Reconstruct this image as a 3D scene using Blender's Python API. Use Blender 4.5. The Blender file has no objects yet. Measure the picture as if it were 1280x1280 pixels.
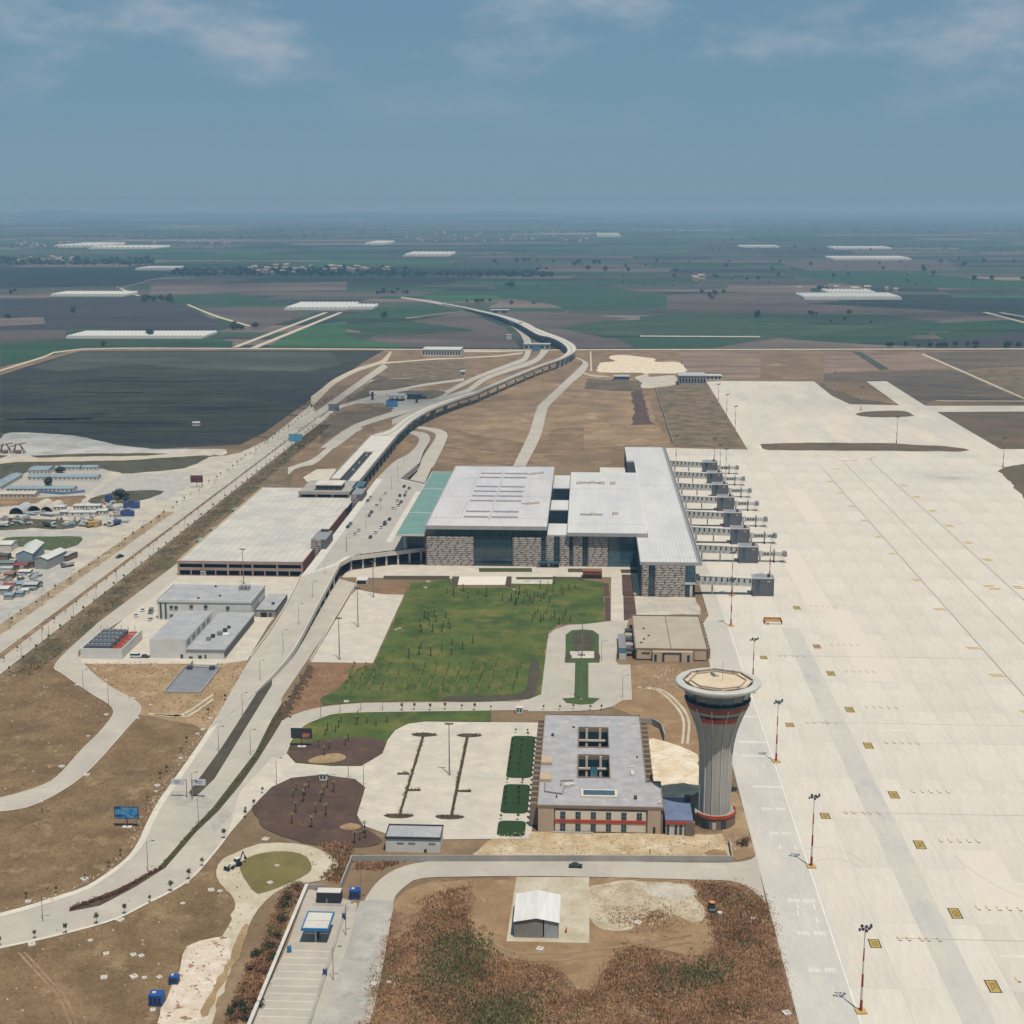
import bpy, bmesh, math, random
import numpy as np
from mathutils import Vector, Matrix
R = math.radians
rng = random.Random(7)
SC = bpy.context.scene
COL = SC.collection
# ------------------------------------------------------------------ camera, sky, sun, exposure
F_PX, CAM_H, Y_HOR, VP_X = 1840.0, 210.0, 256.0, 735.0
PIT = math.atan((640 - Y_HOR) / F_PX)
YAW = math.atan((VP_X - 640) * math.cos(PIT) / F_PX)
cd = bpy.data.cameras.new('camera'); cam = bpy.data.objects.new('camera', cd); COL.objects.link(cam)
cam.location = (0, 0, CAM_H); cam.rotation_euler = (R(90) - PIT, 0, YAW)
cd.sensor_fit = 'HORIZONTAL'; cd.sensor_width = 36; cd.lens = 36 * F_PX / 1280
cd.clip_start = 1; cd.clip_end = 200000
SC.camera = cam
SUN_DIR = Vector((0.165, -0.33, 0.93)).normalized()          # from the ground towards the sun
SUN_EL = math.asin(SUN_DIR.z); SUN_AZ = math.atan2(SUN_DIR.x, SUN_DIR.y)
W = bpy.data.worlds.new('World'); SC.world = W; W.use_nodes = True
nt = W.node_tree; nt.nodes.clear()
def wn(t): return nt.nodes.new(t)
CLOUD_OFF = (11.9, 27.21, 18.72)
sky = wn('ShaderNodeTexSky'); sky.sky_type = 'NISHITA'; sky.sun_disc = False
sky.sun_elevation = SUN_EL; sky.sun_rotation = SUN_AZ; sky.altitude = 200
sky.air_density = 1.0; sky.dust_density = 0.3; sky.ozone_density = 3.0
tc = wn('ShaderNodeTexCoord'); sep = wn('ShaderNodeSeparateXYZ'); nt.links.new(tc.outputs['Generated'], sep.inputs[0])
def wm(op, a, b=None, clamp=False):
    m = wn('ShaderNodeMath'); m.operation = op; m.use_clamp = clamp
    for i, v in enumerate((a, b)):
        if v is None: continue
        if isinstance(v, (int, float)): m.inputs[i].default_value = v
        else: nt.links.new(v, m.inputs[i])
    return m.outputs[0]
# soft summer cloud that thins out towards the hazy horizon
mp = wn('ShaderNodeMapping'); mp.inputs['Location'].default_value = CLOUD_OFF; mp.inputs['Scale'].default_value = (6.0, 6.0, 15.0)
nt.links.new(tc.outputs['Generated'], mp.inputs[0])
n1 = wn('ShaderNodeTexNoise'); n1.inputs['Scale'].default_value = 1.15; n1.inputs['Detail'].default_value = 8; n1.inputs['Roughness'].default_value = 0.56
nt.links.new(mp.outputs[0], n1.inputs['Vector'])
r1 = wn('ShaderNodeMapRange'); r1.interpolation_type = 'SMOOTHSTEP'
r1.inputs[1].default_value = 0.455; r1.inputs[2].default_value = 0.74; nt.links.new(n1.outputs[0], r1.inputs[0])
r2 = wn('ShaderNodeMapRange'); r2.interpolation_type = 'SMOOTHSTEP'
r2.inputs[1].default_value = 0.035; r2.inputs[2].default_value = 0.115; nt.links.new(sep.outputs[2], r2.inputs[0])
fac = wm('MULTIPLY', wm('MULTIPLY', r1.outputs[0], r2.outputs[0]), 0.75)
# the summer haze dulls and cools the clear sky
tint = wn('ShaderNodeMix'); tint.data_type = 'RGBA'; tint.blend_type = 'MIX'
tint.inputs[0].default_value = 0.80; tint.inputs[7].default_value = (2.35, 4.6, 6.6, 1)
nt.links.new(sky.outputs[0], tint.inputs[6])
mx = wn('ShaderNodeMix'); mx.data_type = 'RGBA'
mx.inputs[7].default_value = (8.0, 8.3, 9.2, 1)
nt.links.new(fac, mx.inputs[0]); nt.links.new(tint.outputs[2], mx.inputs[6])
bg = wn('ShaderNodeBackground'); bg.inputs[1].default_value = 0.054
nt.links.new(mx.outputs[2], bg.inputs[0])
wo = wn('ShaderNodeOutputWorld'); nt.links.new(bg.outputs[0], wo.inputs[0])
sd = bpy.data.lights.new('sun', 'SUN'); sd.energy = 4.15; sd.angle = R(0.53); sd.color = (1.0, 0.95, 0.87)
sun = bpy.data.objects.new('sun', sd); COL.objects.link(sun)
sun.rotation_euler = SUN_DIR.to_track_quat('Z', 'Y').to_euler()
SC.view_settings.view_transform = 'Standard'; SC.view_settings.look = 'None'
SC.view_settings.exposure = 0.2; SC.view_settings.gamma = 1.0; SC.view_settings.use_curve_mapping = False
SC.cycles.volume_bounces = 0; SC.cycles.max_bounces = 6; SC.cycles.transparent_max_bounces = 12
SC.cycles.diffuse_bounces = 2; SC.cycles.glossy_bounces = 2; SC.cycles.caustics_reflective = False; SC.cycles.caustics_refractive = False
SC.cycles.use_denoising = True
HAZE = 0.000094

# ------------------------------------------------------------------ surveying: photo points to places on the ground
CROP = {'A': (0, 240, 2.977), 'B': (400, 240, 2.977), 'C': (800, 240, 2.667), 'D': (0, 520, 4.571), 'E': (200, 540, 3.556),
        'F': (480, 540, 4.267), 'G': (720, 540, 4.571), 'H': (960, 540, 4), 'I': (640, 800, 4), 'J': (340, 680, 3.765),
        'K': (660, 700, 4.571), 'L': (340, 860, 3.765), 'M': (0, 780, 3.765), 'N': (0, 1000, 3.765), 'O': (260, 1040, 4),
        'Q': (460, 1040, 2.370), 'R': (900, 860, 3.047), 'S': (0, 570, 6.74), 'U': (100, 700, 4.923), 'V': (650, 880, 6.4),
        'W': (820, 560, 6.4), 'Z': (0, 0, 1), 'a': (360, 530, 6.4), 'b': (400, 420, 7.111), 'd': (580, 370, 7.111),
        'e': (730, 430, 5.818), 'g': (180, 620, 5.333), 'h': (560, 700, 5.333), 'i': (880, 770, 6.4), 'k': (1030, 420, 5.12),
        'm': (0, 640, 12.8), 'n': (0, 570, 7.529), 'o': (360, 1080, 11.636)}
def P(px, py, z=0.0):
    x = (px - 640) / F_PX; y = (640 - py) / F_PX
    f = math.cos(PIT) + y * math.sin(PIT); u = -math.sin(PIT) + y * math.cos(PIT)
    X = x * math.cos(YAW) - f * math.sin(YAW); Y = x * math.sin(YAW) + f * math.cos(YAW)
    t = (z - CAM_H) / u
    return (X * t, Y * t, z)
def C(c, x, y, z=0.0):
    o = CROP[c]; return P(o[0] + x / o[2], o[1] + y / o[2], z)
def G2(c, pts, z=0.0): return [C(c, p[0], p[1], z)[:2] for p in pts]

# ------------------------------------------------------------------ materials
def lin(c): return tuple(((v / 255) / 12.92 if v / 255 <= 0.04045 else ((v / 255 + 0.055) / 1.055) ** 2.4) for v in c)
def S(r, g, b): return tuple(min(0.85, v / k) for v, k in zip(lin((r, g, b)), (1.42, 1.47, 1.53)))
MATS = {}
def mat(name, c1, c2=None, c3=None, s1=20.0, s2=1.2, v=0.12, rough=0.9, bump=0.0, bs=1.0, metal=0.0, spec=0.3, stretch=None, rnd=0.0, lo=0.38, hi=0.62, lo3=0.55, hi3=0.72):
    """earth, concrete, paint: two or three tones in patches s1 metres across, grain s2 metres across"""
    if name in MATS: return MATS[name]
    m = bpy.data.materials.new(name); m.use_nodes = True; t = m.node_tree; N = t.nodes; L = t.links
    b = N['Principled BSDF']; b.inputs['Roughness'].default_value = rough; b.inputs['Metallic'].default_value = metal
    b.inputs['Specular IOR Level'].default_value = spec
    c2 = c2 or c1
    tcn = N.new('ShaderNodeTexCoord'); src = tcn.outputs['Object']
    if stretch:
        mpn = N.new('ShaderNodeMapping'); mpn.inputs['Scale'].default_value = stretch; L.new(src, mpn.inputs[0]); src = mpn.outputs[0]
    def noise(size, det, ro=0.55, off=0.0):
        n = N.new('ShaderNodeTexNoise'); n.inputs['Scale'].default_value = 1.0 / size; n.inputs['Detail'].default_value = det
        n.inputs['Roughness'].default_value = ro
        if off:
            ad = N.new('ShaderNodeVectorMath'); ad.inputs[1].default_value = (off, off * 1.7, off * .3); L.new(src, ad.inputs[0]); L.new(ad.outputs[0], n.inputs[0])
        else: L.new(src, n.inputs[0])
        return n.outputs[0]
    def rng_(o, a, bb, ta=0.0, tb=1.0):
        r = N.new('ShaderNodeMapRange'); r.inputs[1].default_value = a; r.inputs[2].default_value = bb; r.inputs[3].default_value = ta; r.inputs[4].default_value = tb
        L.new(o, r.inputs[0]); return r.outputs[0]
    def mix(fac, a, bb, mode='MIX'):
        x = N.new('ShaderNodeMix'); x.data_type = 'RGBA'; x.blend_type = mode
        for i, q in ((0, fac), (6, a), (7, bb)):
            if isinstance(q, float): x.inputs[i].default_value = q
            elif isinstance(q, tuple): x.inputs[i].default_value = (*q, 1)
            else: L.new(q, x.inputs[i])
        return x.outputs[2]
    col = mix(rng_(noise(s1, 7, 0.62), lo, hi), c1, c2)
    if c3: col = mix(rng_(noise(s1 * 0.7, 8, 0.66, 31.0), lo3, hi3), col, c3)
    fine = noise(s2, 5, 0.7, 7.0)
    g = N.new('ShaderNodeCombineColor')
    fr = rng_(fine, 0.25, 0.75, 1 - v, 1 + v)
    if rnd:
        oi = N.new('ShaderNodeObjectInfo'); rr = rng_(oi.outputs['Random'], 0, 1, 1 - rnd, 1 + rnd)
        mm = N.new('ShaderNodeMath'); mm.operation = 'MULTIPLY'; L.new(fr, mm.inputs[0]); L.new(rr, mm.inputs[1]); fr = mm.outputs[0]
    for i in range(3): L.new(fr, g.inputs[i])
    L.new(mix(1.0, col, g.outputs[0], 'MULTIPLY'), b.inputs['Base Color'])
    if bump:
        bn = N.new('ShaderNodeBump'); bn.inputs['Strength'].default_value = bump; bn.inputs['Distance'].default_value = bs
        L.new(fine, bn.inputs['Height']); L.new(bn.outputs[0], b.inputs['Normal'])
    MATS[name] = m; return m
def flat(name, c, rough=0.6, metal=0.0, spec=0.4, v=0.07, s2=0.8, s1=6.0):
    return mat(name, c, tuple(q * 0.88 for q in c), s1=s1, s2=s2, v=v, rough=rough, metal=metal, spec=spec)

# ------------------------------------------------------------------ mesh helpers
class MB:
    def __init__(s): s.v = []; s.f = []
    def add(s, vs, fs):
        n = len(s.v); s.v += [tuple(q) for q in vs]; s.f += [tuple(i + n for i in f) for f in fs]; return s
    def box(s, x0, x1, y0, y1, z0, z1):
        return s.add([(x0, y0, z0), (x1, y0, z0), (x1, y1, z0), (x0, y1, z0), (x0, y0, z1), (x1, y0, z1), (x1, y1, z1), (x0, y1, z1)],
                     [(3, 2, 1, 0), (4, 5, 6, 7), (0, 1, 5, 4), (1, 2, 6, 5), (2, 3, 7, 6), (3, 0, 4, 7)])
    def obox(s, cx, cy, lx, ly, z0, z1, a=0.0, top=1.0, topy=None):
        c, n = math.cos(a), math.sin(a); vs = []
        ty = top if topy is None else topy
        for z, k, ky in ((z0, 1, 1), (z1, top, ty)):
            for dx, dy in ((-1, -1), (1, -1), (1, 1), (-1, 1)):
                x, y = dx * lx / 2 * k, dy * ly / 2 * ky
                vs.append((cx + x * c - y * n, cy + x * n + y * c, z))
        return s.add(vs, [(3, 2, 1, 0), (4, 5, 6, 7), (0, 1, 5, 4), (1, 2, 6, 5), (2, 3, 7, 6), (3, 0, 4, 7)])
    def prism(s, pts, z0, z1, cap=True):
        n = len(pts)
        a = sum(pts[i][0] * pts[(i + 1) % n][1] - pts[(i + 1) % n][0] * pts[i][1] for i in range(n))
        if a < 0: pts = pts[::-1]
        vs = [(p[0], p[1], z0) for p in pts] + [(p[0], p[1], z1) for p in pts]
        fs = [(i, (i + 1) % n, (i + 1) % n + n, i + n) for i in range(n)]
        if cap: fs += [tuple(range(n, 2 * n)), tuple(range(n - 1, -1, -1))]
        return s.add(vs, fs)
    def cone(s, cx, cy, z0, z1, r0, r1, n=12, cap=True):
        vs = [(cx + r * math.cos(2 * math.pi * i / n), cy + r * math.sin(2 * math.pi * i / n), z) for z, r in ((z0, r0), (z1, r1)) for i in range(n)]
        fs = [(i, (i + 1) % n, (i + 1) % n + n, i + n) for i in range(n)]
        if cap: fs += [tuple(range(n, 2 * n)), tuple(range(n - 1, -1, -1))]
        return s.add(vs, fs)
    def lathe(s, cx, cy, prof, n=32):
        vs = [(cx + r * math.cos(2 * math.pi * i / n), cy + r * math.sin(2 * math.pi * i / n), z) for r, z in prof for i in range(n)]
        fs = [(k * n + i, k * n + (i + 1) % n, (k + 1) * n + (i + 1) % n, (k + 1) * n + i) for k in range(len(prof) - 1) for i in range(n)]
        return s.add(vs, fs)
    def tube(s, pts, r, n=6, r1=None):
        pts = [Vector(p) for p in pts]; m = len(pts); r1 = r if r1 is None else r1; vs = []
        for i, p in enumerate(pts):
            d = (pts[min(i + 1, m - 1)] - pts[max(i - 1, 0)]).normalized()
            u = d.cross(Vector((0, 0, 1)) if abs(d.z) < 0.9 else Vector((1, 0, 0))).normalized(); w = d.cross(u)
            rr = r + (r1 - r) * i / max(1, m - 1)
            vs += [p + (u * math.cos(2 * math.pi * k / n) + w * math.sin(2 * math.pi * k / n)) * rr for k in range(n)]
        fs = [(i * n + k, i * n + (k + 1) % n, (i + 1) * n + (k + 1) % n, (i + 1) * n + k) for i in range(m - 1) for k in range(n)]
        fs += [tuple(range(n - 1, -1, -1)), tuple(range((m - 1) * n, m * n))]
        return s.add(vs, fs)
    def quad(s, a, b, c, d): return s.add([a, b, c, d], [(0, 1, 2, 3)])
    def mesh(s, name, m=None, smooth=False):
        me = bpy.data.meshes.new(name); me.from_pydata(s.v, [], s.f)
        if m: me.materials.append(m)
        if smooth: me.polygons.foreach_set('use_smooth', [True] * len(me.polygons))
        me.update(); return me
    def build(s, name, m, parent=None, smooth=False, label=None, kind=None):
        return link(name, s.mesh(name, m, smooth), parent, label, kind)
def link(name, me, parent=None, label=None, kind=None, loc=None):
    o = bpy.data.objects.new(name, me); COL.objects.link(o)
    if loc is not None: o.location = loc
    if parent is not None:
        o.parent = parent
        if 'wloc' in parent: o.matrix_parent_inverse = Matrix.Translation(-Vector(parent['wloc']))
    if label: o['label'] = label
    if kind: o['kind'] = kind
    return o
def tag(o, label, cat, group=None, kind=None):
    o['label'] = label; o['category'] = cat
    if group: o['group'] = group
    if kind: o['kind'] = kind
    return o
def thing(name, label, cat, loc=None, group=None, rz=0.0):
    """Empty at a thing's base. With loc: its parts are drawn in place; without: in its own frame, for copying"""
    o = bpy.data.objects.new(name, None); COL.objects.link(o)
    if loc is not None: o.location = loc; o['wloc'] = tuple(loc)
    o.rotation_euler = (0, 0, rz)
    return tag(o, label, cat, group)
def dup(root, loc, rz=0.0, label=None, group=None, scale=None):
    kids = {}
    def cp(o, par):
        c = o.copy(); COL.objects.link(c)
        if par is not None: c.parent = par
        for ch in KIDS.get(o.name, ()): cp(ch, c)
        return c
    if root.name not in KIDS:
        for q in [root] + list(root.children_recursive): KIDS[q.name] = list(q.children)
    r = cp(root, None); r.location = loc; r.rotation_euler = (0, 0, rz)
    if scale: r.scale = (scale,) * 3 if isinstance(scale, (int, float)) else scale
    if label: r['label'] = label
    if group: r['group'] = group
    return r
KIDS = {}
def spread(root, spots, labels=None, group=None):
    """first spot takes the prototype itself, the rest are copies; spots: (x, y, z, rz, scale)"""
    out = []
    for i, sp in enumerate(spots):
        x, y, z, rz, sc = (list(sp) + [0, 0, 1])[:5] if len(sp) < 5 else sp[:5]
        lb = labels[i] if labels else None
        if i == len(spots) - 1:
            root.location = (x, y, z); root.rotation_euler = (0, 0, rz); root.scale = (sc,) * 3
            if lb: root['label'] = lb
            if group: root['group'] = group
            out.append(root)
        else: out.append(dup(root, (x, y, z), rz, lb, group, sc))
    return out
def smooth_pts(pts, n=6, closed=False):
    """Catmull-Rom through the points"""
    out = []; m = len(pts); pts = [Vector(p) for p in pts]
    for i in range(m if closed else m - 1):
        g = (lambda k: pts[k % m]) if closed else (lambda k: pts[max(0, min(m - 1, k))])
        a, b, c, d = g(i - 1), g(i), g(i + 1), g(i + 2)
        for j in range(n):
            t = j / n
            out.append(0.5 * (2 * b + (c - a) * t + (2 * a - 5 * b + 4 * c - d) * t * t + (3 * b - a - 3 * c + d) * t ** 3))
    if not closed: out.append(pts[-1])
    return [tuple(p) for p in out]
ZN = [0]
ROUGH = {'dry_earth', 'dry_grass', 'dry_grass_pale', 'scraped_earth', 'pale_limestone_fill', 'white_limestone', 'limestone_track', 'dark_topsoil', 'weedy_verge', 'weed_ground', 'brown_bank', 'brown_verge', 'trampled_dirt', 'site_dirt', 'building_site', 'grey_rubble', 'white_rubble', 'dry_lawn', 'grey_white_fill', 'yard_grass', 'lawn', 'soil_and_ramp_shade', 'island_grass'}
def roughen(pts, amp, step):
    out = []; n = len(pts); rr = random.Random(int(pts[0][0] * 7 + n)); 
    for i in range(n):
        a, b = Vector(pts[i][:2]), Vector(pts[(i + 1) % n][:2]); L = (b - a).length; k = max(1, min(40, int(L / step))); d = (b - a).normalized() if L > 1e-6 else Vector((0, 0)); q = Vector((-d.y, d.x)); ph = rr.random() * 6
        for j in range(k):
            t = j / k; w = math.sin(math.pi * t) if k > 1 else 0
            o = (rr.uniform(-1, 1) * .55 + math.sin(ph + t * L / step * .9) * .45) * amp * min(1, w * 2)
            p = a.lerp(b, t) + q * o; out.append((p.x, p.y))
    return out
def sheet(name, pts, z, m, parent=None, thick=0.0, kind='structure', sm=0, label=None):
    ZN[0] += 1; z = z + (ZN[0] % 97) * .00031
    if m.name in ROUGH and not thick and parent is None:
        if sm: pts = smooth_pts([(p[0], p[1]) for p in pts], sm, True); sm = 0
        yc = sum(p[1] for p in pts) / len(pts); pts = roughen(pts, .5 + yc * .0011, 1.6 + yc * .004)
    if sm: pts = smooth_pts([(p[0], p[1]) for p in pts], sm, True)
    bm = bmesh.new(); vs = [bm.verts.new((p[0], p[1], z)) for p in pts]; f = bm.faces.new(vs); f.normal_update()
    if f.normal.z < 0: f.normal_flip()
    if thick:
        r = bmesh.ops.extrude_face_region(bm, geom=[f]); 
        for e in r['geom']:
            if isinstance(e, bmesh.types.BMVert): e.co.z -= thick
        bmesh.ops.recalc_face_normals(bm, faces=bm.faces)
    bmesh.ops.triangulate(bm, faces=bm.faces)
    me = bpy.data.meshes.new(name); bm.to_mesh(me); bm.free(); me.materials.append(m)
    return link(name, me, parent, label, None if parent is not None else kind)
def strip(name, Lp, Rp, m, z=0.1, parent=None, sm=5, kind='structure', z1=None, kerb=None):
    """a road between two traced edges"""
    Lp = [(p[0], p[1], p[2] if len(p) > 2 and p[2] else z) for p in Lp]; Rp = [(p[0], p[1], p[2] if len(p) > 2 and p[2] else z) for p in Rp]
    def res(p, n):
        p = [Vector(q) for q in (smooth_pts(p, sm) if sm and len(p) > 2 else p)]
        d = [0.0]
        for i in range(1, len(p)): d.append(d[-1] + (p[i] - p[i - 1]).length)
        o = []; k = 0
        for i in range(n):
            t = d[-1] * i / (n - 1)
            while k < len(p) - 2 and d[k + 1] < t: k += 1
            q = (t - d[k]) / max(1e-9, d[k + 1] - d[k]); o.append(p[k].lerp(p[k + 1], q))
        return o
    n = max(2, (max(len(Lp), len(Rp)) - 1) * max(1, sm) + 1)
    a, b = res(Lp, n), res(Rp, n)
    vs = a + b; fs = [(i, i + n, i + n + 1, i + 1) for i in range(n - 1)]
    mb = MB().add(vs, fs); o = mb.build(name, m, parent, kind=None if parent is not None else kind)
    fl = o.data.polygons[0].normal.z
    if fl < 0: o.data.flip_normals()
    if kerb:
        for e, sg in ((a, 1), (b, -1)):
            k = MB()
            for i in range(n - 1):
                p, q = e[i], e[i + 1]; d = (q - p); d.z = 0
                if d.length < 0.01: continue
                d.normalize(); w = Vector((-d.y, d.x, 0)) * (0.3 if fl > 0 else 0.3) 
                k.add([p - w * .5, q - w * .5, q + w * .5, p + w * .5] + [v + Vector((0, 0, .14)) for v in (p - w * .5, q - w * .5, q + w * .5, p + w * .5)],
                      [(4, 5, 6, 7), (0, 1, 5, 4), (2, 3, 7, 6)])
            k.build('kerb', kerb, o)
    return o
def inside(p, poly):
    x, y = p; c = False; n = len(poly); j = n - 1
    for i in range(n):
        xi, yi = poly[i][:2]; xj, yj = poly[j][:2]
        if (yi > y) != (yj > y) and x < (xj - xi) * (y - yi) / (yj - yi) + xi: c = not c
        j = i
    return c
# ================================================================== the ground
m_earth = mat('dry_earth', S(138, 116, 88), S(118, 97, 72), S(164, 142, 112), s1=60, s2=2.5, v=0.2)
m_dry = mat('dry_grass', S(142, 118, 86), S(116, 94, 67), S(168, 145, 110), s1=15, s2=.9, v=0.3, bump=0.35, bs=0.3)
m_dry2 = mat('dry_grass_pale', S(146, 121, 91), S(116, 95, 69), S(172, 147, 114), s1=22, s2=1.6, v=0.22, bump=0.3, bs=0.3)
m_scrape = mat('scraped_earth', S(160, 134, 102), S(134, 110, 84), S(184, 160, 126), s1=34, s2=3, v=0.16)
m_sand = mat('pale_limestone_fill', S(204, 195, 178), S(182, 176, 165), S(220, 209, 190), s1=16, s2=1.4, v=0.16)
m_white = mat('white_limestone', S(236, 226, 206), S(216, 196, 164), S(204, 180, 146), s1=7, s2=1.0, v=0.14, lo3=.56, hi3=.7)
m_conc = mat('concrete_apron', S(204, 198, 186), S(194, 190, 181), s1=70, s2=5, v=0.05, rough=0.85)
m_cpaved = mat('concrete_paving', S(212, 203, 187), S(196, 190, 178), S(224, 214, 196), s1=9, s2=1.2, v=0.08, rough=0.85)
m_slab = mat('concrete_slab', S(221, 213, 198), S(201, 199, 194), S(224, 211, 190), s1=26, s2=1.2, v=0.09, rough=0.85, rnd=0.035, stretch=(1.0, .14, 1), lo=.36, hi=.60, lo3=.56, hi3=.74)
m_strip = mat('grey_concrete_strip', S(196, 194, 188), S(208, 202, 190), S(180, 182, 182), s1=14, s2=1.5, v=0.07, rough=0.8, stretch=(1, .4, 1))
m_road = mat('concrete_road', S(194, 187, 174), S(182, 176, 165), S(204, 196, 180), s1=18, s2=2, v=0.06, rough=0.85)
m_road2 = mat('grey_road', S(184, 179, 170), S(174, 170, 162), s1=20, s2=2, v=0.07, rough=0.85)
m_asph = mat('worn_grey_asphalt', S(168, 165, 159), S(188, 184, 175), S(154, 152, 148), s1=9, s2=1.2, v=0.1, rough=0.85)
m_track = mat('limestone_track', S(208, 198, 178), S(190, 176, 152), s1=14, s2=1.5, v=0.14)
m_kerb = flat('kerb_stone', S(222, 215, 200), rough=0.9)
m_lawn = mat('lawn', S(86, 101, 38), S(62, 82, 31), S(120, 114, 54), s1=18, s2=0.9, v=0.22, bump=0.3, bs=0.15, lo=0.42, hi=0.6, lo3=0.5, hi3=0.7)
m_lawn2 = mat('mown_lawn', S(44, 70, 28), S(36, 60, 26), s1=5, s2=0.5, v=0.2, bump=0.3, bs=0.1)
m_soil = mat('dark_topsoil', S(96, 74, 62), S(80, 62, 54), S(112, 86, 68), s1=12, s2=0.9, v=0.25, bump=0.4, bs=0.2)
m_soil2 = mat('bed_soil', S(92, 76, 60), S(74, 64, 48), s1=4, s2=0.6, v=0.25)
m_black = mat('soil_and_ramp_shade', S(88, 80, 64), S(70, 66, 52), s1=6, s2=0.8, v=0.2)  # dark bed soil; on the median it also paints the shade below the ramp
m_verge = mat('weedy_verge', S(96, 88, 64), S(140, 118, 92), S(74, 76, 50), s1=17, s2=2.2, v=0.35, bump=0.5, bs=0.4)
m_wdark = mat('dark_weeds', S(90, 86, 64), S(66, 68, 50), S(122, 108, 84), s1=14, s2=2, v=.35)
ROUGH.add('dark_weeds')
m_weed = mat('weed_ground', S(150, 120, 92), S(122, 92, 70), S(172, 142, 110), s1=9, s2=1, v=0.25)
# farmland
FM = [mat('field_%s' % n, c, tuple(q * .68 for q in c), tuple(q * 1.4 for q in c), s1=s, s2=9, v=0.22, stretch=st) for n, c, s, st in (
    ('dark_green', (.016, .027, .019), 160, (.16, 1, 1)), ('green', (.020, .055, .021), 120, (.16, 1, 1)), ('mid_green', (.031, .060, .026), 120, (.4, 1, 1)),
    ('olive', (.055, .058, .040), 150, (.4, 1, 1)), ('plough', (.088, .066, .054), 150, (.4, 1, 1)), ('stubble', (.135, .102, .080), 160, (.4, 1, 1)),
    ('pale_stubble', (.19, .15, .115), 180, (.4, 1, 1)), ('dark_soil', (.034, .032, .031), 180, (.4, 1, 1)), ('bright_green', (.029, .088, .026), 90, (.4, 1, 1)))]
# one sheet to the horizon
sheet('ground', [(-25000, -300), (25000, -300), (25000, 46000), (-25000, 46000)], 0.0, m_earth)
def farmland():
    vs, fs, mi = [], [], []
    r = random.Random(21); Wt = [5, 4, 5, 4, 3.2, 2.2, .8, 3, 1.2]
    def split(x0, x1, y0, y1, d):
        ym = (y0 + y1) / 2; w, h = x1 - x0, y1 - y0
        mw = 150 + 0.050 * ym; mh = 40 + 0.024 * ym
        if abs((x0 + x1) / 2 + .05 * ym) - w / 2 > 0.40 * ym + 300: return
        kw, kh = w / mw, h / mh
        if d > 2 and max(kw, kh) < 1.0 + r.random() * 1.3 or d > 22:
            g = 1.0; k = r.choices(range(9), Wt)[0]
            sk = (r.random() - .5) * 0.05 * w
            n = len(vs); vs.extend([(x0 + g, y0 + g, .03), (x1 - g, y0 + g, .03), (x1 - g, y1 - g, .03), (x0 + g, y1 - g, .03)])
            fs.append((n, n + 1, n + 2, n + 3)); mi.append(k); return
        t = 0.32 + 0.36 * r.random()
        if kw > kh: split(x0, x0 + w * t, y0, y1, d + 1); split(x0 + w * t, x1, y0, y1, d + 1)
        else: split(x0, x1, y0, y0 + h * t, d + 1); split(x0, x1, y0 + h * t, y1, d + 1)
    split(-19000, 17000, 2185, 44000, 0)
    # shear slightly so that boundaries are not all square to the runway
    vs2 = [(x + 0.10 * (y - 2185) + 26 * math.sin(y / 700), y + 0.03 * x, z) for x, y, z in vs]
    vs2 = [(x, max(y, 2170), z) for x, y, z in vs2]
    me = bpy.data.meshes.new('farmland'); me.from_pydata(vs2, [], fs)
    for m in FM: me.materials.append(m)
    me.polygons.foreach_set('material_index', mi); me.update()
    link('farmland', me, kind='structure')
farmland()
def field(c, pts, k, z=0.07): return sheet('field', G2(c, pts), z, FM[k] if isinstance(k, int) else k)
# fields that can be told apart
field('Z', [(0, 469), (60, 450), (100, 439), (300, 438), (480, 438), (455, 452), (415, 480), (330, 541), (300, 556), (150, 563), (0, 557)], mat('cloud_shaded_field', (.029, .029, .020), (.019, .019, .014), (.038, .054, .024), s1=45, s2=6, v=.2, stretch=(.3, 1, 1)), .05)  # cloud shade is partly put into this field's near-black soil colour
field('Z', [(0, 541), (60, 542), (150, 556), (230, 566), (270, 566), (255, 578), (120, 580), (0, 590)], m_wdark, .09)
field('A', [(290, 596), (1230, 596), (1275, 640), (1140, 668), (760, 660), (520, 640), (230, 668), (120, 655)], 3, .08)
field('A', [(0, 565), (270, 548), (420, 555), (760, 540), (870, 556), (855, 577), (330, 577), (180, 610), (0, 652)], 1, .08)
field('A', [(0, 395), (520, 392), (700, 425), (830, 495), (250, 512), (240, 545), (0, 556)], 7, .08)
field('A', [(0, 470), (160, 465), (170, 490), (0, 500)], 5, .1)
field('A', [(0, 515), (245, 515), (240, 545), (0, 556)], 4, .1)
field('A', [(745, 430), (1060, 430), (1160, 455), (960, 512), (860, 480)], 4, .08)
field('A', [(1000, 575), (1130, 500), (1290, 480), (1290, 577)], 8, .08)
field('A', [(520, 390), (880, 375), (1050, 412), (1060, 425), (720, 425)], 1, .08)
field('A', [(560, 345), (1290, 335), (1290, 365), (900, 370), (560, 380)], 5, .08)
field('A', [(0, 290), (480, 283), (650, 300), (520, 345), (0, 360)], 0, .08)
field('B', [(95, 465), (220, 430), (420, 420), (520, 437), (300, 470)], 1, .08)
field('B', [(15, 497), (330, 480), (580, 514), (240, 532)], 1, .1)
field('B', [(0, 522), (310, 572), (300, 578), (0, 578)], 8, .1)
field('B', [(330, 482), (550, 446), (690, 505), (745, 580), (320, 578), (140, 548), (580, 516)], 4, .09)
field('B', [(380, 390), (640, 383), (700, 400), (450, 410)], 8, .08)
field('B', [(640, 345), (980, 345), (1290, 380), (1290, 430), (930, 440), (870, 420), (700, 395)], 1, .08)
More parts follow.
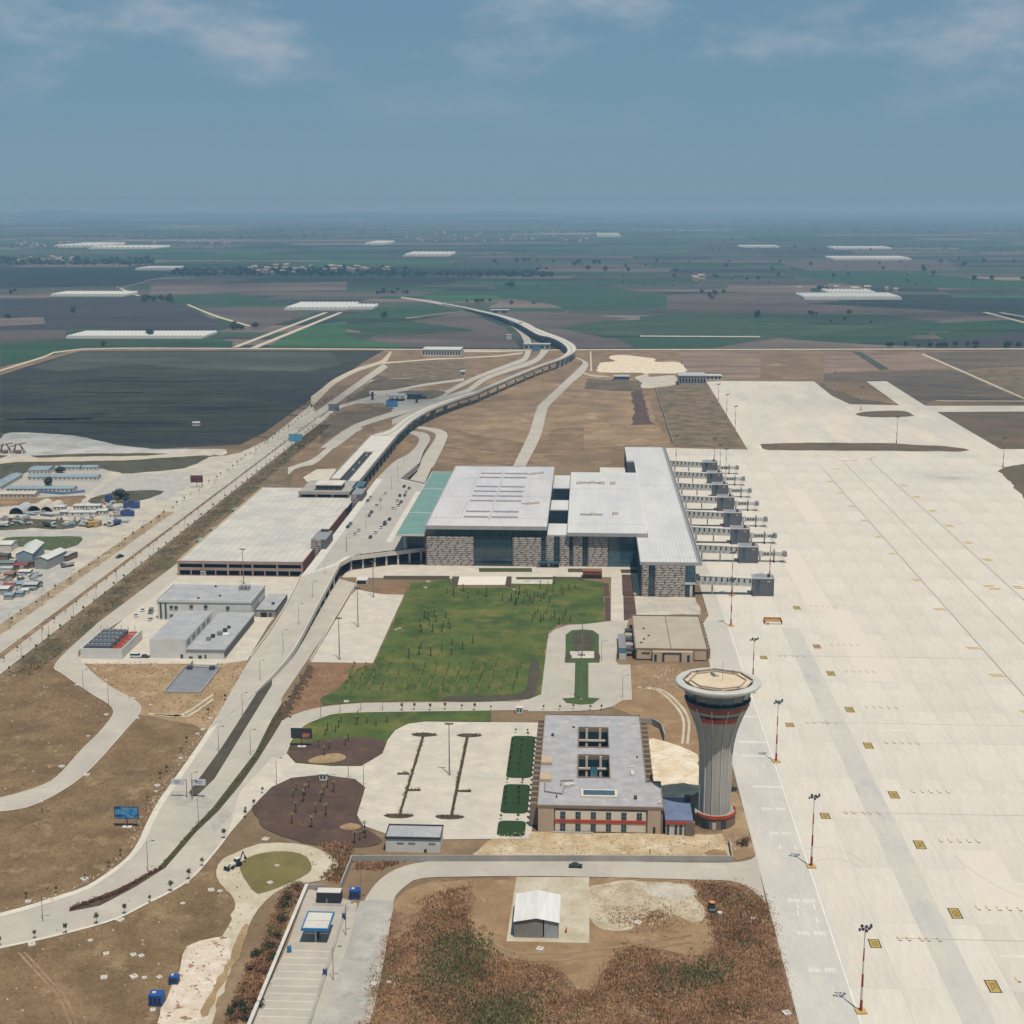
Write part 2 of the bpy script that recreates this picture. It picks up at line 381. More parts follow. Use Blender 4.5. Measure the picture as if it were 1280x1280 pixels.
field('B', [(640, 445), (860, 445), (1150, 470), (880, 505), (1050, 540), (1170, 578), (960, 580), (900, 540), (780, 490)], 4, .08)
field('B', [(890, 505), (1040, 480), (1290, 472), (1290, 535), (1050, 535)], 2, .1)
field('B', [(1100, 545), (1290, 541), (1290, 580), (1180, 580)], 1, .1)
field('C', [(0, 415), (190, 404), (790, 408), (1000, 433), (890, 496), (470, 484), (400, 492), (0, 482)], 2, .08)
field('C', [(0, 486), (400, 490), (240, 521), (0, 522)], 1, .11)
field('C', [(480, 486), (900, 440), (1280, 425), (1280, 455), (900, 470), (870, 500), (720, 503)], 1, .1)
field('C', [(240, 521), (470, 489), (760, 508), (1000, 520)], 5, .12)
field('C', [(0, 345), (520, 330), (560, 372), (1150, 405), (1000, 430), (500, 405), (190, 402), (0, 380)], 4, .07)
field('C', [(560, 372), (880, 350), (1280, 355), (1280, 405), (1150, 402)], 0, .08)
field('C', [(950, 500), (1280, 470), (1280, 521), (980, 521)], 7, .1)
field('C', [(440, 262), (820, 262), (1280, 300), (1280, 330), (700, 310)], 1, .08)
field('C', [(460, 235), (1000, 225), (1080, 262), (560, 262)], 4, .08)
# the land inside the airport fence
field('Z', [(480, 439), (760, 440), (850, 438), (850, 470), (820, 485), (920, 555), (800, 560), (640, 583), (560, 583), (520, 560), (470, 560), (400, 560), (300, 620), (330, 560), (400, 510), (455, 470)], m_dry2, .05)
field('b', [(560, 300), (640, 235), (1280, 200), (1280, 370), (1000, 390), (640, 365)], m_verge, .08)
field('b', [(440, 390), (500, 345), (620, 370), (1280, 340), (1280, 380), (900, 440), (520, 520), (160, 640), (420, 440)], mat('brown_verge', S(116, 100, 78), S(90, 80, 62), S(142, 120, 92), s1=26, s2=3, v=.25), .07)
field('b', [(120, 690), (420, 620), (700, 650), (280, 790), (0, 960), (0, 800)], MATS['brown_verge'], .07)
field('B', [(640, 690), (900, 715), (960, 650), (1180, 700), (1160, 860), (880, 880), (800, 940), (560, 900), (400, 850), (480, 800)], m_scrape, .07)
field('e', [(0, 340), (340, 345), (470, 400), (530, 580), (640, 720), (300, 740), (0, 760)], m_scrape, .09)
field('e', [(340, 350), (420, 330), (480, 560), (530, 585), (340, 590), (370, 500)], m_soil, .12)
field('e', [(20, 255), (430, 270), (440, 330), (340, 345), (0, 330)], MATS['brown_verge'], .11)
field('e', [(520, 320), (890, 305), (1190, 750), (640, 745)], m_verge, .1)
field('e', [(680, 60), (1280, 52), (1280, 250), (1000, 262), (880, 235), (740, 200)], mat('bare_plot', S(152, 128, 106), S(118, 100, 88), S(168, 146, 120), s1=60, s2=6, v=.25, stretch=(.3, 1, 1)), .1)
sheet('limestone_stockpile_ground', G2('e', [(110, 150), (130, 135), (230, 125), (185, 105), (200, 85), (300, 80), (420, 95), (470, 100), (520, 110), (525, 130), (700, 135), (740, 200), (660, 215), (470, 215), (430, 230), (420, 210), (110, 205)]), .14, m_white, sm=3)
sheet('limestone_yard_ground', G2('e', [(430, 225), (470, 218), (480, 240), (660, 230), (680, 290), (520, 318), (420, 320), (420, 280), (370, 245)]), .13, m_sand, sm=3)
field('k', [(0, 110), (180, 105), (420, 218), (0, 238)], mat('pink_plot', S(150, 126, 108), S(120, 100, 88), S(162, 138, 116), s1=50, s2=5, v=.25, stretch=(.3, 1, 1)), .11)
field('k', [(240, 105), (610, 115), (800, 205), (470, 222), (420, 215)], MATS['pink_plot'], .11)
field('k', [(180, 100), (240, 104), (420, 215), (360, 220)], FM[3], .12)
field('k', [(0, 245), (420, 225), (830, 215), (1270, 412), (700, 415), (640, 440), (480, 380), (400, 290), (230, 292), (0, 290)], mat('dark_plot', S(112, 98, 82), S(90, 82, 68), S(130, 110, 92), s1=50, s2=5, v=.25, stretch=(.4, 1, 1)), .11)
field('k', [(640, 105), (1280, 98), (1280, 195), (1000, 205), (900, 225)], MATS['dark_plot'], .12)
field('k', [(900, 225), (1280, 215), (1280, 390)], m_verge, .12)
field('k', [(730, 488), (1280, 486), (1400, 735), (1130, 728)], mat('island_grass', S(98, 86, 64), S(116, 96, 76), S(84, 80, 56), s1=40, s2=4, v=.2), .12)
field('k', [(-20, 300), (60, 345), (230, 400), (480, 440), (230, 440), (80, 402), (-20, 340)], MATS['island_grass'], .13)
# perimeter track and far roads
strip('perimeter_track', G2('Z', [(-20, 469), (50, 447), (98, 436), (300, 435), (640, 437), (760, 436.5), (1300, 435.5)]), G2('Z', [(-20, 470.8), (51, 448.8), (99, 437.3), (300, 436.2), (640, 438.3), (760, 437.7), (1300, 436.9)]), m_track, .16)
strip('farm_road', G2('A', [(860, 578), (1205, 448)]), G2('A', [(885, 578), (1222, 448)]), m_track, .18)
strip('farm_road', G2('A', [(930, 580), (1260, 448)]), G2('A', [(958, 580), (1278, 448)]), m_track, .18)
strip('farm_road', G2('A', [(695, 420), (800, 464), (925, 500)]), G2('A', [(700, 417), (805, 459), (935, 498)]), m_track, .18)
strip('farm_road', G2('A', [(432, 355), (470, 372), (515, 388)]), G2('A', [(440, 352), (480, 369), (522, 386)]), m_track, .18)
strip('farm_road', G2('A', [(432, 357), (520, 338), (580, 322), (720, 318)]), G2('A', [(440, 360), (525, 341), (585, 324), (720, 320)]), FM[6], .18)
strip('farm_road', G2('C', [(1140, 401), (1290, 440)]), G2('C', [(1160, 401), (1290, 435)]), m_track, .18)
strip('farm_road', G2('C', [(1195, 402), (1290, 420)]), G2('C', [(1210, 402), (1290, 416)]), m_track, .18)
strip('farm_track', G2('k', [(620, 118), (880, 230), (1280, 405)]), G2('k', [(640, 116), (900, 228), (1300, 403)]), m_track, .18)
strip('farm_track', G2('k', [(705, 418), (1290, 420)]), G2('k', [(720, 413), (1290, 415)]), m_track, .18)
strip('farm_track', G2('C', [(0, 482), (400, 484)]), G2('C', [(0, 479), (400, 481)]), m_track, .18)
strip('farm_track', G2('B', [(320, 468), (530, 443)]), G2('B', [(320, 472), (540, 445)]), FM[6], .18)
# ------------------------------------------------------------------ left: service yards and the dual carriageway
sheet('yard_ground', G2('Z', [(0, 573), (60, 575), (180, 574), (250, 572), (300, 566), (345, 545), (330, 562), (240, 628), (150, 690), (60, 754), (0, 796)]), .1, m_sand, sm=2)
sheet('quarry_ground', G2('D', [(0, 130), (60, 95), (250, 100), (440, 115), (640, 160), (900, 190), (1280, 190), (1260, 235), (1180, 215), (500, 215), (0, 225)]), .12, mat('grey_white_fill', S(204, 202, 196), S(176, 176, 170), S(150, 148, 140), s1=30, s2=4, v=.16), sm=2)
sheet('dirt_road', G2('D', [(0, 245), (500, 232), (830, 228), (1160, 200), (1280, 190), (1280, 205), (1170, 235), (800, 250), (300, 262), (0, 272)]), .14, m_track)
sheet('weed_patch', G2('D', [(0, 275), (260, 262), (700, 255), (1170, 225), (1180, 245), (1050, 300), (840, 320), (700, 330), (560, 300), (330, 285), (160, 320), (0, 385)]), .15, m_wdark, sm=2)
sheet('weed_patch', G2('D', [(0, 470), (200, 470), (480, 455), (470, 480), (420, 520), (200, 500), (0, 520)]), .15, m_dry2, sm=2)
sheet('weed_patch', G2('D', [(520, 470), (640, 440), (800, 425), (940, 430), (860, 470), (700, 500), (520, 500)]), .15, m_wdark, sm=2)
sheet('weed_patch', G2('D', [(0, 585), (200, 590), (350, 595), (460, 605), (420, 640), (300, 650), (180, 640), (0, 655)]), .15, m_wdark, sm=2)
sheet('grass_patch', G2('D', [(0, 720), (40, 695), (160, 690), (300, 690), (460, 690), (440, 740), (300, 770), (200, 755), (60, 745), (0, 740)]), .15, mat('yard_grass', S(70, 90, 48), S(86, 92, 58), S(100, 98, 70), s1=14, s2=1.5, v=.2), sm=2)
sheet('compound_ground', G2('D', [(0, 340), (160, 310), (330, 285), (640, 300), (560, 400), (480, 455), (200, 468), (0, 470)]), .13, m_road2)
strip('service_track', G2('b', [(-80, 540), (0, 480), (130, 380), (330, 285), (500, 235), (560, 205), (620, 140)]), G2('b', [(-80, 640), (0, 560), (140, 425), (330, 320), (500, 262), (590, 230), (640, 140)]), m_track, .2)
strip('service_track', G2('Z', [(200, 640), (250, 605), (330, 553), (390, 505)]), G2('Z', [(224, 640), (285, 598), (350, 556), (395, 517)]), m_sand, .2)
strip('road_verge', G2('Z', [(-15, 791), (145, 681), (240, 613), (330, 555)]), G2('Z', [(-15, 807), (120, 713), (240, 628), (330, 563)]), mat('tan_verge', S(176, 156, 126), S(140, 122, 98), S(196, 178, 148), s1=8, s2=1, v=.25), .14, sm=0)
strip('dual_carriageway', G2('Z', [(-15, 806), (180, 667.8), (330, 561), (430, 490), (479, 455)]), G2('Z', [(-15, 828), (180, 683.8), (400, 519), (446, 487), (485, 459)]), m_road, .22, sm=0, kerb=m_kerb)
strip('dual_carriageway', G2('Z', [(-15, 837), (180, 688.4), (269, 620), (400, 521)]), G2('Z', [(-15, 855), (180, 702.5), (283, 620), (400, 529)]), m_road, .22, sm=0, kerb=m_kerb)
strip('planted_median', G2('Z', [(-15, 828), (180, 683.8), (400, 519)]), G2('Z', [(-15, 837), (180, 688.4), (400, 521)]), m_dry2, .26, sm=0)
strip('road_bank', G2('Z', [(-15, 855), (180, 702.5), (283, 620), (375, 550)]), G2('Z', [(65, 823), (110, 800), (229, 700), (362, 612)]), m_verge, .2, sm=0)
strip('slip_road', G2('b', [(0, 730), (130, 635), (300, 580), (470, 530), (600, 490)]), G2('b', [(0, 780), (140, 665), (300, 610), (420, 590), (560, 560)]), m_road, .24)
strip('slip_road', G2('b', [(440, 490), (640, 480), (900, 430), (1280, 375)]), G2('b', [(440, 520), (640, 510), (900, 450), (1280, 400)]), m_road, .25)
strip('slip_road', G2('b', [(450, 395), (640, 380), (800, 375)]), G2('b', [(400, 440), (520, 390), (820, 380)]), m_road, .25)
strip('farm_track', G2('b', [(560, 232), (800, 218), (1020, 200), (1280, 195)]), G2('b', [(560, 250), (800, 230), (1060, 212), (1280, 204)]), m_track, .24)
sheet('filling_station_forecourt', G2('b', [(360, 605), (560, 530), (700, 490), (860, 475), (1080, 485), (1130, 510), (980, 590), (860, 640), (700, 660), (560, 600)]), .26, m_road2, sm=2)
sheet('planted_island', G2('b', [(690, 505), (800, 485), (1000, 480), (1120, 505), (1000, 560), (900, 560), (760, 520)]), .3, MATS['brown_verge'], sm=3)
strip('toll_road', G2('d', [(-640, 1010), (-400, 920), (-200, 860), (0, 760), (160, 690), (400, 600), (520, 550), (550, 480)]), G2('d', [(-640, 1060), (-400, 960), (-200, 900), (0, 800), (200, 705), (430, 625), (560, 570), (600, 480)]), m_road, .27)
strip('toll_road', G2('d', [(-640, 1100), (-200, 920), (20, 830), (160, 730), (400, 640), (620, 560), (690, 480)]), G2('d', [(-640, 1150), (-200, 960), (60, 850), (220, 740), (420, 670), (650, 590), (760, 480)]), m_road, .28)
strip('slip_road', G2('b', [(0, 996), (200, 850), (340, 775), (560, 700), (760, 640), (900, 600), (1280, 480)]), G2('b', [(140, 996), (320, 860), (360, 815), (580, 740), (760, 690), (920, 630), (1280, 500)]), m_road, .26)
strip('slip_road', G2('a', [(0, 350), (120, 310), (220, 265), (400, 120), (560, 20)]), G2('a', [(0, 410), (80, 350), (220, 320), (440, 130), (600, 40)]), m_road, .27)
sheet('fork_nose', G2('Z', [(455, 568), (470, 556), (465, 580), (420, 606)]), .2, m_dry2)
strip('motorway', G2('d', [(540, 430), (500, 340), (420, 270), (330, 210), (180, 165), (0, 125), (-300, 60), (-560, 20)]), G2('d', [(610, 430), (560, 340), (470, 265), (360, 200), (220, 160), (0, 95), (-300, 42), (-560, 8)]), m_road2, .28)
strip('cross_road', G2('d', [(0, 500), (300, 500), (540, 490)]), G2('d', [(0, 478), (300, 488), (540, 485)]), m_track, .2)
strip('cross_road', G2('d', [(0, 556), (300, 540), (520, 515)]), G2('d', [(0, 545), (300, 528), (520, 500)]), m_track, .2)
strip('access_track', G2('d', [(650, 996), (860, 790), (1000, 660), (1060, 590), (990, 555)]), G2('d', [(740, 996), (930, 800), (1060, 690), (1105, 600), (1010, 548)]), m_road, .26)
strip('access_track', G2('Z', [(640, 585), (660, 545), (668, 520), (672, 508)]), G2('Z', [(656, 585), (676, 545), (682, 520), (686, 508)]), m_road, .27)
strip('access_track', G2('Z', [(672, 508), (700, 482), (722, 462)]), G2('Z', [(686, 508), (715, 479), (732, 462)]), m_road, .255, sm=0)
strip('access_track', G2('d', [(1060, 680), (1150, 705), (1290, 715)]), G2('d', [(1050, 690), (1150, 717), (1290, 722)]), m_track, .25)
strip('access_track', G2('d', [(1118, 495), (1122, 670)]), G2('d', [(1132, 495), (1140, 670)]), m_track, .25)
strip('dirt_track', G2('F', [(330, 92), (560, 105), (700, 118), (1000, 118)]), G2('F', [(330, 100), (560, 112), (700, 124), (1000, 126)]), m_scrape, .2)
# roads beside and below the car park
sheet('garage_forecourt', G2('Z', [(222, 700), (130, 775), (190, 775), (200, 760), (330, 772), (370, 742), (385, 716), (230, 716)]), .12, m_cpaved)
strip('side_road', G2('Z', [(352, 612), (222, 703), (122, 780)]), G2('Z', [(362, 612), (236, 712), (146, 780)]), m_road, .235, sm=0, kerb=m_kerb)
strip('side_road', [*G2('M', [(460, 0), (265, 185), (300, 240), (430, 330), (535, 405), (480, 500), (390, 590), (270, 720), (180, 770), (0, 822), (-80, 832)])],
      [*G2('M', [(548, 0), (385, 110), (378, 170), (500, 285), (640, 365), (660, 415), (610, 480), (420, 690), (280, 795), (130, 865), (0, 885), (-80, 890)])], m_road, .24, kerb=m_kerb)
sheet('utility_yard', G2('U', [(590, 60), (240, 390), (0, 590), (0, 640), (880, 640), (1030, 620), (1160, 400), (1280, 250), (1280, 100), (640, 100)]), .14, m_cpaved)
sheet('dry_field', G2('M', [(-40, 200), (30, 230), (170, 130), (265, 185), (300, 240), (430, 330), (535, 405), (480, 500), (390, 590), (270, 720), (180, 770), (0, 822), (-40, 825)]), .1, m_dry)
sheet('dry_field', G2('M', [(-40, 890), (0, 885), (130, 865), (280, 795), (420, 690), (610, 480), (660, 415), (700, 430), (900, 470), (980, 500), (810, 745), (740, 860), (700, 979), (690, 1000), (640, 1100), (500, 1190), (260, 1290), (-40, 1360)]), .1, m_dry)
sheet('dirt_yard', G2('M', [(378, 170), (860, 175), (1170, 180), (980, 500), (900, 470), (660, 430), (640, 365), (500, 285)]), .13, mat('trampled_dirt', S(172, 146, 110), S(150, 124, 90), S(196, 174, 140), s1=12, s2=1.5, v=.18))
# ------------------------------------------------------------------ main access road and its islands
road_left = G2('N', [(-40, 545), (0, 535), (130, 500), (270, 455), (400, 410), (520, 335), (600, 270), (650, 200), (690, 110), (750, 0)]) + G2('M', [(810, 745), (980, 500), (1170, 195)])
road_right = G2('Z', [(-12, 1189), (45, 1177), (90, 1166), (143, 1151), (186, 1130), (234, 1104), (262, 1075), (282, 1050), (324, 1000), (340, 984), (364, 973)]) 
AR = strip('access_road', road_left, road_right[:8] + G2('Z', [(300, 1024), (345, 960), (352, 925), (345, 905), (352, 880), (348, 850)]), m_road, .2, kerb=None)
strip('footway', road_left, [(p[0] + 2.4 * (1 if i > 6 else .6), p[1] - (2.2 if i < 8 else 0)) for i, p in enumerate(road_left)], m_kerb, .26)
strip('footway', road_right[:8], [(p[0] - .7, p[1] + 1.0) for p in road_right[:8]], m_kerb, .26)
sheet('car_park_ground', G2('Z', [(284, 1046), (324, 1000), (340, 984), (364, 973)]) + G2('L', [(230, 410), (390, 430), (440, 470), (400, 600), (430, 650), (540, 690), (800, 715), (1215, 712), (1235, 600), (1275, 200), (1260, 165), (720, 160), (640, 170), (580, 200), (545, 245), (520, 310), (420, 370), (280, 370), (110, 355), (70, 310), (40, 330), (0, 330)]) + G2('Z', [(300, 990)]), .19, m_cpaved)
strip('perimeter_road', G2('L', [(-80, 330), (0, 205), (60, 150), (200, 100), (420, 75), (700, 72), (1060, 68), (1280, 50)]), G2('L', [(20, 400), (75, 290), (90, 250), (150, 180), (230, 145), (330, 120), (700, 112), (1030, 108), (1280, 105)]), m_road, .21, kerb=m_kerb)
sheet('forecourt_loop', G2('K', [(0, 800), (75, 770), (95, 600), (115, 430), (150, 400), (230, 373), (330, 368), (440, 355), (575, 345), (560, 400), (515, 470), (500, 580), (520, 600), (585, 600), (595, 800), (540, 805), (480, 840), (400, 860), (200, 868), (0, 868)]), .22, m_road)
LR = strip('lower_road', G2('Z', [(424, 724), (356, 829), (321, 880), (290, 925), (256, 975)]), G2('Z', [(447, 730), (393, 813), (340, 891), (310, 935), (285, 975)]), m_road, .25, sm=0)
sheet('median_bed_ramp_shade', G2('M', [(1280, 222), (1210, 325), (1040, 590), (890, 795), (905, 815), (925, 812), (1010, 730), (1280, 290)]), .32, m_black, thick=.2)  # soil strip whose upper end paints in the shadow under the ramp
sheet('hedge_bed', G2('M', [(1330, 370), (1280, 450), (1200, 610), (1100, 740), (1000, 870), (890, 985)]) + G2('N', [(740, 330), (560, 420), (330, 512), (325, 528), (470, 500), (640, 410), (780, 320)]) + G2('M', [(920, 985), (1030, 880), (1130, 760), (1215, 640), (1290, 520), (1350, 420)]), .34, m_soil2, thick=.2)
sheet('rough_bank', G2('J', [(60, 790), (110, 690), (170, 570), (188, 575), (150, 640), (110, 720), (75, 815), (30, 840)]), .26, m_soil2)
sheet('lawn', G2('J', [(655, 183), (838, 165), (850, 207), (1125, 207), (1140, 165), (1190, 163)]) + G2('h', [(900, 135), (1040, 150), (1040, 430), (730, 430), (680, 470)]) + G2('K', [(115, 440), (95, 600), (75, 770), (0, 798)]) + G2('J', [(1120, 745), (760, 740), (430, 742), (240, 762), (225, 740), (330, 660), (400, 590), (478, 563)]), .16, m_lawn)
sheet('damp_bed', G2('J', [(1225, 548), (1258, 560), (1250, 690), (1190, 735), (1100, 745), (800, 738), (850, 716), (1090, 712), (1190, 690), (1205, 620)]), .2, m_black, sm=2)
sheet('bare_bank', G2('J', [(180, 563), (478, 563), (400, 590), (330, 660), (225, 740), (240, 762), (90, 822), (60, 800), (110, 700)]), .15, mat('brown_bank', S(146, 112, 82), S(128, 98, 70), S(160, 126, 94), s1=10, s2=1.2, v=.2))
sheet('coach_bay', G2('J', [(372, 240), (400, 215), (500, 235), (622, 240), (475, 562), (180, 558)]), .17, m_cpaved)
sheet('bank_soil', G2('J', [(490, 200), (640, 195), (622, 238), (500, 235)]), .19, MATS['brown_bank'])
# front plaza and walks
sheet('front_plaza', [(-139, 815), (-139, 846.5), (31, 848.5), (31, 786), (24, 786), (24, 823), (-18, 823), (-18, 806), (-62, 806), (-62, 815)], .2, m_cpaved)
sheet('walkway', G2('h', [(1088, 60), (1165, 60), (1172, 410), (1085, 410)]), .24, m_cpaved)
for q in ([(1040, 158), (1070, 158), (1076, 240), (1045, 240)], [(1047, 252), (1078, 252), (1083, 402), (1050, 402)], [(1158, 100), (1222, 100), (1240, 240), (1164, 240)], [(1170, 252), (1243, 252), (1256, 370), (1185, 402), (1175, 402)]):
    sheet('planting_bed', G2('h', q), .3, m_soil, thick=.15)
for q in ([(205, 57), (558, 57), (562, 82), (208, 82)], [(800, 60), (925, 60), (925, 84), (800, 84)], [(455, 117), (905, 117), (905, 132), (455, 132)], [(1150, 66), (1270, 66), (1275, 90), (1155, 90)]):
    sheet('planting_bed', G2('h', q), .3, mat('low_planting', S(70, 78, 48), S(84, 80, 56), s1=2, s2=.5, v=.3), thick=.15)
for q in ([(525, 152), (836, 152), (836, 166), (525, 166)], [(848, 155), (882, 155), (874, 200), (846, 205)], [(1105, 155), (1128, 155), (1126, 205), (1098, 195)]):
    sheet('planting_bed', G2('J', q), .3, m_soil2, thick=.15)
sheet('terrace', G2('J', [(882, 156), (1104, 156), (1097, 195), (874, 195)]), .36, mat('pale_paving', S(232, 225, 212), s1=8, s2=1, v=.05), thick=.2)
# forecourt island: lawn with a soil bed and a paved cross walk
isl = sheet('forecourt_island', G2('K', [(215, 520), (215, 430), (250, 405), (310, 400), (370, 405), (405, 430), (405, 520), (410, 590), (345, 590), (345, 790), (410, 795), (370, 825), (300, 830), (220, 820), (195, 795), (265, 790), (270, 590), (210, 590)]), .34, mat('island_lawn', S(76, 96, 46), S(66, 86, 42), s1=6, s2=.6, v=.2), thick=.2)
sheet('soil_bed', G2('K', [(255, 520), (255, 430), (300, 408), (340, 410), (372, 440), (372, 520)]), .37, m_black)
sheet('cross_walk', G2('K', [(240, 525), (378, 525), (378, 565), (240, 565)]), .37, m_cpaved)
sheet('soil_bed', G2('K', [(212, 535), (238, 535), (238, 580), (212, 580)]), .37, m_soil); sheet('soil_bed', G2('K', [(380, 535), (406, 535), (408, 580), (380, 580)]), .37, m_soil)
# car park islands and lawns
def island(c, pts, m, sm=0, z=.34): return sheet('car_park_island', G2(c, pts), z, m, thick=.2, sm=sm)
for q in ([(655, 222), (690, 214), (740, 214), (782, 224), (740, 231), (690, 231)], [(868, 225), (900, 218), (950, 218), (990, 227), (950, 234), (900, 234)],
          [(525, 603), (560, 595), (630, 596), (668, 604), (630, 615), (560, 615)], [(768, 608), (800, 600), (870, 602), (907, 610), (870, 620), (800, 620)]):
    island('L', q, m_soil2, 2)
for q in ([(705, 232), (717, 232), (608, 594), (597, 594)], [(912, 234), (926, 234), (852, 600), (838, 600)], [(590, 402), (648, 402), (646, 411), (590, 411)], [(642, 479), (700, 480), (698, 488), (640, 488)], [(876, 483), (938, 484), (936, 494), (874, 492)]):
    island('L', q, m_soil2)
def rrect(x0, x1, y0, y1, r, tilt=0.0):
    p = []
    for cx_, cy_, a0 in ((x1 - r, y1 - r, 0), (x0 + r, y1 - r, 90), (x0 + r, y0 + r, 180), (x1 - r, y0 + r, 270)):
        for i in range(5): p.append((cx_ + r * math.cos(R(a0 + i * 22.5)), cy_ + r * math.sin(R(a0 + i * 22.5))))
    return p
for (c0, c1) in (((1100, 425), (1245, 230)), ((1073, 592), (1221, 458)), ((1056, 700), (1202, 630))):
    a, b = C('L', *c0), C('L', *c1); a2 = C('L', c1[0] - 16, c0[1])
    sheet('parterre_lawn', rrect(a[0] - .0, b[0] - .4, a[1], b[1], 2.2), .34, m_lawn2, thick=.2)
sheet('roundabout_planting', G2('L', [(75, 310), (90, 250), (150, 180), (230, 145), (330, 120), (700, 113), (1030, 109), (1030, 160), (720, 158), (640, 168), (580, 198), (545, 242), (520, 308), (420, 366), (280, 366), (112, 352)]), .3, m_lawn, thick=.2)
sheet('topsoil_patch', G2('L', [(80, 310), (100, 262), (200, 255), (330, 235), (480, 240), (530, 260), (516, 308), (420, 362), (280, 362), (115, 348)]), .32, m_soil, sm=2)
sheet('bare_patch', G2('L', [(170, 345), (230, 320), (310, 310), (350, 330), (300, 352), (200, 358)]), .34, MATS['trampled_dirt'], sm=3)
sheet('topsoil_patch', G2('L', [(-150, 500), (-40, 460), (90, 428), (230, 414), (390, 432), (438, 470), (400, 600), (440, 660), (520, 720), (440, 750), (200, 740), (0, 680), (-60, 640), (-100, 560)]), .2, m_soil, sm=2)
# ------------------------------------------------------------------ lower middle: building plots and perimeter road
sheet('building_plot', G2('I', [(-60, 960), (120, 960), (960, 975), (1130, 960), (1140, 1090), (-80, 1095), (-200, 1075)]), .15, mat('building_site', S(206, 188, 156), S(178, 152, 114), S(224, 212, 190), s1=9, s2=1, v=.18))
sheet('building_plot', G2('I', [(600, 125), (820, 120), (960, 300), (960, 560), (900, 720), (760, 780), (650, 720), (650, 400), (500, 340)]), .12, mat('site_dirt', S(160, 132, 98), S(142, 114, 82), S(178, 150, 116), s1=12, s2=1.2, v=.2))
sheet('limestone_fill', G2('I', [(660, 500), (770, 510), (900, 560), (935, 600), (935, 760), (760, 790), (700, 700), (665, 640)]), .2, m_white, sm=2)
for off in (0, 26): strip('wheel_track', G2('I', [(620 + off, 240), (720 + off, 255), (800 + off, 320), (850 + off, 400), (845 + off, 520)]), G2('I', [(632 + off, 236), (730 + off, 250), (812 + off, 315), (864 + off, 400), (858 + off, 520)]), m_track, .17)
sheet('apron_edge_planting', G2('R', [(20, 430), (60, 380), (95, 480), (140, 640), (60, 660), (10, 560)]), .16, m_scrape)
sheet('lower_field', G2('Q', [(-300, 640), (60, 240), (100, 200), (200, 140), (440, 132), (940, 140), (1100, 150), (1190, 200), (1290, 640)]), .1, m_weed)
sheet('bare_clearing', G2('Q', [(80, 200), (180, 150), (430, 140), (660, 140), (940, 145), (1000, 220), (1030, 330), (1000, 370), (760, 340), (680, 450), (620, 470), (580, 420), (400, 380), (320, 330), (300, 260), (320, 190), (190, 200), (150, 240), (90, 240)]), .13, MATS['site_dirt'], sm=2)
sheet('rubble_patch', G2('Q', [(660, 160), (900, 150), (1000, 240), (960, 270), (860, 230), (780, 290), (700, 290), (660, 260)]), .16, mat('grey_rubble', S(206, 192, 166), S(172, 156, 130), S(188, 186, 176), s1=6, s2=.8, v=.25), sm=2)
sheet('shed_yard', G2('Q', [(440, 135), (655, 135), (656, 330), (410, 325)]), .18, mat('old_concrete', S(204, 194, 174), S(184, 172, 148), s1=8, s2=1, v=.12), thick=.1)
pr = strip('site_road', G2('O', [(640, 980), (700, 700), (760, 420), (790, 330), (860, 240), (960, 180), (1100, 150), (1280, 145)]) + G2('Q', [(700, 88), (1080, 92), (1150, 70)]), G2('O', [(800, 980), (850, 800), (905, 500), (930, 340), (980, 280), (1060, 235), (1280, 226)]) + G2('Q', [(440, 132), (640, 134), (940, 142), (1100, 152), (1180, 215)]), m_road, .21)
sheet('asphalt_patch', G2('O', [(640, 560), (730, 450), (760, 350), (880, 345), (930, 360), (900, 480), (860, 620), (830, 760), (770, 980), (580, 980), (600, 860)]), .235, m_asph, sm=2)
sheet('fuel_yard', G2('O', [(500, 285), (690, 340), (745, 360), (735, 440), (690, 600), (640, 740), (570, 980), (220, 980), (300, 780), (400, 560)]), .24, mat('fuel_yard_concrete', S(192, 184, 170), S(180, 173, 162), s1=8, s2=1.5, v=.06))
sheet('loop_track', G2('O', [(40, 200), (70, 140), (130, 110), (260, 60), (440, 60), (560, 90), (650, 150), (630, 200), (590, 240), (420, 270), (330, 310), (250, 390), (200, 480), (130, 640), (40, 900), (0, 980), (-150, 980), (-60, 860), (0, 680), (60, 540), (120, 440), (130, 340), (60, 260)]), .17, m_track, sm=2)
sheet('white_fill', G2('N', [(880, 690), (1010, 650), (1090, 660), (1060, 800), (1000, 900), (930, 1054), (740, 1054), (800, 900), (850, 780)]), .19, mat('white_rubble', S(226, 214, 198), S(206, 188, 168), S(150, 116, 88), s1=5, s2=.8, v=.16, lo3=.58, hi3=.64), sm=2)
sheet('dirt_track', G2('O', [(170, 480), (205, 470), (170, 580), (80, 760), (0, 920), (-40, 900), (40, 760), (120, 590)]), .21, MATS['trampled_dirt'], sm=2)
sheet('grass_island', G2('O', [(160, 190), (200, 130), (330, 100), (460, 110), (515, 160), (500, 210), (380, 270), (280, 305), (230, 300)]), .24, mat('dry_lawn', S(128, 116, 68), S(110, 104, 58), s1=8, s2=.8, v=.2), sm=3)
sheet('lower_left_field', G2('N', [(-40, 705), (0, 700), (340, 625), (540, 570), (700, 490), (880, 390), (1000, 270), (1010, 350), (1075, 440), (1060, 560), (1000, 640), (880, 690), (840, 780), (790, 900), (720, 1080), (-40, 1080)]), .12, m_dry)
for off in (0, 30): strip('wheel_track', G2('N', [(80 + off, 720), (180 + off, 830), (270 + off, 930), (330 + off, 1070)]), G2('N', [(92 + off, 716), (194 + off, 828), (284 + off, 928), (345 + off, 1070)]), m_scrape, .15)
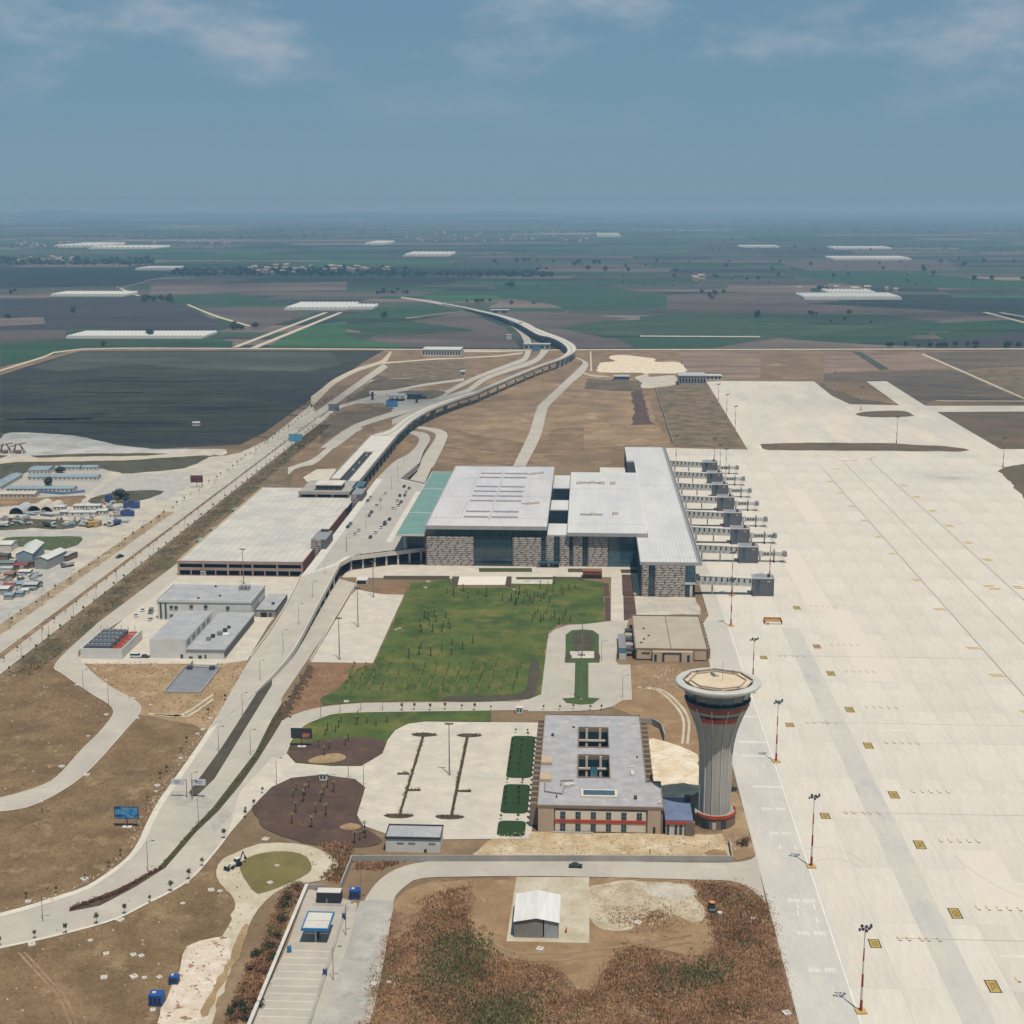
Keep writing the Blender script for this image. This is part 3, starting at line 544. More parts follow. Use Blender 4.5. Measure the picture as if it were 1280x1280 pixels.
# ------------------------------------------------------------------ apron
apron_px = [(57.3, 200), (57.3, 560), (58.5, 650), (61, 730), (65, 745), (65, 1283)]
apron = sheet('apron', apron_px + G2('e', [(600, 757), (900, 765), (1190, 770), (890, 275), (1000, 270)]) + G2('C', [(580, 632), (640, 680), (700, 708), (860, 711)]) + G2('k', [(482, 443), (270, 292), (400, 290), (650, 448), (1500, 447), (1500, 485), (722, 486), (1130, 728), (1500, 745)]) + [(760, 1300), (760, 200)], .25, m_conc)
sheet('island_grass', G2('k', [(200, 505), (240, 490), (300, 484), (420, 480), (510, 482), (580, 510), (480, 520), (300, 521)]), .38, MATS['island_grass'], sm=2)
sheet('island_grass', G2('H', [(-40, 62), (200, 55), (600, 58), (880, 72), (980, 84), (1010, 93), (960, 100), (500, 96), (0, 92), (-25, 86)]), .38, MATS['island_grass'])
sheet('island_grass', G2('k', [(1110, 868), (1150, 845), (1280, 820), (1500, 830), (1500, 1200), (1290, 1050), (1160, 905)]), .38, MATS['island_grass'])
sheet('service_yard_ground', G2('G', [(335, 940), (620, 945), (685, 950), (715, 1045), (330, 1050)]), .22, m_sand)
sheet('far_apron', [(66, 1246), (163, 1246), (430, 1246), (430, 1300)] + G2('k', [(1130, 726), (722, 488), (1500, 483), (1500, 449), (650, 450), (398, 292), (274, 294), (482, 445)]) + G2('C', [(860, 713), (700, 710), (640, 683), (580, 635)]) + G2('e', [(1000, 273), (893, 278), (1193, 772), (900, 767), (602, 759)]), .265, mat('far_concrete', S(220, 211, 195), S(202, 197, 187), S(226, 213, 192), s1=34, s2=5, v=.08, stretch=(1, .2, 1)))
rs = random.Random(5)
xs = [57.6 + 15 * i for i in range(24)]; n = 0
slab_me = {}
ys = [296 + 38 * j for j in range(26)]
for i in range(23):
    for j in range(25):
        x0, x1, y0, y1 = xs[i] + .08, xs[i + 1] - .08, ys[j] + .06, ys[j + 1] - .06
        if (x0 < 66 and y1 > 640) or y0 < 330 - .0 and False: continue
        if x0 > 0.40 * y0 - 10 - 0.02 * y0: continue                       # out of frame
        key = (round(x1 - x0, 2), round(y1 - y0, 2))
        if key not in slab_me: slab_me[key] = MB().box(0, key[0], 0, key[1], 0, .03).mesh('concrete_slab', m_slab)
        link('concrete_slab', slab_me[key], apron, loc=(x0, y0, .25)); n += 1
print('slabs', n)
m_wpaint = flat('white_paint', S(236, 234, 226), rough=.7); m_ypaint = mat('yellow_paint', S(198, 168, 84), S(186, 160, 92), s1=3, s2=.5, v=.12); m_kpaint = flat('black_paint', S(72, 66, 52), rough=.8)
m_line = flat('guide_line', S(150, 142, 134), rough=.8); m_faint = flat('faint_line', S(200, 188, 166), rough=.8)
def marking(pts, m, z=.292, parent=None, name='painted_marking'): return sheet(name, pts, z, m, parent=parent or apron)
strip('grey_apron_strip', [(100.1, 250, .292), (100.1, 724, .292)], [(108.8, 250, .292), (108.8, 724, .292)], m_strip, sm=0, parent=apron)
def line(a, b, w, m, z=.296):
    a, b = Vector(a[:2]), Vector(b[:2]); d = (b - a).normalized(); q = Vector((-d.y, d.x)) * w / 2
    return MB().quad((*(a - q), z), (*(b - q), z), (*(b + q), z), (*(a + q), z)).build('painted_line', m, apron)

def text_mesh(txt, size, m, ext=0.0, bold=0.0):
    key = (txt, size, m.name, ext)
    if key in TXT: return TXT[key]
    cu = bpy.data.curves.new('lettering', 'FONT'); cu.body = txt; cu.size = size; cu.align_x = 'CENTER'; cu.align_y = 'CENTER'; cu.extrude = ext; cu.offset = bold; cu.resolution_u = 3
    ob = bpy.data.objects.new('lettering', cu); COL.objects.link(ob)
    dg = bpy.context.evaluated_depsgraph_get(); me = bpy.data.meshes.new_from_object(ob.evaluated_get(dg))
    bpy.data.objects.remove(ob); me.materials.clear(); me.materials.append(m); TXT[key] = me; return me
TXT = {}
def lettering(txt, size, m, loc, rz=0.0, parent=None, sx=1.0, sy=1.0, rx=0.0, name='lettering', bold=0.0):
    o = link(name, text_mesh(txt, size, m, bold=bold), parent, loc=loc); o.rotation_euler = (rx, 0, rz); o.scale = (sx, sy, 1); return o
def rect(x0, x1, y0, y1, m, z=.296, name='painted_marking'): return MB().quad((x0, y0, z), (x1, y0, z), (x1, y1, z), (x0, y1, z)).build(name, m, apron)
rect(57.7, 73.3, 250, 640, mat('service_lane_concrete', S(209, 204, 195), S(197, 194, 188), S(216, 208, 194), s1=12, s2=1.2, v=.08, stretch=(1, .3, 1)), .288, 'service_lane')
line((73.6, 250), (73.6, 735), .45, m_wpaint)
m_rub = mat('rubber_marks', S(182, 178, 170), S(202, 196, 186), s1=3, s2=.5, v=.1)
for k, (x, y, rr_, a0, a1) in enumerate(((80, 440, 14, 20, 150), (82, 436, 11, 40, 170), (66, 430, 9, 200, 300), (128, 540, 30, 60, 110), (160, 480, 40, 200, 250), (140, 620, 24, 10, 90))):
    pts = [(x + rr_ * math.cos(R(a0 + (a1 - a0) * i / 10)), y + rr_ * 1.6 * math.sin(R(a0 + (a1 - a0) * i / 10))) for i in range(11)]
    for a, b in zip(pts, pts[1:]): line(a, b, .28, m_rub, .2935)
for x in (192.2, 214.6, 238.3): line((x, 560), (x, 1180 if x < 200 else 1215), .45, m_line)
for x, cxx in ((192.2, 20), (214.6, 24), (238.3, 24)):                     # lead-in curves at the far end
    y0 = 1180 if x < 200 else 1215
    pts = [(x - 12 * (1 - math.cos(t)) * (1 if x < 230 else -1), y0 + 38 * math.sin(t)) for t in [i * math.pi / 14 for i in range(8)]]
    for a, b in zip(pts, pts[1:]): line(a, b, .4, m_line)
big = [374.6, 417.1, 465.9, 508.5, 558.3, 600.8, 650.2, 692.3, 762.2]; nm = ['305L', '305R', '306L', '306R', '307L', '307R', '308L', '308R', '309L']
for y, t in zip(big, nm):
    if y < 763:
        rect(111.4, 114.8, y - 3.4, y + 3.4, m_kpaint, .296, 'stand_number_panel'); rect(111.75, 114.45, y - 3.0, y + 3.0, m_ypaint, .300, 'stand_number_panel')
        lettering(t, 2.7, m_kpaint, (113.1, y, .304), R(-90), apron, sx=.85)
    for i in range(5):
        x = 120.4 + 3.12 * i; rect(x - .2, x + .2, y + 3.2, y + 5.4, m_ypaint); rect(x + .1, x + 1.0, y + 2.4, y + 3.0, m_kpaint)
    for i in range(12): rect(138 + i * 3.6, 139.6 + i * 3.6, y + 3.9, y + 4.2, m_faint)
    for k in (0, 1): rect(184.6 + k * .8, 191 + k * .8, y + 1.2 - k * 2.2, y + 2.6 - k * 2.2, m_ypaint); lettering('TAXI ' + t[:3], 1.3, m_kpaint, (188 + k * .8, y + 1.9 - k * 2.2, .3), 0, apron) if False else None
for y, t in zip((397.1, 488.3, 580.7, 673.0), ('305', '306', '307', '308')):
    rect(83.6, 86.9, y - 2.6, y + 2.6, m_kpaint, .296, 'stand_number_panel'); rect(83.95, 86.55, y - 2.2, y + 2.2, m_ypaint, .300, 'stand_number_panel')
    lettering(t, 2.5, m_kpaint, (85.2, y, .304), R(-90), apron, sx=.9)
    for x in (92.5, 95.2, 98.9, 100.8, 104.0): rect(x - .2, x + .2, y + 2.6, y + 4.6, m_ypaint); rect(x + .1, x + 1.0, y + 2.0, y + 2.5, m_kpaint)
    line((92.5, y + 3.6), (176, y + 3.6), .22, m_line)
    for sg in (1, -1):
        pts = [(176 + 40 * i / 8, y + 3.6 + sg * 13 * (i / 8) ** 2 * (1.5 - .5 * i / 8)) for i in range(9)]
        for a, b in zip(pts, pts[1:]): line(a, b, .16, m_faint)
for y in (824, 889.6, 936, 985.8, 1035, 1085, 1130):
    for k in (0, 1): rect(186.6 + k * .6, 191.2 + k * .6, y + 1.4 - k * 3, y + 3.2 - k * 3, m_ypaint)
    rect(240.2, 245.2, y - 12, y - 9.6, m_ypaint); rect(240.8, 245.8, y - 15.4, y - 13.2, m_ypaint)
    line((110, y - 6), (192, y - 6), .15, m_faint)
for x, y in ((214, 1225), (222, 1228), (236, 1236), (200, 1186), (224, 812), (226, 806)): rect(x, x + 6, y, y + 3, m_ypaint)
for y0, t in ((513.9, None), (493.5, '306 305'), (472.7, '306L 305L'), (423.0, '306R 305R'), (402.3, '306 305'), (381.0, '306L 305L')):
    if t: lettering(t, 3.0, m_wpaint, (67.9, y0, .296), 0, apron, sx=.9 if len(t) < 8 else .66, sy=1.15, bold=.05)
    else: rect(62.4, 73.2, y0 - .5, y0 + .5, m_wpaint)
for (x0, x1, y) in ((119.8, 139.1, 576.4), (131, 150, 437.8), (119.7, 140, 391.5), (120, 140.6, 624), (62, 73, 560), (62, 73, 545), (62.5, 73, 590), (62, 73, 612)): rect(x0, x1, y - .9, y + .9, flat('worn_white_paint', S(228, 224, 212), rough=.8))
for x, y in ((65.5, 413), (70.5, 409), (66, 460), (71, 460), (65.5, 525), (69, 533), (66, 418), (71, 418)): rect(x, x + .4, y, y + 3.5, m_wpaint)
for k, (x0, x1, y0, y1) in enumerate(((126, 140, 640, 760), (119, 132, 760, 900), (124, 137, 420, 462), (150, 164, 980, 1100))):
    rect(x0, x1, y0, y1, mat('new_concrete', S(224, 214, 200), s1=20, s2=2, v=.03), .289, 'new_concrete_panel')

# crop rows in the field darkened for cloud shade, stains and worn patches
cr = MB(); rr = random.Random(4)
for i in range(150):
    yy = 441 + 108 * (i / 150) ** 1.25; x0 = max(-20, 95 - (yy - 438) * 3) + rr.uniform(0, 160); x1 = min(430 - (yy - 470) * 1.15 if yy > 470 else 440, x0 + rr.uniform(60, 320))
    if x1 - x0 < 20: continue
    a, b = P(x0, yy), P(x1, yy + rr.uniform(-.5, .5)); w = 1.0 + rr.random() ** 2 * 9; cr.quad((a[0], a[1], .075), (b[0], b[1], .075), (b[0], b[1] + w, .075), (a[0], a[1] + w, .075))
cr.build('crop_rows', mat('crop_row', (.048, .058, .032), (.030, .030, .020), (.020, .022, .016), s1=60, s2=4, v=.3), kind='stuff')
cr = MB()
for (c, x0, x1, y0, y1, n) in (('A', 20, 850, 400, 500, 26), ('C', 30, 960, 412, 490, 40), ('B', 660, 1280, 350, 428, 40), ('B', 900, 1280, 480, 532, 24), ('A', 10, 850, 556, 578, 14), ('A', 540, 1050, 378, 424, 20), ('C', 570, 1280, 355, 402, 24), ('B', 20, 570, 480, 530, 24), ('k', 20, 1200, 230, 400, 26), ('C', 10, 1270, 235, 330, 60), ('A', 0, 1280, 235, 345, 60), ('B', 0, 1280, 215, 345, 70)):
    for i in range(n):
        yy = rr.uniform(y0, y1); xa = rr.uniform(x0, x1); xb = min(x1, xa + rr.uniform(40, 330)); a, b = C(c, xa, yy), C(c, xb, yy + rr.uniform(-1, 1)); d = a[1] * .0016 * rr.uniform(.4, 2.2)
        z = .16 if c != 'k' else .15
        cr.quad((a[0], a[1], z), (b[0], b[1], z), (b[0], b[1] + d, z), (a[0], a[1] + d, z))
cr.build('crop_rows', mat('crop_row_far', (.020, .034, .024), (.085, .070, .056), (.032, .055, .030), s1=260, s2=20, v=.3, stretch=(.2, 1, 1)), kind='stuff')
m_gpatch = mat('grey_gravel', S(188, 185, 178), S(172, 170, 164), S(204, 198, 186), s1=8, s2=1, v=.16)
ROUGH.add('grey_gravel')
for q in ([(560, 430), (700, 335), (900, 330), (1100, 320), (1050, 360), (930, 420), (820, 425), (640, 440)], [(200, 900), (420, 830), (330, 1000), (210, 1090)], [(0, 660), (400, 655), (640, 670), (460, 690), (160, 688), (0, 690)], [(600, 560), (760, 560), (700, 640), (560, 620)], [(0, 1080), (140, 1060), (200, 1040), (150, 1180), (0, 1260)], [(860, 440), (1080, 350), (1180, 310), (960, 480)]):
    sheet('gravel_patch', G2('D', q), .125, m_gpatch, sm=2)
for q in ([(780, 800), (880, 790), (1000, 830), (980, 870), (900, 860), (820, 850)], [(1000, 940), (1060, 880), (1090, 900), (1010, 979)]):
    sheet('tyre_stain', G2('M', q), .23, mat('tyre_stain', S(168, 163, 154), S(186, 180, 168), s1=4, s2=.6, v=.12), sm=3)

# bay lines in the small car park and on the coach bay
bl = MB()
for (xa, ya), (xb, yb), sgn in (((705, 250), (600, 590), -1), ((716, 250), (612, 590), 1), ((912, 250), (840, 590), -1), ((925, 250), (852, 590), 1), ((1105, 235), (1060, 690), -1)):
    a, b = Vector(C('L', xa, ya)), Vector(C('L', xb, yb)); n_ = int((b - a).length / 2.6)
    for i in range(n_): q = a.lerp(b, i / n_); bl.box(min(q.x, q.x + sgn * 4.8), max(q.x, q.x + sgn * 4.8), q.y - .07, q.y + .07, .20, .204)
bl.build('bay_lines', flat('bay_white', S(230, 226, 216), rough=.8), kind='stuff')
# ================================================================== terminal, car park, forecourt, viaduct
m_roof = mat('white_metal_roof', S(224, 223, 220), S(210, 210, 210), S(228, 225, 218), s1=16, s2=1.5, v=.05, stretch=(1, .25, 1), rough=.5, spec=.4)
m_roof_w = mat('warm_metal_roof', S(220, 217, 217), S(204, 202, 205), S(226, 222, 218), s1=16, s2=1.5, v=.05, stretch=(1, .25, 1), rough=.5, spec=.4)
m_fascia = flat('grey_fascia', S(178, 178, 178), rough=.5)
m_dkgrey = flat('dark_grey_metal', S(70, 74, 80), rough=.5)
m_glass = mat('facade_glass', (.012, .030, .040), (.020, .048, .058), s1=8, s2=3, v=.3, rough=.08, spec=.6)
m_glass_b = mat('blue_glass', (.030, .085, .110), (.020, .060, .085), s1=6, s2=2, v=.25, rough=.1, spec=.6)
m_teal = mat('teal_glass_roof', S(124, 160, 148), S(112, 148, 138), S(138, 170, 158), s1=10, s2=1.5, v=.08, rough=.4, spec=.3)
m_stone = mat('stone_cladding', S(200, 191, 182), S(178, 169, 162), s1=3, s2=.6, v=.1)
m_stone_d = mat('stone_joint', S(112, 104, 100), S(126, 116, 110), s1=3, s2=.6, v=.15)
m_concw = mat('pale_concrete', S(218, 214, 205), S(206, 201, 192), s1=9, s2=1, v=.05)
m_concg = mat('grey_concrete', S(176, 172, 165), S(160, 157, 152), s1=9, s2=1, v=.08)
m_mull = flat('mullion_metal', S(96, 108, 114), rough=.4)
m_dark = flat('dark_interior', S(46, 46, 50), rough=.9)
m_vent = flat('vent_grey', S(150, 152, 156), rough=.5)
m_skyl = mat('skylight_glass', S(176, 176, 182), S(158, 160, 168), s1=2, s2=.6, v=.1, rough=.2)

def cladding(parent, x0, x1, z0, z1, y, course=1.28, seed=1, axis='x'):
    """rough stone courses: proud blocks with slanted ends before a dark joint"""
    back = MB(); fr = MB(); r = random.Random(seed)
    if axis == 'x': back.box(x0, x1, y, y + .3, z0, z1)
    else: back.box(y, y + .3, x0, x1, z0, z1)
    n = int((z1 - z0) / course); ch = (z1 - z0) / n
    for k in range(n):
        za = z0 + k * ch + .26; zb = z0 + (k + 1) * ch - .06; x = x0 - r.random() * 3
        while x < x1:
            L = 3.0 + r.random() * 2.6; sl = 1.3
            a, b = max(x0, x), min(x1, x + L)
            if b - a > .6:
                d = .12 + r.random() * .22; a2, b2 = min(a + sl, b - .2), min(b + sl * .3, x1)
                vs = [(a, -d, za), (b, -d, za), (b2, -d, zb), (a2, -d, zb), (a, 0, za), (b, 0, za), (b2, 0, zb), (a2, 0, zb)]
                vs = [(p[0], y + p[1], p[2]) if axis == 'x' else (y + p[1], p[0], p[2]) for p in vs]
                fr.add(vs, [(0, 1, 2, 3), (0, 4, 5, 1), (1, 5, 6, 2), (2, 6, 7, 3), (3, 7, 4, 0)])
            x += L + .12 + r.random() * .35
    w = back.build('stone_wall', m_stone_d, parent)
    fr.build('stone_courses', m_stone, w, kind='stuff')
    return w
def glazing(parent, x0, x1, z0, z1, y, px=2.4, pz=3.2, m=None, axis='x', name='glazing'):
    g = MB(); q = MB()
    nx = max(1, round((x1 - x0) / px)); nz = max(1, round((z1 - z0) / pz))
    def bx(mb, a, b, d0, d1, c, e):
        mb.box(a, b, y + d0, y + d1, c, e) if axis == 'x' else mb.box(y + d0, y + d1, a, b, c, e)
    bx(g, x0, x1, 0, .2, z0, z1)
    for i in range(nx + 1): x = x0 + (x1 - x0) * i / nx; bx(q, x - .07, x + .07, -.12, -.01, z0, z1)
    for i in range(nz + 1): z = z0 + (z1 - z0) * i / nz; bx(q, x0, x1, -.10, -.012, z - .08, z + .08)
    o = g.build(name, m or m_glass, parent); q.build('mullions', m_mull, o); return o

T = thing('terminal_building', 'wide airport terminal with white metal roofs and striped stone walls', 'building', (-10, 846, 0))
# main hall
MB().box(-93.6, -23.2, 847.2, 1044, 0, 22.7).build('hall_core', m_dark, T)
cladding(T, -93.8, -65.6, 0, 18, 846.0, seed=1); cladding(T, -42.5, -25.6, 0, 18, 846.2, seed=2)
glazing(T, -65.6, -42.5, 0, 18, 846.6); glazing(T, -93.8, -23, 18.05, 22.8, 847.0, px=3.5, pz=4.7)
glazing(T, -25.5, -23.1, 0, 18, 846.8)
cladding(T, 846.4, 1044, 8, 18, -93.95, seed=3, axis='y'); MB().box(-93.9, -93.55, 846.4, 1044, 18, 22.7).build('side_wall', m_concg, T)
gb = MB(); gb.box(-64.5, -43.5, 846.05, 846.5, 3.6, 5.0); gb.box(-62, -46, 845.6, 846.4, 5.0, 5.3); gb.build('entrance_lintel', m_glass_b, T)
rf = MB().box(-93.4, -22.4, 845.0, 1048.5, 22.75, 24.4).build('roof', m_roof_w, T)
fb = MB(); fb.box(-94.0, -22.0, 844.4, 845.0, 22.7, 24.9); fb.box(-94.0, -93.4, 845.0, 1048.5, 22.7, 24.9); fb.box(-22.4, -22.0, 845.0, 1048.5, 22.7, 24.9); fb.box(-94.0, -22.0, 1048.5, 1049, 22.7, 24.9)
fb.build('roof_fascia', m_fascia, T)
sm = MB()
for i in range(1, 36): x = -93.4 + i * 1.97; sm.box(x - .05, x + .05, 845.2, 1048.3, 24.4, 24.46)
for y in (869, 936.4, 1001): sm.box(-93.2, -22.6, y - .12, y + .12, 24.4, 24.5)
sm.box(-57.6, -57.3, 862, 1030, 24.4, 24.62); sm.box(-75.2, -75.0, 862, 1030, 24.4, 24.5)
sm.build('roof_seams', m_fascia, rf, kind='stuff')
for y in (1019.2, 1003.6, 969.6, 953.1, 937.0, 921.2, 887.5, 871.6):
    for a, b in ((-73.3, -58.3), (-56.6, -40.6)):
        MB().box(a, b, y - 1.0, y + 1.0, 24.4, 25.1).build('skylight', m_skyl, rf)
for x, y in ((-30.8, 1022), (-36, 1018), (-30.5, 915), (-35.2, 913)):
    u = MB().box(x - 1.6, x + 1.6, y - 2, y + 2, 24.4, 26.2).build('air_handling_unit', m_concw, rf)
    MB().box(x - 5, x - 1.65, y - .5, y + .5, 24.4, 25).build('duct', m_fascia, u)
# teal glass canopy over the departures kerb
cp = MB()
for a, b in ((842, 905), (906, 985), (986, 1051)): MB().box(-111, -94.2, a, b, 19.3, 19.7).build('canopy_panel', m_teal, T)
fr = MB(); fr.box(-111.3, -94.2, 841.4, 842, 19.0, 19.9); fr.box(-111.4, -111, 842, 1051, 19.0, 19.9); fr.box(-111, -94.2, 905, 906, 19.2, 19.76); fr.box(-111, -94.2, 985, 986, 19.2, 19.76); fr.box(-111.4, -94.2, 1051, 1051.4, 19, 19.9)
fr.build('canopy_frame', m_concw, T)
for i in range(9):
    y = 850 + i * 24; MB().cone(-107, y, 8, 19.2, .45, .45, 10).build('canopy_column', m_concw, T)
glazing(T, 846, 1040, 8.2, 17.9, -94.6, px=6, pz=3.2, axis='y')
glazing(T, -106, -94.7, 8.2, 18.5, 856, px=2.3, pz=3.4, m=m_glass_b)
# link with two light wells
for a, b in ((848.6, 880), (922, 953), (995.5, 1044)):
    MB().box(-22, -10.4, a, b, 0, 18.6).build('link_block', m_concw, T); MB().box(-22, -10.4, a, b, 18.6, 19.2).build('link_roof', m_roof, T)
for a, b in ((880, 922), (953, 995.5)):
    w = MB().box(-22, -10.4, a, b, 0, 7.5).build('light_well', m_dark, T)
    glazing(w, -21.9, -10.5, 7.5, 18.5, b - .3, px=2.4, pz=3.6)
    for i in range(4): MB().box(-20.5 + i * 3, -19 + i * 3, a + 2, a + 4, 7.5, 9.2).build('rooftop_plant', m_vent, w)
cladding(T, -23.0, -18.1, 0, 18.4, 847.4, seed=4); cladding(T, -14.8, -9.0, 0, 18.4, 847.4, seed=5)
glazing(T, -18.1, -14.8, 0, 18.4, 847.9, px=1.6); glazing(T, -9.0, -7.0, 0, 18.4, 848.2, px=1.2)
po = MB(); po.box(-27.5, -14.5, 843.5, 847.2, 3.3, 3.7); po.build('porch_roof', m_glass_b, T)
for x in (-27.2, -21, -14.8): MB().box(x, x + .25, 843.6, 843.9, 0, 3.3).build('porch_post', m_concw, T)
# east hall
MB().box(-10.2, 36.8, 850, 1043, 0, 19.2).build('hall_core', m_dark, T)
cladding(T, -7.0, -1.2, 0, 18.4, 847.6, seed=6); cladding(T, 1.9, 13.7, 0, 18.4, 847.8, seed=7)
glazing(T, -1.2, 1.9, 0, 18.4, 848.2, px=1.5); glazing(T, 13.7, 31.0, 0, 19.2, 848.4, px=2.4, pz=3.2, m=m_glass_b); glazing(T, -10, 31, 18.4, 19.2, 848.6, px=3, pz=.8)
rf2 = MB().box(-10.0, 36.9, 845.6, 1048, 19.25, 20.9).build('roof', m_roof, T)
fb = MB(); fb.box(-10.4, 37.2, 845.0, 845.6, 19.2, 21.3); fb.box(-10.4, -10.0, 845.6, 1048, 19.2, 21.3); fb.box(36.9, 37.2, 845.6, 851, 19.2, 21.3); fb.build('roof_fascia', m_fascia, T)
sm = MB()
for i in range(1, 24): x = -10 + i * 1.96; sm.box(x - .05, x + .05, 845.8, 1047.8, 20.9, 20.96)
for y in (872, 985): sm.box(-9.9, 36.9, y - .1, y + .1, 20.9, 20.98)
sm.build('roof_seams', m_fascia, rf2, kind='stuff')
for x, y, l in ((4.8, 1005, 1), (19.1, 1003, 0), (5.1, 898, 1), (19.1, 901, 0), (-4, 1003, 0), (12, 1003, 0)):
    u = MB().box(x - 1.7, x + 1.7, y - 2.4, y + 2.4, 20.9, 23).build('air_handling_unit', m_concw, rf2)
    if l: MB().box(x - 8, x - 1.75, y - .9, y + .5, 20.9, 21.8).build('duct', m_fascia, u); MB().box(x + 1.75, x + 6, y - .9, y + .5, 20.9, 21.8).build('duct', m_fascia, u)
MB().box(11.2, 30.8, 1048.2, 1120, 0, 11.8).build('rear_block', m_concw, T)
# pier
MB().box(31.4, 60.6, 784, 1172, 0, 17.5).build('pier_core', m_dark, T)
cladding(T, 31.2, 35.1, 0, 17.5, 782.4, seed=8); cladding(T, 38.4, 55.0, 0, 17.5, 782.4, seed=9)
glazing(T, 35.1, 38.4, 0, 17.5, 782.9, px=1.6); glazing(T, 55.0, 60.5, 8.2, 17.5, 782.8, px=1.8, m=m_glass_b); glazing(T, 55.0, 57.6, 0, 7, 783.0, px=1.3)
MB().box(55, 60.7, 782.3, 783.9, 7, 8.15).build('floor_band', m_concw, T); MB().box(57.7, 59.2, 782.6, 783.9, 0, 7).build('corner_pier', m_concw, T)
glazing(T, 784, 848, 0, 17.4, 31.0, px=4, pz=3.5, m=m_glass_b, axis='y')
pts = [(30.8, 783.6), (63.6, 783.6), (63.6, 1174), (31.5, 1174), (31.5, 1110), (37.8, 1110), (37.8, 1069), (37.0, 1069), (37.0, 851), (30.8, 851)]
rf3 = MB(); rf3.box(30.8, 36.9, 783.6, 845, 17.6, 19.0); rf3.box(36.95, 61.6, 783.6, 1174, 17.6, 19.0); rf3.box(31.5, 36.9, 1110, 1174, 17.6, 19.0)
rf3 = rf3.build('pier_roof', m_roof, T)
fb = MB(); fb.box(30.4, 64.2, 783.0, 783.6, 17.5, 19.3); fb.box(30.4, 30.8, 783.6, 845, 17.5, 19.3); fb.box(63.8, 64.2, 783.6, 1174, 17.5, 19.3); fb.box(61.7, 62.1, 783.8, 1173, 18.2, 19.5); fb.box(31.2, 64.2, 1174, 1174.5, 17.5, 19.3)
fb.build('roof_fascia', m_fascia, T)
MB().box(62.15, 63.75, 783.7, 1173.9, 18.0, 18.4).build('roof_gutter', m_vent, T)
sm = MB()
for i in range(1, 13): x = 37 + i * 1.96; sm.box(x - .05, x + .05, 784, 1173, 19.0, 19.06)
for y in (796, 1010): sm.box(37, 61.6, y - .1, y + .1, 19.0, 19.08)
sm.build('roof_seams', m_fascia, rf3, kind='stuff')
MB().box(31.6, 37.6, 1070, 1109.5, 0, 8).build('light_well', m_dark, T)

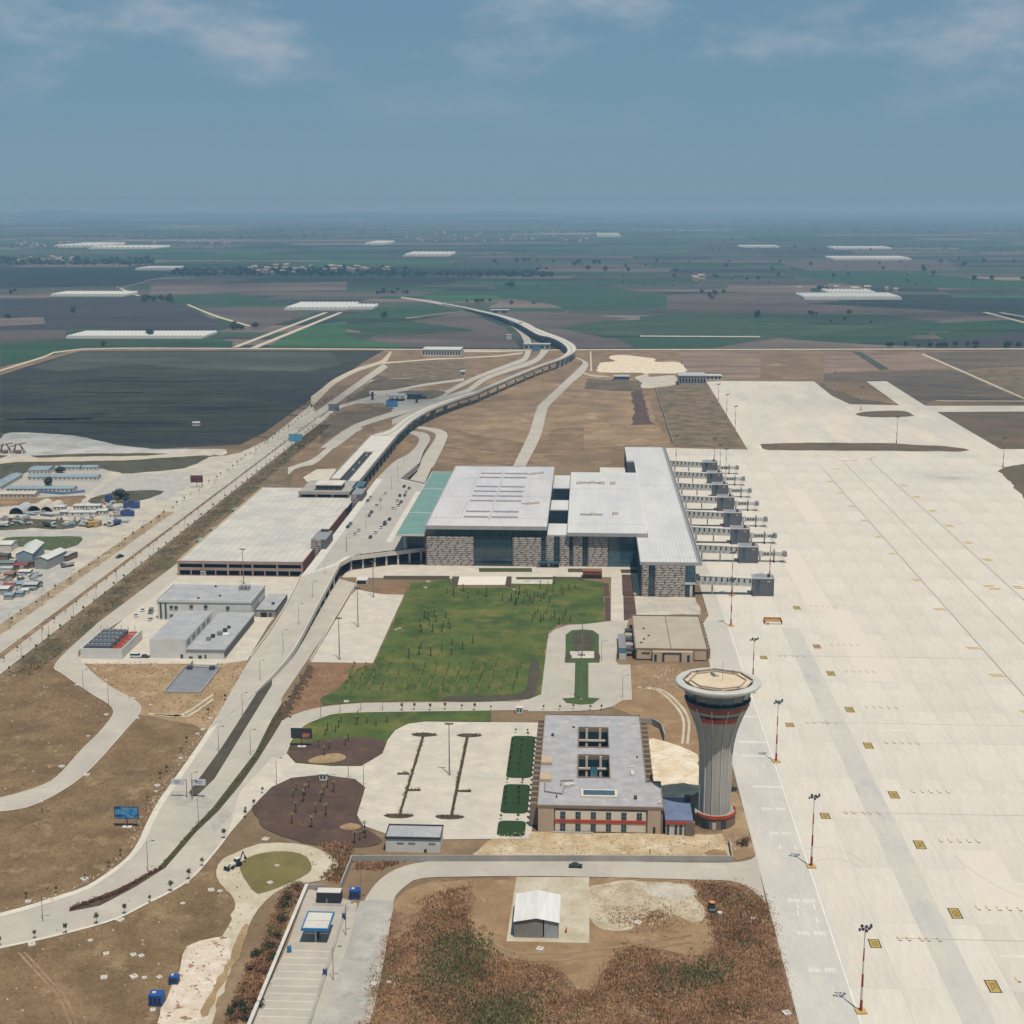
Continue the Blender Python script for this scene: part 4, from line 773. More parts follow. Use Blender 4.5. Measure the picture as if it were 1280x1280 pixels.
# ------------------------------------------------------------------ jet bridges
m_jgrey = mat('dark_grey_cladding', S(112, 114, 120), S(100, 102, 110), s1=3, s2=1, v=.05, rough=.5); m_jpale = flat('pale_panel', S(196, 198, 196), rough=.6); m_jroof = flat('pale_roof', S(210, 212, 214), rough=.5)
m_tyre = flat('rubber', S(40, 40, 42), rough=.9); m_red = flat('red_paint', S(178, 62, 52), rough=.6); m_tunnel = flat('white_tunnel', S(214, 214, 208), rough=.5)
def jet_bridge(arm):
    t = thing('jet_bridge', '', 'jet bridge')
    b = MB().box(0, 11.4, 0, 8.4, 0, 10.0).build('stair_tower', m_jgrey, t)
    s = MB()
    for i in range(1, 9): s.box(i * 1.27 - .04, i * 1.27 + .04, -.06, -.005, 0, 10)
    s.build('panel_joints', m_dkgrey, b)
    MB().box(1.9, 3.6, -.09, -.01, 2.0, 6.5).build('window', m_glass_b, b); MB().box(1.9, 3.6, -.09, -.01, 6.6, 10).build('window', m_glass, b)
    MB().box(7.6, 9.2, -.08, -.02, 8.2, 9.0).build('gate_sign', flat('sign_yellow', S(196, 176, 70)), b)
    p = MB(); p.box(-.2, 11.6, -.2, .2, 10, 10.7); p.box(-.2, 11.6, 8.2, 8.6, 10, 10.7); p.box(-.2, .2, .2, 8.2, 10, 10.7); p.box(11.2, 11.6, .2, 8.2, 10, 10.7)
    p.build('parapet', m_jroof, t); MB().box(.2, 11.2, .2, 8.2, 10.0, 10.15).build('roof', m_vent, t); MB().box(8, 9.4, 3, 4.4, 10.15, 12).build('beacon_box', m_dkgrey, t)
    # glazed link to the pier, sloping down
    w = MB(); x0, x1 = -31, -.2; za, zb, ha, hb = 6.4, 5.6, 11.2, 9.9
    w.add([(x0, 1, za), (x1, 1, zb), (x1, 4.2, zb), (x0, 4.2, za), (x0, 1, ha), (x1, 1, hb), (x1, 4.2, hb), (x0, 4.2, ha)], [(3, 2, 1, 0), (4, 5, 6, 7), (0, 1, 5, 4), (1, 2, 6, 5), (2, 3, 7, 6), (3, 0, 4, 7)])
    w = w.build('link_corridor', m_jpale, t)
    ed = MB()
    for zz0, zz1 in ((za, zb), (ha, hb)):
        ed.add([(x0, .9, zz0 - .2), (x1, .9, zz1 - .2), (x1, .9, zz1 + .15), (x0, .9, zz0 + .15), (x0, 4.3, zz0 - .2), (x1, 4.3, zz1 - .2), (x1, 4.3, zz1 + .15), (x0, 4.3, zz0 + .15)], [(0, 1, 2, 3), (3, 2, 6, 7), (7, 6, 5, 4), (4, 5, 1, 0)])
    ed.build('edge_beam', m_concw, w)
    for i in range(10):
        k = (i + .4) / 10; x = x0 + (x1 - x0) * k; zl = za + (zb - za) * k; zh = ha + (hb - ha) * k
        MB().box(x, x + .95, .93, .99, zl + (zh - zl) * .42, zh - .35).build('window', m_glass, w)
        if i < 8: MB().box(x - .8, x + .1, .93, .99, zl + .35, zl + (zh - zl) * .3).build('vent_panel', m_vent, w)
    for x in (-22, -11): MB().box(x - .35, x + .35, 2.2, 3, 0, 5.7).build('support_column', m_concg, t)
    MB().box(.1, .7, -1.0, -.4, 0, 1.1).build('bollard', m_red, t)
    if arm:   # telescopic boarding bridge
        a = MB(); a.cone(12.9, 4, 3.6, 7.2, 1.7, 1.7, 14); a.build('rotunda', m_tunnel, t)
        a = MB().box(14.4, 22.2, 2.7, 5.3, 4.0, 6.7).build('outer_tunnel', m_tunnel, t)
        for i in range(4): MB().box(15 + i * 1.8, 16.2 + i * 1.8, 2.62, 2.69, 4.6, 6.2).build('window', m_glass, a)
        MB().box(22.2, 26.4, 2.9, 5.1, 4.2, 6.5).build('inner_tunnel', m_tunnel, t)
        c = MB().box(26.4, 28.6, 1.9, 5.9, 3.9, 6.9).build('cab', m_vent, t); MB().box(28.61, 28.75, 2.3, 5.5, 4.4, 6.3).build('bellows', m_dkgrey, c)
        MB().cone(12.9, 4, 0, 3.6, .5, .5, 10).build('pedestal', m_concw, t)
        l = MB(); l.box(21.0, 21.4, 2.2, 2.6, .9, 7.6); l.box(21.0, 21.4, 5.4, 5.8, .9, 7.6); l.box(21.0, 21.4, 2.2, 5.8, 7.4, 7.8); l.box(21.0, 21.4, 2.2, 5.8, .8, 1.2); l.build('lift_frame', m_vent, t)
        for y in (2.3, 5.1):
            MB().tube([(21.2, y - .25, .6), (21.2, y + .45, .6)], .6, 10).build('wheel', m_tyre, t)
        st = MB(); st.add([(24.6, 1.8, 4.2), (28.6, .9, .1), (28.6, 1.7, .1), (24.6, 2.6, 4.2), (24.6, 1.8, 4.5), (28.6, .9, .4), (28.6, 1.7, .4), (24.6, 2.6, 4.5)], [(0, 1, 2, 3), (7, 6, 5, 4), (0, 4, 5, 1), (3, 2, 6, 7)]); st.tube([(24.6, 1.8, 5.3), (28.6, .9, 1.3)], .06, 4); st.build('service_stair', m_vent, t)
    return t
JY = [785.2, 861.3, 911, 960.8, 1013.5, 1061, 1108.6, 1157]
jn = ['nearest', 'second nearest', 'third nearest', 'fourth nearest', 'fourth farthest', 'third farthest', 'second farthest', 'farthest']
j0 = jet_bridge(False); j0.location = (92.3, JY[0], 0); j0['label'] = 'grey jet bridge without boarding arm, nearest at the pier corner'; j0['group'] = 'jet bridges along the pier'
j1 = jet_bridge(True)
spread(j1, [(92.3 + .15 * i, y, 0, 0, 1) for i, y in enumerate(JY[1:])], ['grey jet bridge with white boarding arm, %s along the pier' % (s if i else 'beside the armless one') for i, s in enumerate(jn[1:])], 'jet bridges along the pier')

# ------------------------------------------------------------------ multi-storey car park
g = thing('parking_garage', 'low two storey concrete car park with a wide pale roof deck', 'car park', (-198, 815, 0))
m_gar = mat('brown_concrete', S(172, 152, 142), S(158, 140, 132), s1=8, s2=1, v=.07)
m_deck = mat('parking_deck', S(210, 206, 196), S(188, 187, 183), S(220, 213, 198), s1=18, s2=2, v=.05)
X0, X1, Y0, Y1 = -234.4, -161.8, 815.5, 1044
MB().box(X0 + .5, X1 - .5, Y0 + 3.2, Y1, 0, 7.4).build('car_park_core', m_dark, g)
MB().box(X0, X1, Y0, Y1, 7.5, 8.2).build('roof_deck', m_deck, g)
MB().box(X0 + .2, X1 - .2, Y0 + .2, Y0 + 3, 3.7, 4.2).build('floor_slab', m_gar, g)
for z0, z1 in ((7.2, 9.0), (3.4, 5.0), (0, .5)): MB().box(X0, X1, Y0 - .35, Y0 - .02, z0, z1).build('spandrel_band', m_gar, g)
for i in range(6): x = X0 + (X1 - X0 - .9) * i / 5; MB().box(x, x + .9, Y0 - .5, Y0 + .6, 0, 8.99).build('column', m_gar, g)
for i in range(5): x = X0 + (X1 - X0 - .9) * (i + .5) / 5; MB().box(x, x + .6, Y0 - .3, Y0 + .5, .5, 3.4).build('column', m_gar, g)
MB().box(X0 - .5, X0, Y0, Y1, 0, 9.0).build('side_parapet', mat('cream_concrete', S(226, 200, 150), S(214, 190, 146), s1=8, s2=1, v=.06), g)
MB().box(X1, X1 + .4, Y0, 970, 0, 9.0).build('side_parapet', mat('red_brown_wall', S(150, 92, 74), S(134, 84, 70), s1=8, s2=1, v=.06), g)
ln = MB()
for i in range(1, 16):
    x = X0 + i * (X1 - X0) / 16; ln.box(x - .2, x + .2, Y0 + 4, Y1 - 30, 8.2, 8.206)
ln.build('bay_lines', flat('bay_paint', S(180, 177, 170)), g, kind='stuff')
ln = MB()
for i in range(16):
    x = X0 + 2.4 + i * (X1 - X0) / 16
    for j in range(62): ln.box(x, x + 1.6, Y0 + 6 + j * 3.1, Y0 + 6.14 + j * 3.1, 8.21, 8.214)
ln.build('bay_lines', flat('bay_paint_pale', S(178, 176, 171)), g, kind='stuff')
for (y, s) in ((872, 1), (905, .8), (965, 1)):
    q = MB().box(X0 - 4.5, X0 - .6, y, y + 9 * s, 7.4, 7.8).build('side_canopy', m_teal, g); MB().box(X0 - 4.3, X0 - .7, y + .3, y + 9 * s - .3, 0, 7.35).build('side_stair', m_glass, q)
def stair_tower(x0, x1, y0, y1, h, lab):
    t = thing('stair_tower', lab, 'tower', (x0, y0, 0), 'stair towers beside the car park')
    MB().box(x0 + .3, x1, y0 + .4, y1, 0, h - .3).build('core', m_dkgrey, t); w = cladding(t, x0, x1 - 3, 0, h, y0, seed=int(y0))
    MB().box(x1 - 2.9, x1, y0 + .1, y0 + .35, 0, h - .4).build('dark_wall', m_jgrey, t)
    MB().box(x0, x1, y0 + .3, y1, h - .3, h).build('roof', m_vent, t); MB().box(x0 + 2, x1 - 2, y1 - 3, y1 - .5, h, h + 1.2).build('lift_overrun', m_dkgrey, t)
stair_tower(-163.5, -154.5, 852, 876, 14, 'striped stone stair tower between car park roof and near end of ramp')
stair_tower(-162.5, -155, 998, 1022, 13, 'striped stone stair tower beside the station head house')

# ------------------------------------------------------------------ raised departures forecourt and its ramps
fd = thing('departures_deck', 'raised concrete forecourt deck with ramps in front of the terminal', 'bridge', (-125, 900, 0))
m_dk = mat('deck_paving', S(186, 181, 172), S(176, 172, 165), S(194, 188, 176), s1=16, s2=2, v=.05)
dk = [(-157.2, 787), (-140, 814), (-136, 830.5), (-95.2, 855.7), (-94.8, 1052), (-112, 1060), (-118.7, 1064.6), (-138.3, 1084), (-157, 1084)]
MB().prism(dk, 6.9, 8.0).build('deck_slab', m_concw, fd)
def inset(p, k): return p
rd = MB().prism([(-152, 800), (-143.5, 816), (-140.5, 833), (-104, 857), (-104, 1050), (-118.7, 1062), (-140.5, 1083), (-152, 1083)], 8.0, 8.02).build('roadway', m_dk, fd)
MB().box(-121.5, -117.5, 872, 1035, 8.02, 8.2).build('traffic_island', m_concw, fd)
MB().box(-108, -96, 858, 1050, 8.02, 8.22).build('kerbside_pavement', m_concw, fd)
def parapet(pts, z0, z1, w, m, parent, name='parapet'):
    mb = MB()
    for a, b in zip(pts, pts[1:]):
        a, b = Vector(a), Vector(b); d = Vector((b.x - a.x, b.y - a.y, 0)).normalized(); q = Vector((-d.y, d.x, 0)) * w / 2
        za, zb = Vector((0, 0, z0)), Vector((0, 0, z1))
        mb.add([a - q + za, b - q + za, b + q + za, a + q + za, a - q + zb, b - q + zb, b + q + zb, a + q + zb], [(4, 5, 6, 7), (0, 1, 5, 4), (2, 3, 7, 6), (1, 2, 6, 5), (3, 0, 4, 7)])
    return mb.build(name, m, parent)
parapet([(-140, 814, 8), (-136, 830.5, 8), (-95.4, 855.5, 8)], -1.4, 1.1, .5, m_concw, fd)
parapet([(-118.7, 1064.6, 8), (-138.3, 1084, 8)], -1.2, 1.0, .5, m_concg, fd); parapet([(-95, 1052, 8), (-118.7, 1064.6, 8)], -1.2, 1.0, .5, m_concg, fd)
hp = MB(); r = random.Random(3)
for i in range(70):
    k = i / 69; x = -134 + 38 * k; y = 833 + 23.4 * k; hp.obox(x, y + .3, .9, .8, 8.0, 8.9 + r.random() * .5, r.random())
hp.build('planter_hedge', flat('hedge_dark', S(66, 68, 44)), fd, kind='stuff')
for i in range(7):
    k = i / 6.2; MB().box(-137 + 40 * k, -136 + 40 * k, 832 + 23 * k, 833.2 + 23 * k, 0, 6.85).build('column', m_concw, fd)
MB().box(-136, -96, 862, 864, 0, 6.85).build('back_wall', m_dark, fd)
# near ramp down to the access road
gA = Vector(C('M', 985, 500)); gB = Vector(C('M', 1205, 330))
Lr = [tuple(gA + Vector((0, 0, .27))), (-153.2, 660, 2.2), (-154.5, 720, 5.2), (-157.2, 787, 8.0)]
Rr = [tuple(gB + Vector((0, 0, .27))), (-137.6, 660, 2.3), (-138.6, 740, 5.6), (-140, 814, 8.0)]
gx = C('M', 1172, 185); 
Lr[1] = (gx[0], gx[1] + 4, 1.4)
strip('ramp_roadway', Lr, Rr, m_road, parent=fd)
parapet(smooth_pts(Lr[1:], 5), -1.5, 1.0, .45, m_concw, fd); 
Rs = smooth_pts(Rr, 5); parapet(Rs, -1.6, 1.0, .5, m_concw, fd)
for a in range(1, 9):
    y = 664 + a * 16; k = (y - 640) / 174; z = max(.5, .4 + 7.6 * k); x = -137.8 - 2.2 * k
    MB().box(x - .5, x + .3, y, y + .9, 0, z - 1.4).build('column', m_concw, fd)
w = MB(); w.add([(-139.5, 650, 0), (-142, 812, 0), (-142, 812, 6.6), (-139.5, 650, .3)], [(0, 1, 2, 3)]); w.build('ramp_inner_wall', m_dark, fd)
# far ramp
strip('ramp_roadway', [(-157, 1084, 8.0), C('a', 850, 300, 5.2), C('a', 960, 240, 3.5), C('a', 1030, 170, 1.8), C('a', 1045, 110, .5), C('a', 960, 72, .3)], [(-138.3, 1084, 8.0), (-134.4, 1161, 5.2), C('a', 1085, 220, 3.2), C('a', 1135, 130, 1.4), C('a', 1110, 75, .5), C('a', 1000, 55, .3)], m_dk, parent=fd)
parapet([(-138.3, 1084, 8.0), (-134.4, 1161, 5.2)], -3.5, 1.0, .5, m_concg, fd)
rw = MB(); rw.add([(-157, 1084, 0), (-157, 1084, 7), C('a', 850, 300, 4.2), C('a', 850, 300, 0)], [(0, 1, 2, 3)]); rw.build('ramp_side_wall', m_concg, fd)
strip('arrivals_road', G2('a', [(930, 520), (1000, 410), (1090, 250), (1180, 110), (1150, 65), (1040, 40), (960, 30)]), G2('a', [(1080, 520), (1120, 420), (1170, 330), (1250, 170), (1275, 80), (1200, 40), (1050, 20)]), m_road, .3)
strip('retaining_wall_footing', G2('a', [(1090, 480), (1150, 350)]), G2('a', [(1098, 482), (1158, 352)]), m_black, .4, sm=0)
parapet([(*C('J', 180, 558)[:2], .25), (*C('J', 392, 195)[:2], .25)], 0, 1.1, .4, m_concw, fd)
ud = MB(); a, b = C('J', 395, 190), C('J', 440, 190); ud.box(a[0], b[0] + 1, a[1], a[1] + 8, 0, 2.6); ud.build('underpass_portal', m_concw, fd)
MB().box(a[0] + .6, b[0] + .4, a[1] - .06, a[1] - .01, .3, 2.2).build('underpass_mouth', m_dark, fd)

# ------------------------------------------------------------------ rail station and viaduct
st = thing('rail_station', 'elevated open rail station with twin pale decks and dark track bed', 'station', (-180, 1046, 0))
MB().box(-201.5, -165.5, 1008, 1054, 11.0, 12.0).build('concourse_slab', m_concg, st)
MB().box(-201.5, -165.5, 1007.6, 1007.95, 10.6, 12.8).build('concourse_parapet', m_concg, st)
for i in range(4): MB().box(-201.2 + i * 11.5, -199.8 + i * 11.5, 1008.5, 1010, 7.0, 10.95).build('column', m_concg, st)
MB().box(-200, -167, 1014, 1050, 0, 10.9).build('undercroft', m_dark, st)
hh = MB().box(-190.5, -172.5, 1016, 1032, 12.0, 15.6).build('head_house', m_stone_d, st); MB().box(-191.3, -171.7, 1015.2, 1032.6, 15.6, 16.2).build('roof', m_concw, hh)
for i in range(4): MB().box(-189.5 + i * 4.3, -186.1 + i * 4.3, 1015.9, 1015.96, 12.6, 15).build('window', m_glass, hh)
MB().box(-188.6, -181.8, 1066.8, 1276, 10.0, 11.2).build('platform_deck', m_concw, st); MB().box(-174.2, -165.7, 1054, 1276, 10.0, 11.2).build('platform_deck', m_concw, st)
MB().prism([(-181.8, 1066.8), (-174.2, 1066.8), (-174.2, 1190), (-181.8, 1190)], 9.2, 9.8).build('track_bed', m_dark, st)
MB().prism([(-181.8, 1190), (-174.2, 1190), (-174.2, 1276), (-181.8, 1276)], 10.05, 11.1).build('platform_deck', m_concw, st)
for x in (-179.4, -176.6): MB().box(x - .1, x + .1, 1067, 1190, 9.8, 9.98).build('rail', m_vent, st)
MB().box(-165.7, -165.3, 1054, 1276, 9.4, 12.2).build('parapet', m_concg, st); MB().box(-189, -188.6, 1066.8, 1276, 9.4, 12.2).build('parapet', m_concg, st)
for i in range(11):
    y = 1062 + i * 21; MB().box(-167.6, -166.2, y, y + 1.6, 0, 9.95).build('column', m_concg, st); MB().box(-187.8, -186.4, y, y + 1.6, 0, 9.95).build('column', m_concg, st)
for x, y in ((-178, 1176), (-178.6, 1140), (-178.3, 1108)): MB().box(x - .6, x + .6, y - .6, y + .6, 9.8, 11.0).build('track_cabinet', m_concw, st)
sheet('station_plaza', G2('a', [(120, 430), (230, 365), (390, 360), (330, 450), (270, 470), (150, 465)]), .3, m_cpaved)
bx = MB().box(-166.6, -160, 1026, 1052, 8, 12); bx.build('kiosk_block', m_glass_b, st)

vd = thing('rail_viaduct', 'long curving concrete viaduct on piers sweeping across the dry fields', 'bridge', (-170, 1280, 0))
RE = [('b', 690, 885), ('b', 735, 835), ('b', 815, 760), ('b', 910, 700), ('b', 1040, 636), ('b', 1280, 547), ('d', 100, 872), ('d', 300, 785), ('d', 500, 700), ('d', 700, 620), ('d', 860, 565), ('d', 950, 520), ('d', 995, 482), ('d', 985, 442), ('d', 930, 402), ('d', 840, 362), ('d', 740, 325), ('d', 640, 285), ('d', 560, 242), ('d', 430, 197), ('d', 300, 162), ('d', 140, 127), ('d', 0, 98), ('d', -200, 60)]
LE = [('b', 570, 885), ('b', 620, 835), ('b', 715, 757), ('b', 815, 695), ('b', 965, 625), ('b', 1280, 516), ('d', 100, 846), ('d', 300, 766), ('d', 500, 682), ('d', 700, 606), ('d', 820, 566), ('d', 895, 522), ('d', 922, 488), ('d', 905, 450), ('d', 850, 408), ('d', 760, 370), ('d', 660, 347), ('d', 560, 292), ('d', 480, 248), ('d', 380, 208), ('d', 260, 170), ('d', 120, 138), ('d', 0, 110), ('d', -200, 70)]
zz = [11.2] + [11] * 16 + [10.5, 9.5, 8, 6, 4.5, 3, 1.5]
Lw = [C(c, x, y, z) for (c, x, y), z in zip(LE, zz)]; Rw = [C(c, x, y, z) for (c, x, y), z in zip(RE, zz)]
Lw[0] = (-187, 1277, 11.2); Rw[0] = (-166, 1277, 11.2)
Ls, Rs = smooth_pts(Lw, 5), smooth_pts(Rw, 5)
Ls = [Vector(p) for p in Ls]; Rs = [Vector(p) for p in Rs]
mb = MB(); n = len(Ls); dn = Vector((0, 0, .7))
mb.add([tuple(p) for p in Ls] + [tuple(p) for p in Rs] + [tuple(p - dn) for p in Ls] + [tuple(p - dn) for p in Rs],
       [(i, i + n, i + n + 1, i + 1) for i in range(n - 1)] + [(i + n, i + 3 * n, i + 3 * n + 1, i + n + 1) for i in range(n - 1)] + [(i + 2 * n, i, i + 1, i + 2 * n + 1) for i in range(n - 1)] + [(i + 3 * n, i + 2 * n, i + 2 * n + 1, i + 3 * n + 1) for i in range(n - 1)])
mb.build('deck', m_concw, vd)
parapet([tuple(p) for p in Ls], -.9, 1.0, .4, m_concw, vd); parapet([tuple(p) for p in Rs], -.9, 1.0, .4, m_concw, vd)
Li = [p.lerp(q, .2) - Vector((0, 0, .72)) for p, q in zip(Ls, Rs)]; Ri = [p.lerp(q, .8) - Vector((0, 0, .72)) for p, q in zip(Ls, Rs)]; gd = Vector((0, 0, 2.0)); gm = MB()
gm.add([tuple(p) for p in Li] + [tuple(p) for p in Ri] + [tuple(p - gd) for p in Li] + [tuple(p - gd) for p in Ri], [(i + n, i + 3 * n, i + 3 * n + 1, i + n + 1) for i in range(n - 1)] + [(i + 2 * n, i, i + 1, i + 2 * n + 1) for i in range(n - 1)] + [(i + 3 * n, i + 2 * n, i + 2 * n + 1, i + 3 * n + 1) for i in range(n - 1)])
gm.build('girder', flat('shade_toned_girder', S(96, 94, 92)), vd)  # concrete tone darkened to carry the shade beneath the deck overhang
acc = 0.0
for i in range(1, n - 22):
    c = (Ls[i] + Rs[i]) / 2; acc += (c - (Ls[i - 1] + Rs[i - 1]) / 2).length
    if acc > 27:
        acc = 0; d = (Rs[i] - Ls[i]); a = math.atan2(d.y, d.x)
        p = MB().obox(c.x, c.y, max(6, d.length * .5), 2.0, 0, c.z - 3.9, a).build('pier', m_concg, vd); MB().obox(c.x, c.y, d.length * .92, 2.6, c.z - 3.9, c.z - 2.74, a).build('pier_cap', m_concw, p)
bed = MB()
mid = [((Ls[i] * .62 + Rs[i] * .38), (Ls[i] * .38 + Rs[i] * .62)) for i in range(n)]
bed.add([tuple(a + Vector((0, 0, .05))) for a, b in mid] + [tuple(b + Vector((0, 0, .05))) for a, b in mid], [(i, i + n, i + n + 1, i + 1) for i in range(n - 1)])
bed.build('track_bed', flat('track_slab', S(196, 190, 178)), vd)
# embankment abutment where the line comes down
sheet('embankment', G2('d', [(760, 380), (640, 360), (560, 300), (440, 240), (300, 190), (200, 172), (300, 190), (470, 262), (570, 340), (620, 430), (660, 430)]), .24, m_verge)
# ================================================================== control tower and the buildings round it
m_tower = mat('tower_concrete', S(186, 183, 176), S(168, 166, 161), S(196, 192, 183), s1=5, s2=.8, v=.06, stretch=(1, 1, .3))
m_rib = flat('tower_rib', S(206, 203, 196), rough=.8); m_orange = mat('orange_panel', S(196, 84, 54), S(178, 72, 48), s1=3, s2=.5, v=.06)
m_ring = flat('pale_ring', S(206, 206, 198), rough=.6); m_roofbed = mat('gravel_roof', S(224, 206, 180), S(212, 192, 164), s1=4, s2=.5, v=.1)
TX, TY = 46.0, 483.0
tw = thing('control_tower', 'tall flared concrete control tower with round pale roof and orange band', 'tower', (TX, TY, 0))
prof = [(5.35, 0), (5.35, 20), (5.45, 25), (5.85, 29), (6.65, 33), (7.65, 36.2), (8.7, 39), (9.8, 41.5), (10.75, 43.6)]
MB().lathe(TX, TY, prof, 40).build('shaft', m_tower, tw, smooth=True)
for k in range(12):
    a = 2 * math.pi * k / 12 + R(15); ca, sa = math.cos(a), math.sin(a); mb = MB(); pr = prof
    vs = []
    for r_, z in pr:
        for dr, dt in ((-.1, -.22), (.35, -.14), (.35, .14), (-.1, .22)):
            rr = r_ + dr; vs.append((TX + rr * ca - dt * sa, TY + rr * sa + dt * ca, z))
    mb.add(vs, [(i * 4 + j, i * 4 + j + 1, i * 4 + j + 5, i * 4 + j + 4) for i in range(len(pr) - 1) for j in range(3)]); mb.build('rib', m_rib, tw)
vs = []; fs = []; na = 18
for r0, z in ((8.45, 38.3), (8.97, 39.6), (9.6, 41)):
    for i in range(na + 1):
        a = R(-90 - 42 + 84 * i / na); vs.append((TX + (r0 + .14) * math.cos(a), TY + (r0 + .14) * math.sin(a), z))
for k in range(2):
    for i in range(na): fs.append((k * (na + 1) + i, k * (na + 1) + i + 1, (k + 1) * (na + 1) + i + 1, (k + 1) * (na + 1) + i))
MB().add(vs, fs).build('orange_balcony', m_orange, tw)
for i in range(7):
    a = R(-90 - 36 + 72 * i / 6); MB().obox(TX + 9.6 * math.cos(a), TY + 9.6 * math.sin(a), 1.5, .3, 40.1, 41.0, a + R(90)).build('balcony_window', m_glass, tw)
MB().lathe(TX, TY, [(10.15, 42.05), (10.95, 43.7), (11.05, 44.4), (10.4, 44.45)], 40).build('orange_ring', mat('rust_panel', S(150, 86, 66), S(136, 78, 62), s1=3, s2=.5, v=.08), tw)
MB().lathe(TX, TY, [(10.2, 44.4), (11.7, 48.6)], 16).build('cab_glazing', mat('cab_glass', (.012, .035, .042), (.02, .055, .06), s1=4, s2=1, v=.3, rough=.06, spec=.7), tw)
for i in range(16):
    a = 2 * math.pi * i / 16; MB().tube([(TX + 10.25 * math.cos(a), TY + 10.25 * math.sin(a), 44.4), (TX + 11.75 * math.cos(a), TY + 11.75 * math.sin(a), 48.6)], .1, 5).build('cab_mullion', m_mull, tw)
MB().lathe(TX, TY, [(11.0, 44.35), (11.35, 44.9), (10.5, 44.9)], 40).build('cab_sill', m_dkgrey, tw)
MB().lathe(TX, TY, [(11.6, 48.6), (12.6, 49.3), (14.1, 50.0), (14.5, 50.35), (14.5, 50.95), (14.1, 51.25), (12.0, 51.3), (11.7, 51.1), (11.6, 50.9)], 64).build('roof_ring', m_ring, tw, smooth=False)
MB().lathe(TX, TY, [(12.1, 51.25), (12.1, 51.6), (11.85, 51.6), (11.85, 51.0)], 8).build('roof_kerb', mat('octagon_kerb', S(182, 164, 146), s1=2, s2=.4, v=.1), tw)
MB().lathe(TX, TY, [(11.6, 51.0), (.01, 51.1)], 8).build('roof_bed', m_roofbed, tw)
MB().lathe(TX, TY, [(9.7, 51.1), (9.7, 51.5), (9.45, 51.5), (9.45, 51.1)], 8).build('inner_kerb', MATS['octagon_kerb'], tw)
MB().obox(TX - 1.2, TY + 5.5, .7, 3.2, 51.05, 52.0, .3).build('roof_hatch', m_vent, tw); MB().obox(TX + .1, TY + 4.4, 1.2, 1.0, 51.05, 51.9).build('roof_hatch', m_concw, tw)
MB().tube([(TX + 1.5, TY - .5, 51), (TX + 1.5, TY - .5, 58)], .07, 5).build('aerial', m_vent, tw)
for i in range(9):
    a = R(20 + 320 * i / 9); MB().obox(TX + 10.7 * math.cos(a), TY + 10.7 * math.sin(a), .6, .5, 51.1, 51.9, a).build('roof_lamp', m_vent, tw)
dr = MB(); pts = [(TX + 7.2 * math.cos(R(a)), TY - 1 + 7.2 * math.sin(R(a))) for a in range(-165, 20, 8)]
MB().prism(pts + [(TX + 6.6, TY + 4), (TX - 6.6, TY + 4)], 0, 4.0).build('base_drum', mat('brown_render', S(138, 118, 104), S(124, 106, 94), s1=4, s2=.6, v=.07), tw)
p2_ = [(TX + 7.3 * math.cos(R(a)), TY - 1 + 7.3 * math.sin(R(a))) for a in range(-150, 21, 6)]
parapet([(x, y, 4.0) for x, y in p2_], 0, 1.1, .4, m_orange, tw, 'red_parapet')
MB().prism([(TX + (p[0] - TX) * .98, TY + (p[1] - TY) * .98) for p in pts] + [(TX + 6.4, TY + 3.8), (TX - 6.4, TY + 3.8)], 4.0, 4.2).build('base_roof', m_concg, tw)
for a in (-128, -120, -112, -72, -64): MB().obox(TX + 7.25 * math.cos(R(a)), TY - 1 + 7.25 * math.sin(R(a)), .8, .2, .5, 3.2, R(a + 90)).build('window', m_glass, tw)
MB().obox(TX + 7.25 * math.cos(R(-95)), TY - 1 + 7.25 * math.sin(R(-95)), 1.2, .2, .2, 2.6, R(-5)).build('door', m_concw, tw)
# annex with blue-grey roof
an = thing('tower_annex', 'low annex with blue grey roof and red band beside control tower', 'building', (33, 470, 0))
MB().box(28.6, 37.6, 470, 489, 0, 5.2).build('walls', m_concw, an); MB().box(28.4, 37.8, 469.8, 489.5, 5.2, 5.6).build('roof', mat('blue_membrane', S(104, 118, 150), S(120, 132, 158), s1=5, s2=.8, v=.06, rough=.6), an)
MB().box(28.5, 37.7, 469.6, 469.95, 4.1, 5.1).build('red_band', m_orange, an)
for x in (28.9, 31.6, 33.2): MB().box(x, x + .9, 469.85, 469.97, .3, 3.8).build('window', m_glass, an)
MB().box(35.2, 38.4, 469.2, 471, 0, 5.0).build('corner_pier', MATS['brown_render'], an); MB().box(36, 38, 486, 488, 5.6, 7.4).build('plant_box', m_dkgrey, an)
# administration building
ad = thing('administration_building', 'beige two storey office with grey flat roof, two courtyards and red band', 'building', (6, 470, 0))
m_taup = mat('taupe_render', S(150, 130, 112), S(138, 120, 104), s1=5, s2=.6, v=.06); m_beige = flat('beige_panel', S(198, 176, 152), rough=.8); m_cream = flat('cream_panel', S(232, 222, 204), rough=.8)
m_groof = mat('grey_membrane', S(182, 180, 182), S(164, 164, 168), S(200, 197, 192), s1=5, s2=.6, v=.12, rough=.7)
Hh = 9.2
mb = MB(); XS = [-15, -1.4, 9.8, 22.6]; YS = [471, 497, 518.6, 527, 548, 562.5]
for i in range(3):
    for j in range(5):
        if i == 1 and j in (1, 3): continue
        mb.box(XS[i], XS[i + 1], YS[j], YS[j + 1], 0, Hh)
mb.box(22.6, 27.6, 471, 493.5, 0, Hh); mb.build('walls', m_taup, ad)
mb = MB()
for i in range(3):
    for j in range(5):
        if i == 1 and j in (1, 3): continue
        mb.box(XS[i], XS[i + 1], YS[j], YS[j + 1], Hh + .01, Hh + .12)
